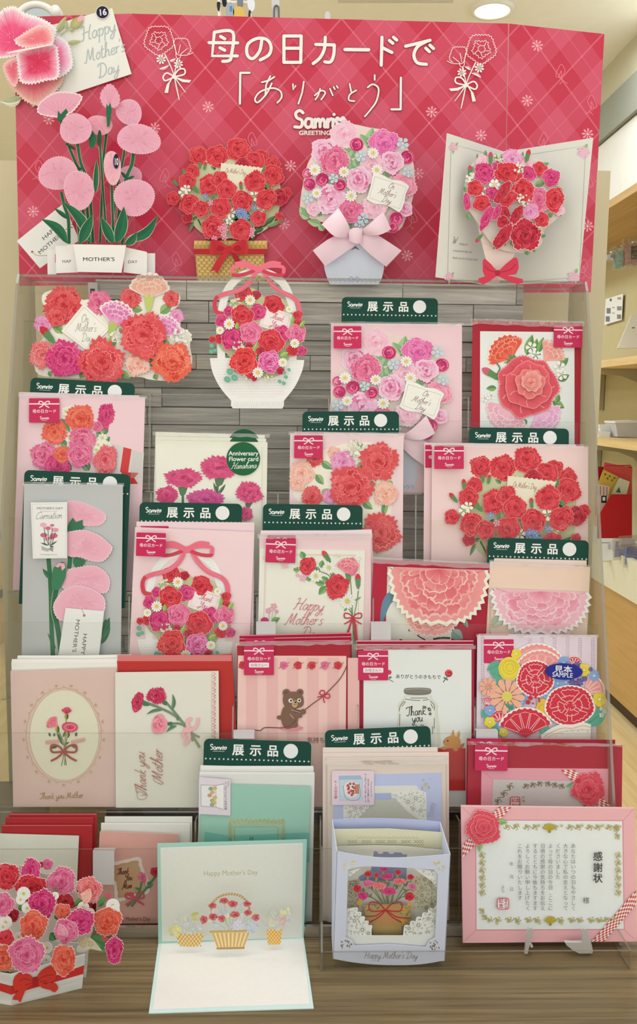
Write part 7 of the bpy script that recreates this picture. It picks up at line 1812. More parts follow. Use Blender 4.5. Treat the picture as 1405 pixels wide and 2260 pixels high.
# ---------------------------------------------------------------- tier 6
for i, (tl, tr, lb) in enumerate((((20, 1795), (214, 1795), 'rearmost red envelope at the lower left corner of the rack'), ((12, 1804), (206, 1803), 'second red envelope at the lower left corner of the rack'), ((4, 1820), (204, 1820), 'front red envelope behind the plain white card, lower left'))):
    envelope(6, 19 - i * 2.5, tl, tr, lb, (170, 42, 44), 'red envelopes lower left')
card(6, 11, (-2, 1840), (174, 1845), 'plain white card in front of the red envelopes, lower left', (218, 218, 196), 'plain_card')
envelope(6, 19, (231, 1802), (424, 1802), 'rear white envelope behind the salmon Thank You card', (220, 219, 200), 'white envelopes of tier six')
envelope(6, 16.5, (223, 1816), (419, 1817), 'front white envelope behind the salmon Thank You card', (221, 220, 202), 'white envelopes of tier six')
T, P = card(6, 12, (220, 1835), (393, 1841), 'salmon pink Thank You Mum card with a lace-edged biscuit note', (216, 164, 146), 'biscuit_note_card')
A = T.art('icing_biscuit', P, label='square biscuit note with white icing edge'); A.frame(*B3)
A.poly([(325, 760), (600, 700), (640, 800), (660, 900), (700, 1090), (560, 1130), (360, 1180), (325, 1080)], (196, 154, 112))
pt = smooth_pts([(330, 760), (460, 730), (600, 705), (625, 780), (655, 860), (700, 960), (705, 1080), (560, 1125), (370, 1175), (345, 1090), (335, 980)], 6)
for i, p in enumerate(pt): A.disc(p[0], p[1], 25, (226, 210, 190), 18, 10, i * 40, (234, 222, 204))
A.poly([(335, 790), (590, 745), (640, 900), (680, 1060), (400, 1120), (350, 1000)], (198, 158, 118))
for s_, x, y in (('Thank', 352, 888), ('You', 440, 955), ('Mum', 415, 1050)): A.script(s_, x, y, 74, (96, 56, 36), .12, -6, .35, .82)
A.done()
A = T.art('printed_flowers', P); A.frame(*B3)
for st in ([(640, 960), (600, 1100), (470, 1250)], [(800, 900), (700, 1030), (520, 1250)]): A.stroke(st, 26, (80, 132, 84), caps=False)
for l in ((620, 1060, 555, 1035, 34), (690, 1040, 770, 990, 44), (640, 1100, 570, 1110, 40), (700, 1000, 740, 960, 40)): A.leaf(*l, (74, 124, 76))
A.carnation(645, 915, 60, PINK, jag=.07, sq=.8); A.carnation(790, 850, 52, DRED, jag=.07); A.line_bow(560, 1150, 220, (196, 84, 92), 22); A.disc(515, 1110, 38, (206, 84, 96), 28)
A.text("Happy Mother's Day", 305, 1412, 66, (110, 66, 48), sx=.78); A.done()
sample_tag(6, 19.5, (450, 1630), (687, 1637), 'green sample tag above the mint green framed card, lower row')
envelope(6, 17.5, (442, 1689), (692, 1695), 'rear white envelope behind the mint card', (218, 218, 202), 'white envelopes behind mint card')
envelope(6, 15.5, (440, 1703), (694, 1706), 'front white envelope behind the mint card', (219, 219, 204), 'white envelopes behind mint card')
T, P = card(6, 12, (444, 1730), (685, 1736), 'mint green card with gold ornate frame print, lower row centre', (152, 196, 170), 'mint_card')
A = T.art('printed_design', P); A.frame(*B5)
A.poly([(225, 1120), (450, 1160), (1240, 1130), (1240, 1420), (220, 1420)], (116, 182, 162)); GD = (188, 172, 92); GD2 = (150, 132, 62)
for q, w, c in (((500, 1055, 955), 8, GD), ((515, 1075, 935), 5, GD2), ((470, 1040, 985), 4, GD)): A.stroke([(q[0], 1500), (q[0], q[1]), (q[2], q[1]), (q[2], 1500)], w, c, smooth=False)
R = random.Random(9)
for i in range(46):
    x = 452 + i * 12; y = 1015 + 12 * sin(i * 1.7); A.stroke([(x, y + 14), (x + 8, y - 10), (x + 16, y + 8), (x + 6, y + 12)], 4, GD if i % 3 else (204, 192, 120), caps=False); A.z -= STEP
for i in range(24):
    for x in (468, 985): A.stroke([(x - 14, 1050 + i * 17), (x + 10, 1042 + i * 17), (x + 12, 1060 + i * 17), (x - 8, 1062 + i * 17)], 4, GD if i < 8 else GD2, caps=False); A.z -= STEP
A.text('H', 660, 1205, 60, (90, 110, 90), rot=0, sx=.9); A.done()
P2 = P.shift(.0012)
A = T.art('picture_label', P2, label='small pale label showing the opened card'); A.frame(*B5); A.poly([(172, 592), (476, 618), (476, 966), (168, 950)], (222, 210, 210), cut=(.0003, (214, 204, 204)))
A.poly([(188, 665), (335, 672), (415, 655), (415, 912), (330, 885), (188, 878)], (150, 148, 146)); A.poly([(193, 670), (333, 677), (333, 880), (193, 873)], (228, 226, 216)); A.poly([(337, 677), (411, 662), (411, 906), (337, 882)], (234, 232, 224))
for x, y, c in ((285, 705, (150, 160, 130)), (275, 770, (206, 150, 120)), (300, 820, (170, 170, 120)), (322, 700, (200, 180, 110)), (325, 790, (214, 180, 110)), (318, 840, (206, 186, 110)), (300, 740, (196, 180, 130)), (298, 860, (150, 170, 130))): A.disc(x, y, 24, c, 20, 10)
A.text('母の日ポップアップカード', 440, 912, 23, (80, 70, 72), rot=-90, bold=.015); A.text('MD-072', 461, 685, 16, (100, 90, 92), rot=-90); A.done()
sleeve(T, P, (441, 1704), (693, 1707), 3, 0, .004)
sample_tag(6, 20, (716, 1612), (949, 1602), 'tilted green sample tag above the lace box card, lower row')
for i, (tl, tr, lb) in enumerate((((712, 1650), (965, 1649), 'rearmost beige envelope behind the blue lace card'), ((712, 1662), (990, 1660), 'second beige envelope behind the blue lace card'), ((720, 1672), (984, 1670), 'third beige envelope behind the blue lace card'))):
    T, P = envelope(6, 18.4 - i * 1.8, tl, tr, lb, (226, 210, 190), 'beige envelopes behind lace card')
T, P = card(6, 12.6, (722, 1684), (982, 1680), 'beige sleeve holding the flat blue lace card with gold corner', (220, 204, 182), 'lace_card')
P2 = inner_quad(T, P, 'blue_front', (735, 1711), (973, 1706), (186, 194, 214), .0008)
def doily(A, pts, fr_in, col=(228, 228, 208), hole=(150, 146, 130), seed=1, edge=15, holes=40):
    """lace corner: a scalloped sheet with punched medallions, hearts and dots"""
    A.poly(pts, col); R = random.Random(seed); n = len(pts)
    xs, ys = [p[0] for p in pts], [p[1] for p in pts]
    def inside(x, y):
        c = False
        for i in range(n):
            (x1, y1), (x2, y2) = pts[i], pts[(i + 1) % n]
            if (y1 > y) != (y2 > y) and x < (x2 - x1) * (y - y1) / (y2 - y1) + x1: c = not c
        return c
    def ok(x, y, r): return all(inside(x + r * cos(a), y + r * sin(a)) for a in (0, 1, 2.1, 3.1, 4.2, 5.2))
    med = []
    for i in range(400):
        x, y = R.uniform(min(xs), max(xs)), R.uniform(min(ys), max(ys)); r = R.choice((34, 26, 18))
        if ok(x, y, r * .9) and all(hypot(x - m[0], y - m[1]) > r + m[2] - 4 for m in med): med.append((x, y, r))
    for x, y, r in med:
        z0 = A.z; k = 7 if r > 20 else 5
        if r > 20: A.ring(x, y, r * .82, 2.2, mixc(col, hole, .45), n=16)
        for j in range(k):
            a = 2 * pi * j / k + x; A.z = z0 + STEP; A.leaf(x + r * .2 * cos(a), y + r * .2 * sin(a), x + r * .66 * cos(a), y + r * .66 * sin(a), r * .24, hole, hole, vein=False)
    for i in range(holes * 3):
        x, y = R.uniform(min(xs), max(xs)), R.uniform(min(ys), max(ys))
        if ok(x, y, 8) and all(hypot(x - m[0], y - m[1]) > m[2] for m in med): A.disc(x, y, R.uniform(2.5, 5), hole, n=6); A.z -= STEP
    A.up(2)
def scallop(p0, p1, n, amp):
    out = []; dx, dy = p1[0] - p0[0], p1[1] - p0[1]; d = hypot(dx, dy); nx, ny = -dy / d, dx / d
    for i in range(n):
        for t in (0, .25, .5, .75):
            q = (i + t) / n; s = amp * sin(pi * t); out.append((p0[0] + dx * q + nx * s, p0[1] + dy * q + ny * s))
    out.append(p1); return out
A = T.art('lace_window', P2); A.frame(*B6)
A.poly([(300, 610), (930, 600), (960, 640), (1015, 660), (1018, 1300), (300, 1300)], (222, 222, 200)); A.poly([(570, 665), (720, 662), (760, 720), (850, 820), (960, 900), (960, 1300), (440, 1300), (440, 800), (570, 760)], (196, 196, 172)); A.rect(570, 668, 715, 722, (172, 182, 206))
doily(A, [(715, 655)] + scallop((715, 665), (1000, 900), 6, 24)[::1] + [(1018, 900), (1015, 660), (960, 640)], None, holes=60)
doily(A, [(305, 770), (540, 760)] + scallop((520, 770), (400, 890), 4, -18) + [(305, 890)], None, holes=34, seed=4); A.stroke([(570, 605), (930, 600), (960, 645), (1012, 662)], 4, (240, 240, 232), smooth=False, caps=False); A.done()
A = T.art('gold_corner', P2); A.frame(*B6)
for i in range(16): R = random.Random(i); x, y = R.uniform(970, 1050), R.uniform(548, 630); A.leaf(x, y, x + R.uniform(-18, 18), y + R.uniform(-18, 18), 9, (206, 190, 80) if i % 2 else (170, 160, 90), vein=False)
A.script("Happy", 1080, 880, 60, (176, 180, 196), .06, -90, .3, .9); A.done()
P4_ = P2.shift(.0015)
A = T.art('picture_label', P4_, label='pink label with a picture of the lace box'); A.frame(*B6); A.rrect(203, 472, 566, 768, 14, (226, 206, 206), cut=(.0003, (214, 196, 196)))
A.poly([(262, 516), (450, 512), (468, 545), (465, 728), (268, 728)], (160, 186, 196)); A.poly([(270, 550), (462, 548), (462, 725), (270, 725)], (196, 208, 208)); A.disc(368, 635, 66, (226, 222, 206), 70); A.stroke([(300, 600), (330, 715), (440, 712), (440, 580)], 5, (140, 150, 160), caps=False); A.rect(400, 590, 438, 670, (190, 130, 96))
for x, y in ((340, 600), (360, 585), (390, 585), (345, 630), (370, 645), (395, 620), (375, 680), (350, 660), (385, 665)): A.disc(x, y, 13, (206, 80, 84), n=8)
for x, y in ((380, 610), (350, 615), (388, 645)): A.disc(x, y, 9, (60, 84, 60), n=6)
A.text('母の日カード', 246, 715, 27, (196, 70, 92), rot=-90, bold=.02); A.text('レーザーポップアップカード', 500, 742, 19, (70, 60, 66), rot=-90, bold=.015); A.text('立てて飾れます  MO-078', 523, 742, 18, (110, 90, 96), rot=-90, bold=.012); A.text('Laser Works Greeting', 546, 700, 15, (110, 100, 104), rot=-90); A.done()
sleeve(T, P, (720, 1683), (985, 1680), 3, 5, .005)
T, P = card(6, 17, (1030, 1630), (1357, 1633), 'rear red envelope behind the pink framed certificate card, right end', (168, 30, 56), 'envelope', 'envelope', 'red envelopes right end'); hlabel(T, P, 1036, 1631, 70, h=.3)
T, P = card(6, 13.5, (1033, 1641), (1373, 1645), 'red envelope card holding a folded pink certificate frame, right end', (166, 42, 54), 'certificate_card', group='red envelopes right end')
P2 = inner_quad(T, P, 'pink_frame', (1062, 1695), (1342, 1697), (222, 156, 160), .0012)
A = T.art('printed_certificate', P2); A.frame(*B8)
A.poly([(355, 395), (1120, 408), (1115, 700), (340, 690)], (196, 190, 178)); A.stroke([(275, 330), (355, 395), (340, 690)], 3, (206, 130, 136), smooth=False, caps=False); A.stroke([(355, 395), (1120, 408)], 3, (206, 140, 140), smooth=False, caps=False)
def vine(A, x0, y0, x1, y1, c, amp=14, n=4, w=5, flip=1):
    dx, dy = x1 - x0, y1 - y0; d = hypot(dx, dy); nx, ny = -dy / d * flip, dx / d * flip; ux, uy = dx / d, dy / d; k = d / n
    A.stroke([(x0 + dx * i / (n * 4) + nx * amp * sin(pi * i / 2), y0 + dy * i / (n * 4) + ny * amp * sin(pi * i / 2)) for i in range(n * 4 + 1)], w, c, caps=False)
    for i in range(n):
        bx, by = x0 + dx * (i + .5) / n, y0 + dy * (i + .5) / n
        for sg in (1, -1):
            ccx, ccy = bx + nx * amp * 1.1 * sg + ux * k * .12 * sg, by + ny * amp * 1.1 * sg + uy * k * .12 * sg      # spiral curl
            A.stroke([(bx - ux * k * .3 * sg, by - uy * k * .3 * sg)] + [(ccx + amp * (1.0 - .17 * j) * (ux * sin(j * .95) - nx * sg * cos(j * .95)), ccy + amp * (1.0 - .17 * j) * (uy * sin(j * .95) - ny * sg * cos(j * .95))) for j in range(6)], w * .75, c, caps=False, n=3); A.z -= STEP
            A.leaf(bx, by, bx + nx * amp * 1.3 * sg - ux * k * .3, by + ny * amp * 1.3 * sg - uy * k * .3, w * 1.8, c, vein=False)
GO = (118, 98, 66)
vine(A, 370, 580, 500, 425, GO, 14, 3); vine(A, 570, 450, 720, 425, GO, 12, 3); vine(A, 880, 450, 730, 425, GO, 12, 3, flip=-1); vine(A, 1010, 590, 1100, 560, GO, 8, 2)
A.rrect(478, 522, 552, 620, 14, (186, 66, 72)); A.rrect(484, 528, 546, 620, 10, (206, 196, 184)); A.text('記念', 488, 560, 30, (186, 66, 72), bold=.03); A.text('母の日', 490, 592, 22, (186, 66, 72), bold=.03); A.text('より', 585, 565, 26, (90, 86, 80), rot=-90); A.done()
def gingham(A, pts, u, n, c=(196, 74, 70)):
    """white ribbon with red checks: pts quad, u cells along, n across"""
    A.poly(pts, (238, 222, 206))
    a, b, c_, d = pts
    L = lambda s, t: ((a[0] * (1 - s) + b[0] * s) * (1 - t) + (d[0] * (1 - s) + c_[0] * s) * t, (a[1] * (1 - s) + b[1] * s) * (1 - t) + (d[1] * (1 - s) + c_[1] * s) * t)
    for i in range(u):
        for j in range(n):
            if (i + j) % 2 == 0: A.poly([L(i / u, j / n), L((i + 1) / u, j / n), L((i + 1) / u, (j + 1) / n), L(i / u, (j + 1) / n)], c); A.z -= STEP
    A.up()
A = T.art('gingham_ribbon', P2.shift(.001)); A.frame(*B8); gingham(A, [(850, 328), (950, 328), (1210, 590), (1130, 600)], 5, 18)
A.done()
A = T.art('leaf', P2.shift(.0014)); A.frame(*B8); A.leaf(960, 435, 890, 450, 34, (96, 160, 96)); A.leaf(1080, 560, 1070, 600, 30, (70, 120, 80)); A.done()
flowers(T, P2.shift(.0018), B8, [(1052, 465, 118, ((186, 44, 60), (208, 72, 84), (218, 92, 98), (236, 140, 138)))], 'paper_carnation', rim=(238, 150, 146), jag=.04, cut=(.0008, (226, 130, 130)))
hlabel(T, P, 1048, 1643, 72, 1.0, off=.0035)
sleeve(T, P, (1034, 1640), (1375, 1645), 3, 3, .007)

# ================================================================ on the table in front
# opened mint pop-up card
f0, f1 = on_table(349, 2083, .0012), on_table(670, 2070, .0012)
g0, g1 = on_table(328, 2236, .0012), on_table(692, 2225, .0012)
ex = (f1 - f0).normalized(); nb = Vector((-ex.y, ex.x, 0)) * -1
if nb.y > 0: nb = -nb
lean = radians(7); nB = (nb * cos(lean) + Vector((0, 0, 1)) * sin(lean)).normalized()
PBk = Plane(f0, nB); PBs = Plane(f0, (0, 0, 1))
T = Thing('mint_pop_up_card', 'opened mint edged pop-up card with three flower baskets, standing on the table', 'greeting card', (f0 + f1 + g0 + g1) / 4 - Vector((0, 0, .0012)))
u0, u1 = PBk.hit(347, 1862), PBk.hit(677, 1853)
MT = paper((164, 204, 182)); IV = paper((224, 226, 208))
T.mesh('back_panel', *slab_vf([u0, u1, f1, f0], nB, .0012), MT)
T.mesh('base_panel', *slab_vf([f0, f1, g1, g0], (0, 0, 1), .0010), paper((206, 228, 216)))  # lighter mint than the back panel: light from above put into its colour
A = T.art('inner_sheet', PBk); A.up(12); A.frame(*B4); A.poly([(180, 172), (1231, 137), (1228, 835), (192, 862)], (220, 221, 200)); A.stroke([(180, 172), (1231, 137)], 4, (236, 238, 224), smooth=False, caps=False)
A.text("Happy Mother's Day", 498, 378, 52, (178, 172, 128), rot=-1.4, sx=.92); A.done()
A = T.art('inner_sheet', PBs); A.up(12); A.frame(*B4); A.poly([(188, 872), (1232, 846), (1280, 1322), (125, 1365)], (238, 239, 232)); A.done()  # paler than the upright sheet, with the overhead light in its colour
Ps = Plane(f0 + nB * .020, nB); Ps2 = Plane(f0 + nB * .030, nB)
def soft_bunch(A, cx, cy, rx, ry, seed, cols, n=46):
    R = random.Random(seed)
    for i in range(n):
        a = R.uniform(0, 6.3); q = math.sqrt(R.random()); x, y = cx + rx * q * cos(a), cy + ry * q * sin(a); c = R.choice(cols)
        k = i % 4
        if k == 0: A.star(x, y, R.uniform(12, 20), c, 5, (226, 220, 160))
        elif k == 1: b = R.uniform(-2.6, -.5); A.leaf(x, y, x + 34 * cos(b), y + 34 * sin(b), 10, (176, 192, 150), (196, 206, 170), vein=False)
        elif k == 2: A.cluster(x, y, 18, 6, c, None, .28)
        else: b = R.uniform(-2.4, -.7); A.stroke([(x, y), (x + 40 * cos(b), y + 40 * sin(b))], 3, (186, 198, 160), smooth=False, caps=False)
def wicker(A, pts, rows, cols, c=(218, 182, 112), d=(196, 154, 84)):
    A.poly(pts, c, cut=(.0006, (234, 220, 190)))
    xs, ys = [p[0] for p in pts], [p[1] for p in pts]; x0, x1, y0, y1 = min(xs), max(xs), min(ys), max(ys)
    for i in range(rows):
        for j in range(cols):
            t = (i + .5) / rows; w = (x1 - x0) * (1 - .2 * t); x = (x0 + x1) / 2 - w / 2 + w * (j + .5) / cols; y = y0 + (y1 - y0) * t
            A.disc(x, y, w / cols * .42, mixc(c, (246, 226, 170), .6) if (i + j) % 2 else d, (y1 - y0) / rows * .42, 6); A.z -= STEP
    A.up()
PAS = [(228, 222, 160), (206, 208, 222), (236, 236, 222), (214, 222, 200), (236, 206, 206)]
A = T.art('flower_basket', Ps, label='small round basket of pale flowers'); A.frame(*B4); wicker(A, smooth_pts([(308, 812), (488, 806), (486, 850), (455, 893), (400, 902), (330, 893), (308, 850)], 3, True), 6, 14); soft_bunch(A, 385, 745, 115, 60, 3, PAS); A.cluster(285, 780, 44, 22, (228, 222, 140), None, .3); A.cluster(440, 675, 26, 8, (206, 206, 96), None, .5); A.done()
A = T.art('flower_basket', Ps, label='small bucket basket of pale flowers'); A.frame(*B4); wicker(A, [(962, 775), (1080, 770), (1062, 882), (972, 884)], 8, 9, (226, 178, 92), (206, 154, 70)); soft_bunch(A, 1030, 700, 115, 70, 8, PAS); A.cluster(1065, 700, 40, 16, (232, 190, 186), None, .3); A.cluster(1100, 640, 34, 14, (230, 226, 160), None, .3); A.done()
A = T.art('flower_basket', Ps2, label='large handled basket of red and pink flowers'); A.frame(*B4)
A.stroke([(555, 660), (560, 590), (600, 540), (680, 515), (770, 525), (825, 580), (840, 650)], 15, (206, 174, 120), caps=False); 
for i in range(22): a = pi * (1 + i / 21); A.stroke([(692 + 132 * cos(a), 640 + 120 * sin(a)), (700 + 146 * cos(a), 634 + 134 * sin(a))], 4, (150, 112, 70), smooth=False, caps=False); A.z -= STEP
A.up(); A.poly([(550, 785), (842, 778), (800, 905), (795, 918), (600, 922), (596, 908)], (222, 190, 124), cut=(.0006, (234, 220, 190)))
for i in range(17): A.stroke([(566 + i * 16.5, 800), (606 + i * 11.5, 902)], 7, (238, 216, 160) if i % 2 else (200, 162, 94), smooth=False, caps=False); A.z -= STEP
A.stroke([(548, 790), (842, 783)], 14, (196, 160, 96)); A.stroke([(600, 914), (795, 910)], 14, (180, 142, 84))
for st in ([(695, 780), (690, 650)], [(700, 780), (600, 600)], [(690, 780), (800, 600)], [(690, 780), (520, 690)], [(700, 770), (860, 680)], [(680, 780), (650, 580)], [(700, 780), (735, 600)]): A.stroke(st, 6, (186, 194, 150), caps=False)
soft_bunch(A, 690, 700, 180, 80, 12, PAS, 60)
A.cluster(850, 745, 50, 30, (196, 208, 224), None, .22); A.daisy(750, 738, 40, (206, 204, 222), (220, 214, 190), 8); A.cluster(635, 640, 34, 14, (200, 202, 220), None, .25); A.cluster(770, 600, 28, 12, (200, 202, 220), None, .25)
A.done()
A = T.art('red_blossoms', Ps2.shift(.001)); A.frame(*B4)
for x, y, r, s_ in ((565, 598, 30, .7), (650, 562, 36, .6), (715, 585, 36, .7), (820, 585, 30, .7), (500, 700, 28, 1.1), (570, 680, 32, .8), (632, 692, 28, .9), (730, 662, 36, .65), (825, 648, 30, .7), (885, 683, 28, .9)): A.carnation(x, y, r, ((160, 36, 44), (206, 92, 92), (226, 150, 142), (240, 196, 184)), sq=s_, rot=0, teeth=12, rings=((.9, .4, 6), (.55, .1, 4)))
A.done()

# clear tray at the front right
a, b = on_table(712, 2136), on_table(1388, 2142)
ty0 = (a.y + b.y) / 2; tx0, tx1 = a.x, b.x
T = Thing('acrylic_tray', 'clear acrylic front tray holding the lace box and the certificate', 'tray', ((tx0 + tx1) / 2, .885, TZ))
T.mesh('floor_plate', *box_vf((tx0, ty0, TZ + .0006), (tx1, .908, TZ + .0026)), am, mat_idx=[0, 0, 1, 1, 0, 1])
T.mesh('front_lip', *box_vf((tx0, ty0 - .0022, TZ + .0006), (tx1, ty0 - .0002, TZ + .021)), am, mat_idx=[0, 1, 0, 1, 0, 1])
sp2 = [(ty0 - .002, TZ + .0006), (ty0 - .002, TZ + .021), (ty0 + .012, TZ + .045), (ty0 + .018, TZ + .108), (.9085, TZ + .108), (.9085, TZ + .0006)]
for x, zm in ((tx0 - .0024, 1), (tx1 + .0002, .021)):
    v, f = slab_vf([Vector((x + .002, y, min(z, TZ + zm))) for y, z in sp2], (1, 0, 0), .002); T.mesh('end_plate', v, f, am, mat_idx=[0, 0] + [1] * (len(f) - 2))

# blue laser-cut lace box card
yb = on_table(860, 2131, .003).y
Pf = Plane((0, yb, TZ + .003), (0, -1, 0))
T = Thing('lace_box_card', 'pale blue lace box card with a pot of carnations inside, standing in the tray', 'greeting card', Pf.hit(860, 2120))
BLm = paper((206, 210, 222)); BLd = paper((184, 192, 216))
Pfr = Plane(Pf.p0, (0, -1, .02)); depth = .040
def b7(P, x, y): return P.hit(680 + x / 3.903, 1780 + y / 3.903)
fl, fr_, frb, flb = b7(Pfr, 245, 385), b7(Pfr, 1225, 410), b7(Pfr, 1176, 1330), b7(Pfr, 212, 1312)
zlo = TZ + .0030
for p in (frb, flb): p.z = max(p.z, zlo)
ymid = min(frb.y, flb.y)
# front with a shaped window
outer = [b7(Pfr, *p) for p in smooth_pts([(245, 385), (500, 430), (720, 442), (960, 432), (1225, 410)], 4)] + [b7(Pfr, 1200, 850), frb] + [b7(Pfr, *p) for p in smooth_pts([(1176, 1325), (960, 1360), (690, 1366), (440, 1350), (212, 1312)], 4)[1:-1]] + [flb, b7(Pfr, 225, 850)]
for p in outer: p.z = max(p.z, zlo)
inner = [b7(Pfr, *p) for p in ((342, 545), (430, 520), (490, 514), (905, 530), (1080, 545), (1115, 580), (1105, 900), (1090, 1130), (1040, 1160), (1010, 1212), (700, 1188), (400, 1200), (375, 1150), (325, 1130), (330, 900))]
from mathutils.geometry import tessellate_polygon
tri = tessellate_polygon([outer, inner]); allp = outer + inner; no_ = len(outer); k_ = len(allp); nrm = Vector((0, -1, .02)).normalized()
v = allp + [p - nrm * .0008 for p in allp]; f = [t for t in tri] + [tuple(i + k_ for i in t[::-1]) for t in tri]
for base_, m_ in ((0, no_), (no_, len(inner))):
    for i in range(m_):
        j = (i + 1) % m_; f.append((base_ + i, base_ + j, base_ + j + k_, base_ + i + k_))
T.mesh('front_panel', v, f, BLm)
dv = Vector((0, depth, 0))
bl_, br_ = b7(Plane(Pfr.p0 + dv, (0, -1, .02)), 205, 115), b7(Plane(Pfr.p0 + dv, (0, -1, .02)), 1138, 135)
T.mesh('side_panel', *slab_vf([fl, bl_, flb + dv * .9 + Vector((0, 0, 0)), flb], (-1, 0, 0), .0007), BLm)
T.mesh('side_panel', *slab_vf([fr_, br_, frb + dv * .9, frb], (1, 0, 0), .0007), BLm)
Pbk = Plane(Pfr.p0 + dv, (0, -1, .02))
q = [b7(Pbk, *p) for p in smooth_pts([(205, 115), (450, 103), (700, 104), (940, 115), (1138, 135)], 4)]
T.mesh('back_panel', *slab_vf(q + [frb + dv, flb + dv], (0, -1, .02), .0008), BLd)
def layer(name, dy, pts, col, extra=None):
    P = Plane(Pfr.p0 + Vector((0, dy, 0)), (0, -1, .02)); A = T.art(name, P); A.frame(*B7); A.poly(pts, col, cut=(.0005, col))
    if extra: extra(A)
    A.done(); return P
def lace_dots(A, x0, x1, y, step, r, c=(120, 116, 100), jit=0):
    x = x0
    while x < x1: A.disc(x, y + (jit if int(x / step) % 2 else 0), r, c, n=6); A.z -= STEP; x += step
    A.up()
def ex1(A):
    lace_dots(A, 420, 960, 258, 17, 5, (196, 190, 150), 10); lace_dots(A, 340, 1000, 330, 13, 4)
    for cx in (380, 500, 620, 720, 840, 950):
        for i in range(14): A.disc(cx - 36 + (i % 7) * 12, 292 + (i // 7) * 14 + (i % 2) * 6, 4.5, (150, 146, 124), n=6); A.z -= STEP
        A.up()
    A.stroke([(420, 270), (950, 272)], 3, (186, 180, 140), smooth=False, caps=False)
layer('cream_layer', .030, [(215, 195), (690, 190), (1150, 222), (1170, 260), (1170, 900), (1150, 1220), (240, 1220), (230, 400)], (222, 218, 178), ex1)
def ex2(A):
    A.poly([(565, 385), (850, 400), (845, 640), (420, 640), (440, 600), (540, 545)], (146, 152, 170))
    for cx, cy in ((480, 400), (620, 395), (715, 395), (830, 400), (900, 410)): A.disc(cx, cy, 26, (220, 218, 198), 14, 10)
    doily(A, [(340, 640), (440, 620), (440, 880), (340, 900)], None, (206, 196, 160), (110, 104, 84), 5, 10, 60)
    doily(A, [(910, 600), (1100, 560), (1105, 900), (900, 880)], None, (216, 208, 168), (120, 112, 84), 6, 10, 90)
    for i in range(12): A.disc(1062, 640 + i * 22, 5, (150, 140, 100), n=5); A.z -= STEP
    A.up()
layer('lace_layer', .022, [(245, 345), (560, 335), (800, 340), (1195, 380), (1170, 1220), (240, 1220)], (222, 220, 196), ex2)
P_pot = Plane(Pfr.p0 + Vector((0, .014, 0)), (0, -1, .02))
A = T.art('flower_pot', P_pot); A.frame(*B7); A.poly([(480, 850), (890, 850), (870, 1030), (500, 1030)], (176, 150, 96)); A.poly([(545, 1020), (810, 1020), (800, 1110), (560, 1110)], (176, 154, 96), cut=(.0005, (170, 150, 100))); A.poly([(590, 840), (790, 840), (770, 1030), (600, 1030)], (190, 142, 88))
for x, y in ((440, 830), (515, 870), (825, 895), (875, 850), (810, 990)): A.disc(x, y, 22, (222, 160, 60), n=9)
for i in range(26): R = random.Random(i); x, y = R.choice((R.uniform(450, 590), R.uniform(800, 880))), R.uniform(860, 1020); A.leaf(x, y, x + R.uniform(-30, 30), y + R.uniform(-30, 10), 14, (112, 110, 70) if i % 2 else (140, 130, 84), vein=False)
A.line_bow(665, 893, 300, (182, 58, 60), 11); A.stroke([(480, 945), (580, 940), (665, 893), (760, 950), (885, 960)], 9, (178, 56, 58), caps=False); A.done()
A = T.art('carnation_stems', P_pot.shift(.001)); A.frame(*B7); R = random.Random(2)
for x, y in ((650, 545), (515, 590), (590, 600), (680, 610), (770, 575), (880, 615), (515, 670), (610, 690), (695, 735), (785, 650), (895, 690), (425, 710), (470, 770), (870, 770)):
    A.stroke([(x, y + 20), (x * .7 + 200, y * .5 + 390), (690 + (x - 690) * .25, 840)], 8, (110, 112, 74), caps=False)
    for q in range(2): a = R.uniform(-2.6, -.5); A.leaf(x * .8 + 138, y * .6 + 320, x * .8 + 138 + 50 * cos(a), y * .6 + 320 + 50 * sin(a), 18, (98, 104, 76), (120, 124, 100), vein=False)
    A.leaf(x - 2, y + 45, x, y + 8, 24, (130, 140, 80), vein=False)
A.done()
for x, y, rx, s_, pl in ((650, 540, 40, .4, HOT), (515, 580, 32, .8, RED), (588, 592, 22, 1, RED), (680, 602, 52, .5, HOT), (772, 565, 26, .9, RED), (880, 608, 30, .8, RED), (515, 662, 48, .6, PINK), (610, 684, 60, .5, SALMON), (695, 730, 60, .55, HOT), (785, 645, 54, .5, SALMON), (895, 688, 34, .8, PINK), (422, 706, 36, .9, RED), (470, 770, 46, .7, HOT), (872, 775, 42, .9, RED)):
    A = T.art('carnation', P_pot.shift(.002)); A.frame(*B7); A.carnation(x, y, rx, pl, sq=s_, rot=0, teeth=14, rim=(236, 190, 180)); A.done()
P_l = Plane(Pfr.p0 + Vector((0, .004, 0)), (0, -1, .02))
for nm, pts, sd, hs in (('lace_corner', [(330, 880)] + scallop((390, 870), (545, 1060), 5, -26) + [(545, 1110), (400, 1200), (320, 1180)], 7, 60), ('lace_corner', [(1108, 830)] + scallop((1080, 880), (820, 1060), 5, 26) + [(815, 1110), (1000, 1215), (1095, 1150)], 8, 80), ('lace_corner', [(340, 560), (490, 514)] + scallop((440, 530), (345, 600), 3, -10), 9, 16), ('lace_corner', [(900, 525), (1110, 560), (1110, 700), (1060, 640), (990, 590)], 10, 20)):
    A = T.art(nm, P_l); A.frame(*B7); doily(A, pts, None, (228, 230, 212), (120, 116, 96), sd, 10, hs); A.done()
A = T.art('lace_bar', P_l); A.frame(*B7); A.poly([(330, 1100), (560, 1108), (820, 1108), (1095, 1090), (1090, 1140), (1010, 1212), (700, 1190), (400, 1200), (326, 1135)], (224, 226, 210), cut=(.0005, (210, 210, 196))); A.done()
A = T.art('lettering_print', Pfr); A.up(8); A.frame(*B7)
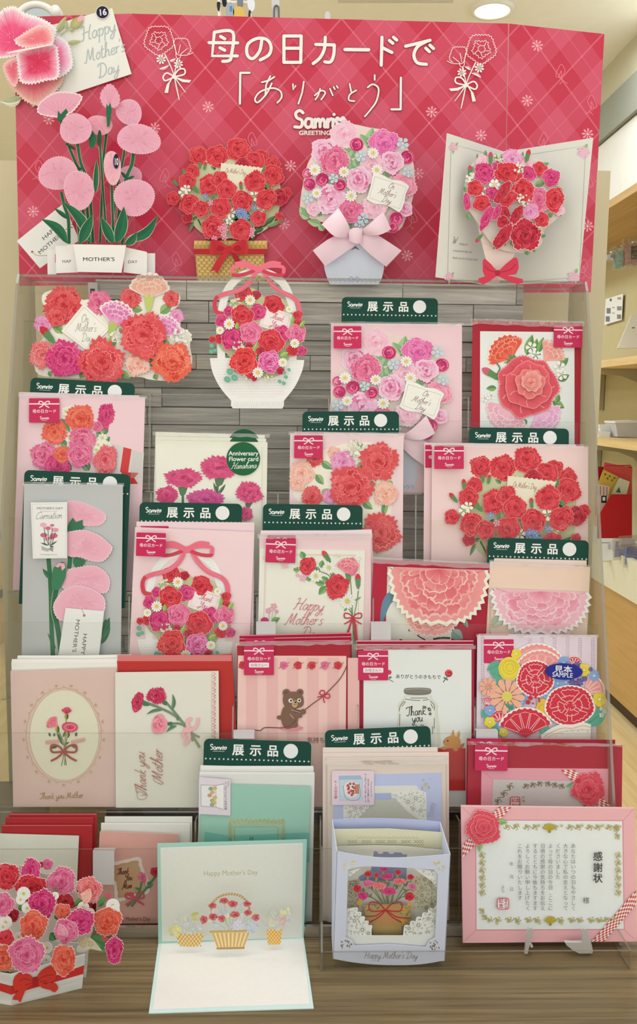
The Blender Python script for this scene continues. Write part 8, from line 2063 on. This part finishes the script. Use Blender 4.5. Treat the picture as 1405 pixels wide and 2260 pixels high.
A.script("Happy Mother's Day", 478, 1308, 62, (140, 134, 128), .07, 0, .2, .95)
for cx, cy, c in ((350, 500, (222, 206, 90)), (1125, 512, (206, 190, 80)), (322, 1180, (120, 106, 60)), (1085, 1195, (116, 102, 60))):
    A.done(); A = T.art('gold_corner_print', Pfr); A.z = STEP * 8; A.frame(*B7)
    for i in range(18): R = random.Random(i + int(cx)); x, y = cx + R.uniform(-46, 46), cy + R.uniform(-42, 42); A.leaf(x, y, x + R.uniform(-20, 20), y + R.uniform(-20, 20), 12, c, vein=False)
A.done()

# certificate in a pink frame on a silver easel
Pc = vplane(0.888, 0, 9)
T = Thing('certificate', 'framed white certificate with pink frame and red paper carnation, on easel', 'certificate', Pc.hit(1210, 2078))
px_slab(T, 'frame_board', Pc, [(1017, 1778), (1400, 1783), (1405, 2078), (1021, 2081)], .003, paper((230, 174, 170)))
A = T.art('frame_moulding', Pc); A.up(10); A.frame(*B8)
A.poly([(225, 690), (1305, 695), (1315, 1495), (228, 1500)], (214, 140, 142)); A.poly([(232, 697), (1297, 702), (1308, 1488), (235, 1492)], (226, 229, 216))
for st in ([(125, 595), (225, 690)], [(1385, 605), (1305, 695)], [(1400, 1575), (1315, 1495)], [(140, 1585), (228, 1500)]): A.stroke(st, 3, (206, 140, 140), smooth=False, caps=False)
A.stroke([(125, 592), (1385, 606)], 5, (246, 216, 208), smooth=False, caps=False); A.done()
A = T.art('printed_certificate', Pc); A.up(6); A.frame(*B8); GV, GV2 = (166, 152, 72), (150, 132, 40)
for i in range(6):
    x0 = 430 + i * 142; x0 += 30 if i > 2 else 0
    vine(A, x0, 745, x0 + 118, 745, GV, 13, 2, 5); vine(A, x0 - 130, 1420, x0 - 12, 1420, GV, 13, 2, 5, -1)
vine(A, 1150, 1420, 1270, 1410, GV, 12, 2, 5); vine(A, 1245, 730, 1262, 835, GV, 12, 2, 5); vine(A, 262, 1330, 300, 1420, GV, 12, 2, 5)
for x in (275, 1262):
    vine(A, x, 1085, x, 920, GV, 14, 3, 5, 1 if x < 600 else -1); vine(A, x, 1085, x, 1245, GV, 14, 3, 5, -1 if x < 600 else 1)
for x, y, f_ in ((762, 745, 1), (768, 1420, 1)): A.carn_side(x, y + 28, 58, -90, (GV2, (176, 158, 50), (190, 172, 70), (214, 200, 120)), GV2, None, None, .3, 60)
for x, y in ((530, 725), (685, 728), (850, 730), (1000, 728), (1150, 728), (380, 1440), (535, 1440), (690, 1440), (850, 1440)): A.daisy(x, y, 12, (196, 186, 120), GV, 6)
A.text('感', 1112, 980, 72, (48, 46, 42), align='c', bold=.012); A.text('謝', 1112, 1060, 72, (48, 46, 42), align='c', bold=.012); A.text('状', 1112, 1138, 72, (48, 46, 42), align='c', bold=.012); A.text('様', 1027, 1292, 50, (86, 84, 78), align='c')
for i, s_ in enumerate(('あなたはいつの日もやさしく', '大きな心で私の支えとなって', 'くださいました', 'よって母の日の今日、ここに', '日頃の感謝の気持ちをお伝え', 'するとともに今後もますます', 'よろしくお願い申し上げたく', 'これをお贈りいたします')):
    A.text(s_, 933 - i * 55.5, 890, 37, (118, 116, 108), vert=True, step=1.02)
for ch, y in (('年', 1018), ('月', 1112), ('日', 1202)): A.text(ch, 484, y, 30, (120, 118, 108), align='c')
A.text('より', 420, 1185, 30, (120, 118, 108), vert=True)
A.rrect(380, 1255, 466, 1337, 16, (196, 72, 84)); A.rrect(385, 1260, 461, 1332, 13, (226, 226, 214)); A.text('記念', 408, 1288, 34, (196, 72, 84), vert=True, bold=.03, step=1.08); A.text('母の日', 443, 1283, 26, (196, 72, 84), vert=True, bold=.025, step=.95); A.done()
A = T.art('gingham_ribbon', Pc.shift(.0015)); A.frame(*B8); gingham(A, [(400, 597), (490, 600), (135, 968), (132, 880)], 5, 26); A.done()
A = T.art('gingham_ribbon', Pc.shift(.0015)); A.frame(*B8); gingham(A, [(1398, 1205), (1400, 1310), (1165, 1580), (1072, 1582)], 6, 22); A.done()
A = T.art('leaf', Pc.shift(.002)); A.frame(*B8); A.leaf(380, 705, 462, 712, 40, (116, 176, 92), (140, 192, 110)); A.done()
A = T.art('leaf', Pc.shift(.002)); A.frame(*B8); A.leaf(265, 850, 255, 928, 36, (126, 180, 96), (146, 194, 112)); A.done()
Pc2 = Pc.shift(.003); CPL = ((196, 48, 66), (216, 78, 90), (222, 92, 98), (238, 140, 138))
for r, dz, y in ((122, 0, 752), (90, .0012, 748), (58, .0024, 746), (30, .0034, 745)):
    A = T.art('paper_petals', Pc2.shift(dz)); A.frame(*B8); A.carnation(285, y, r, CPL, rim=(240, 160, 152), jag=.035, cut=(.0007, (226, 130, 130)), rings=((.98, .5, 9), (.7, .2, 6))); A.done()
# easel
SV = simple('silver_easel', (206, 204, 190), .35, .35)
T = Thing('display_easel', 'small silver easel with two curved feet under the certificate', 'easel', Vector((Pc.hit(1210, 2100).x, .884, TZ + .0026)))
def foot(pts, thick, Y):
    P = vplane(Y); v = [P.hit(*p) for p in pts]
    for p in v: p.z = max(p.z, TZ + .0030)
    return MB().add(slab_vf(v, P.n, thick))
T.mb('front_foot', foot(smooth_pts([(1167, 2050), (1162, 2070), (1158, 2100), (1157, 2122), (1162, 2120), (1166, 2095), (1172, 2075), (1176, 2052)], 2, True), .004, .876), SV)
T.mb('front_foot', foot(smooth_pts([(1282, 2052), (1292, 2052), (1301, 2072), (1308, 2100), (1302, 2118), (1292, 2122), (1262, 2096), (1246, 2080), (1285, 2080)], 2, True), .004, .876), SV)
zz = TZ + .0065
T.mb('rest_bar', MB().tube([Vector((Pc.hit(1165, 2085).x, .902, TZ + .006)), Vector((Pc.hit(1297, 2085).x, .902, TZ + .006))], .0015, 8), SV)
T.mb('rear_strut', MB().tube([Vector((Pc.hit(1167, 2085).x, .8785, TZ + .010)), Vector((Pc.hit(1165, 2085).x, .902, TZ + .006))], .0015, 8).tube([Vector((Pc.hit(1295, 2085).x, .8785, TZ + .010)), Vector((Pc.hit(1297, 2085).x, .902, TZ + .006))], .0015, 8), SV)

# pop-up flower planter, lower left
c0, c1 = on_table(25, 2219), on_table(181, 2181)
cl = on_table(-120, 2196)
T = Thing('carnation_planter_card', 'pop-up planter of red and pink carnations with red bow, lower left of table', 'greeting card', Vector((c0.x, c0.y + .01, TZ)))
up_ = Vector((0, 0, 1)); h0 = vplane(c0.y - .0, 0).hit(25, 2130).z; 
hz = .040
e1 = (c1 - c0); e2 = (cl - c0); n1 = Vector((e1.y, -e1.x, 0)).normalized(); n1 = n1 if n1.y < 0 else -n1; n2 = Vector((e2.y, -e2.x, 0)).normalized(); n2 = n2 if n2.y < 0 else -n2
P1_, P2_ = Plane(c0, n1), Plane(c0, n2)
tR = P1_.hit(188, 2106); 
WDm = wood_mat('white_plank_print', (196, 196, 180), (226, 224, 206), (3, 3, 50), 3, .6, bump=.0)
zt0 = P1_.hit(25, 2150).z
T.mesh('planter_side', *slab_vf([Vector((c0.x, c0.y, zt0)), Vector((tR.x, tR.y, tR.z)), c1, c0], n1, .001), WDm)
T.mesh('planter_side', *slab_vf([Vector((cl.x, cl.y, zt0)), Vector((c0.x, c0.y, zt0)), c0, cl], n2, .001), WDm)
bk = Vector((0, .055, 0))
T.mesh('planter_back', *slab_vf([Vector((cl.x, cl.y, zt0)) + bk, Vector((tR.x, tR.y, tR.z)) + bk * .3, c1 + bk * .3, cl + bk], (0, -1, 0), .001), WDm)
A = T.art('ribbon_print', P1_); A.up(6); A.frame(*B2); A.poly([(110, 1880), (560, 1775), (840, 1672), (832, 1760), (560, 1838), (110, 1968)], (200, 52, 46)); A.done()
A = T.art('ribbon_print', P2_); A.up(6); A.frame(*B2); A.poly([(112, 1880), (0, 1850), (-200, 1800), (-200, 1890), (0, 1930), (112, 1968)], (200, 52, 46)); A.done()
A = T.art('ribbon_bow', P1_.shift(.0012)); A.frame(*B2); rc, rd = (210, 60, 46), (172, 38, 34)
for pts in ([(340, 1830), (250, 1930), (205, 2045), (180, 2020), (125, 2015), (180, 1930), (300, 1830)], [(370, 1840), (480, 1870), (520, 1850), (560, 1860), (580, 1905), (545, 1945), (500, 1920), (420, 1900)], [(345, 1830), (300, 1770), (190, 1750), (130, 1830), (150, 1930), (240, 1900), (320, 1870)], [(360, 1810), (410, 1730), (500, 1680), (550, 1690), (560, 1800), (500, 1840), (370, 1850)]): A.poly(smooth_pts(pts, 2, True), rc, cut=(.0004, (180, 40, 36)))
for st in ([(320, 1830), (240, 1810), (190, 1840)], [(330, 1850), (250, 1870)], [(380, 1820), (450, 1780), (530, 1770)], [(390, 1835), (470, 1830)]): A.stroke(st, 8, rd, caps=False)
A.poly(smooth_pts([(325, 1800), (375, 1795), (380, 1870), (330, 1880)], 2, True), rd); A.done()
Yc = c0.y
PP = [vplane(Yc + .052 - i * .009) for i in range(8)]
def fl(i, lst, **kw):
    for it in lst:
        A = T.art('carnation', PP[i]); A.frame(*B2); A.carnation(it[0], it[1], it[2], it[3], sq=it[4] if len(it) > 4 else 1, rot=it[5] if len(it) > 5 else None, rim=(248, 214, 200), jag=.045, cut=(.0005, (240, 200, 190)), **kw); A.done()
A = T.art('cut_paper_backing', PP[0]); A.frame(*B2); A.poly(smooth_pts([(-100, 760), (60, 700), (260, 680), (430, 760), (560, 760), (700, 900), (780, 960), (860, 1100), (940, 1200), (900, 1400), (760, 1560), (500, 1660), (-100, 1700)], 3, True), (222, 214, 192), cut=(.0006, (214, 206, 186))); A.done()
fl(0, [(290, 650, 45, HOT), (475, 665, 55, PINK), (400, 670, 34, DRED), (20, 780, 120, RED)])
fl(1, [(305, 735, 128, HOT, .72), (70, 790, 130, RED), (310, 900, 160, RED, .8), (660, 1030, 100, RED, .75, 40)])
fl(1, [(615, 830, 145, PINK, .92)])
each(T, PP[2], B2, 'leaf', lambda A, *l: A.leaf(*l, (76, 138, 76), (108, 160, 92)), ((750, 1080, 840, 1000, 80), (980, 1090, 1040, 1010, 60), (930, 1320, 990, 1280, 60), (560, 1420, 500, 1350, 110), (1060, 1500, 900, 1400, 90), (1060, 1520, 960, 1500, 60), (340, 1130, 420, 1110, 70), (180, 1110, 240, 1090, 60), (50, 1370, 90, 1290, 60), (-40, 1800, 110, 1710, 90), (540, 940, 575, 930, 60), (540, 1200, 600, 1180, 60)))
A = T.art('bud_sprig', PP[2]); A.frame(*B2)
A.bud(1040, 1010, 54, -35, (216, 80, 110), (96, 150, 84)); A.done()
A = T.art('bud_sprig', PP[2]); A.frame(*B2); A.bud(1000, 1400, 54, 10, (222, 84, 108), (90, 146, 80))
A.poly(smooth_pts([(760, 1530), (800, 1440), (900, 1400), (980, 1480), (1010, 1530), (900, 1510), (830, 1545)], 3, True), (226, 220, 190), cut=(.0005, (220, 210, 186)))
for x, y in ((830, 1470), (800, 1440), (905, 1460), (860, 1420)): A.star(x, y, 34, (214, 200, 140), 5)
A.done()
each(T, PP[3], B2, 'daisy', lambda A, x, y, r: (A.disc(x, y, r * 1.12, (240, 236, 220), n=16, cut=(.0005, (226, 220, 200))), A.daisy(x, y, r, (240, 240, 216), (206, 200, 70), 10)), ((235, 960, 60), (205, 1020, 44), (270, 1105, 50), (1125, 1080, 62), (1140, 1130, 50), (830, 1100, 54), (55, 1245, 60), (30, 1290, 40), (470, 1500, 50), (460, 1620, 44), (550, 980, 34), (900, 1150, 40), (185, 1390, 36)))
fl(2, [(890, 920, 130, SALMON, .9), (110, 1170, 80, DRED)])
A = T.art('side_carnation', PP[3]); A.frame(*B2); A.carn_side(800, 960, 120, 20, PEACH, None, None, None, .5, 50); A.done()
fl(3, [(420, 1060, 145, HOT, .9), (625, 1135, 80, CORAL), (20, 1060, 120, PINK), (1070, 1230, 135, CORAL, 1.08)])
fl(4, [(330, 1280, 155, CORAL, .85), (810, 1235, 125, HOT, 1.05), (660, 1330, 118, PINK, 1.0)])
A = T.art('side_carnation', PP[4].shift(.001)); A.frame(*B2); A.carn_side(565, 1370, 120, -35, PALE if False else ((222, 110, 134), (236, 150, 166), (246, 190, 194), (250, 216, 212)), None, None, None, .5, 44); A.done()
fl(5, [(60, 1400, 80, RED), (30, 1600, 130, CORAL), (1140, 1520, 84, HOT, 1.6, 0)])
fl(6, [(270, 1570, 178, PINK, .96), (635, 1620, 118, CORAL, 1.28, 0)])
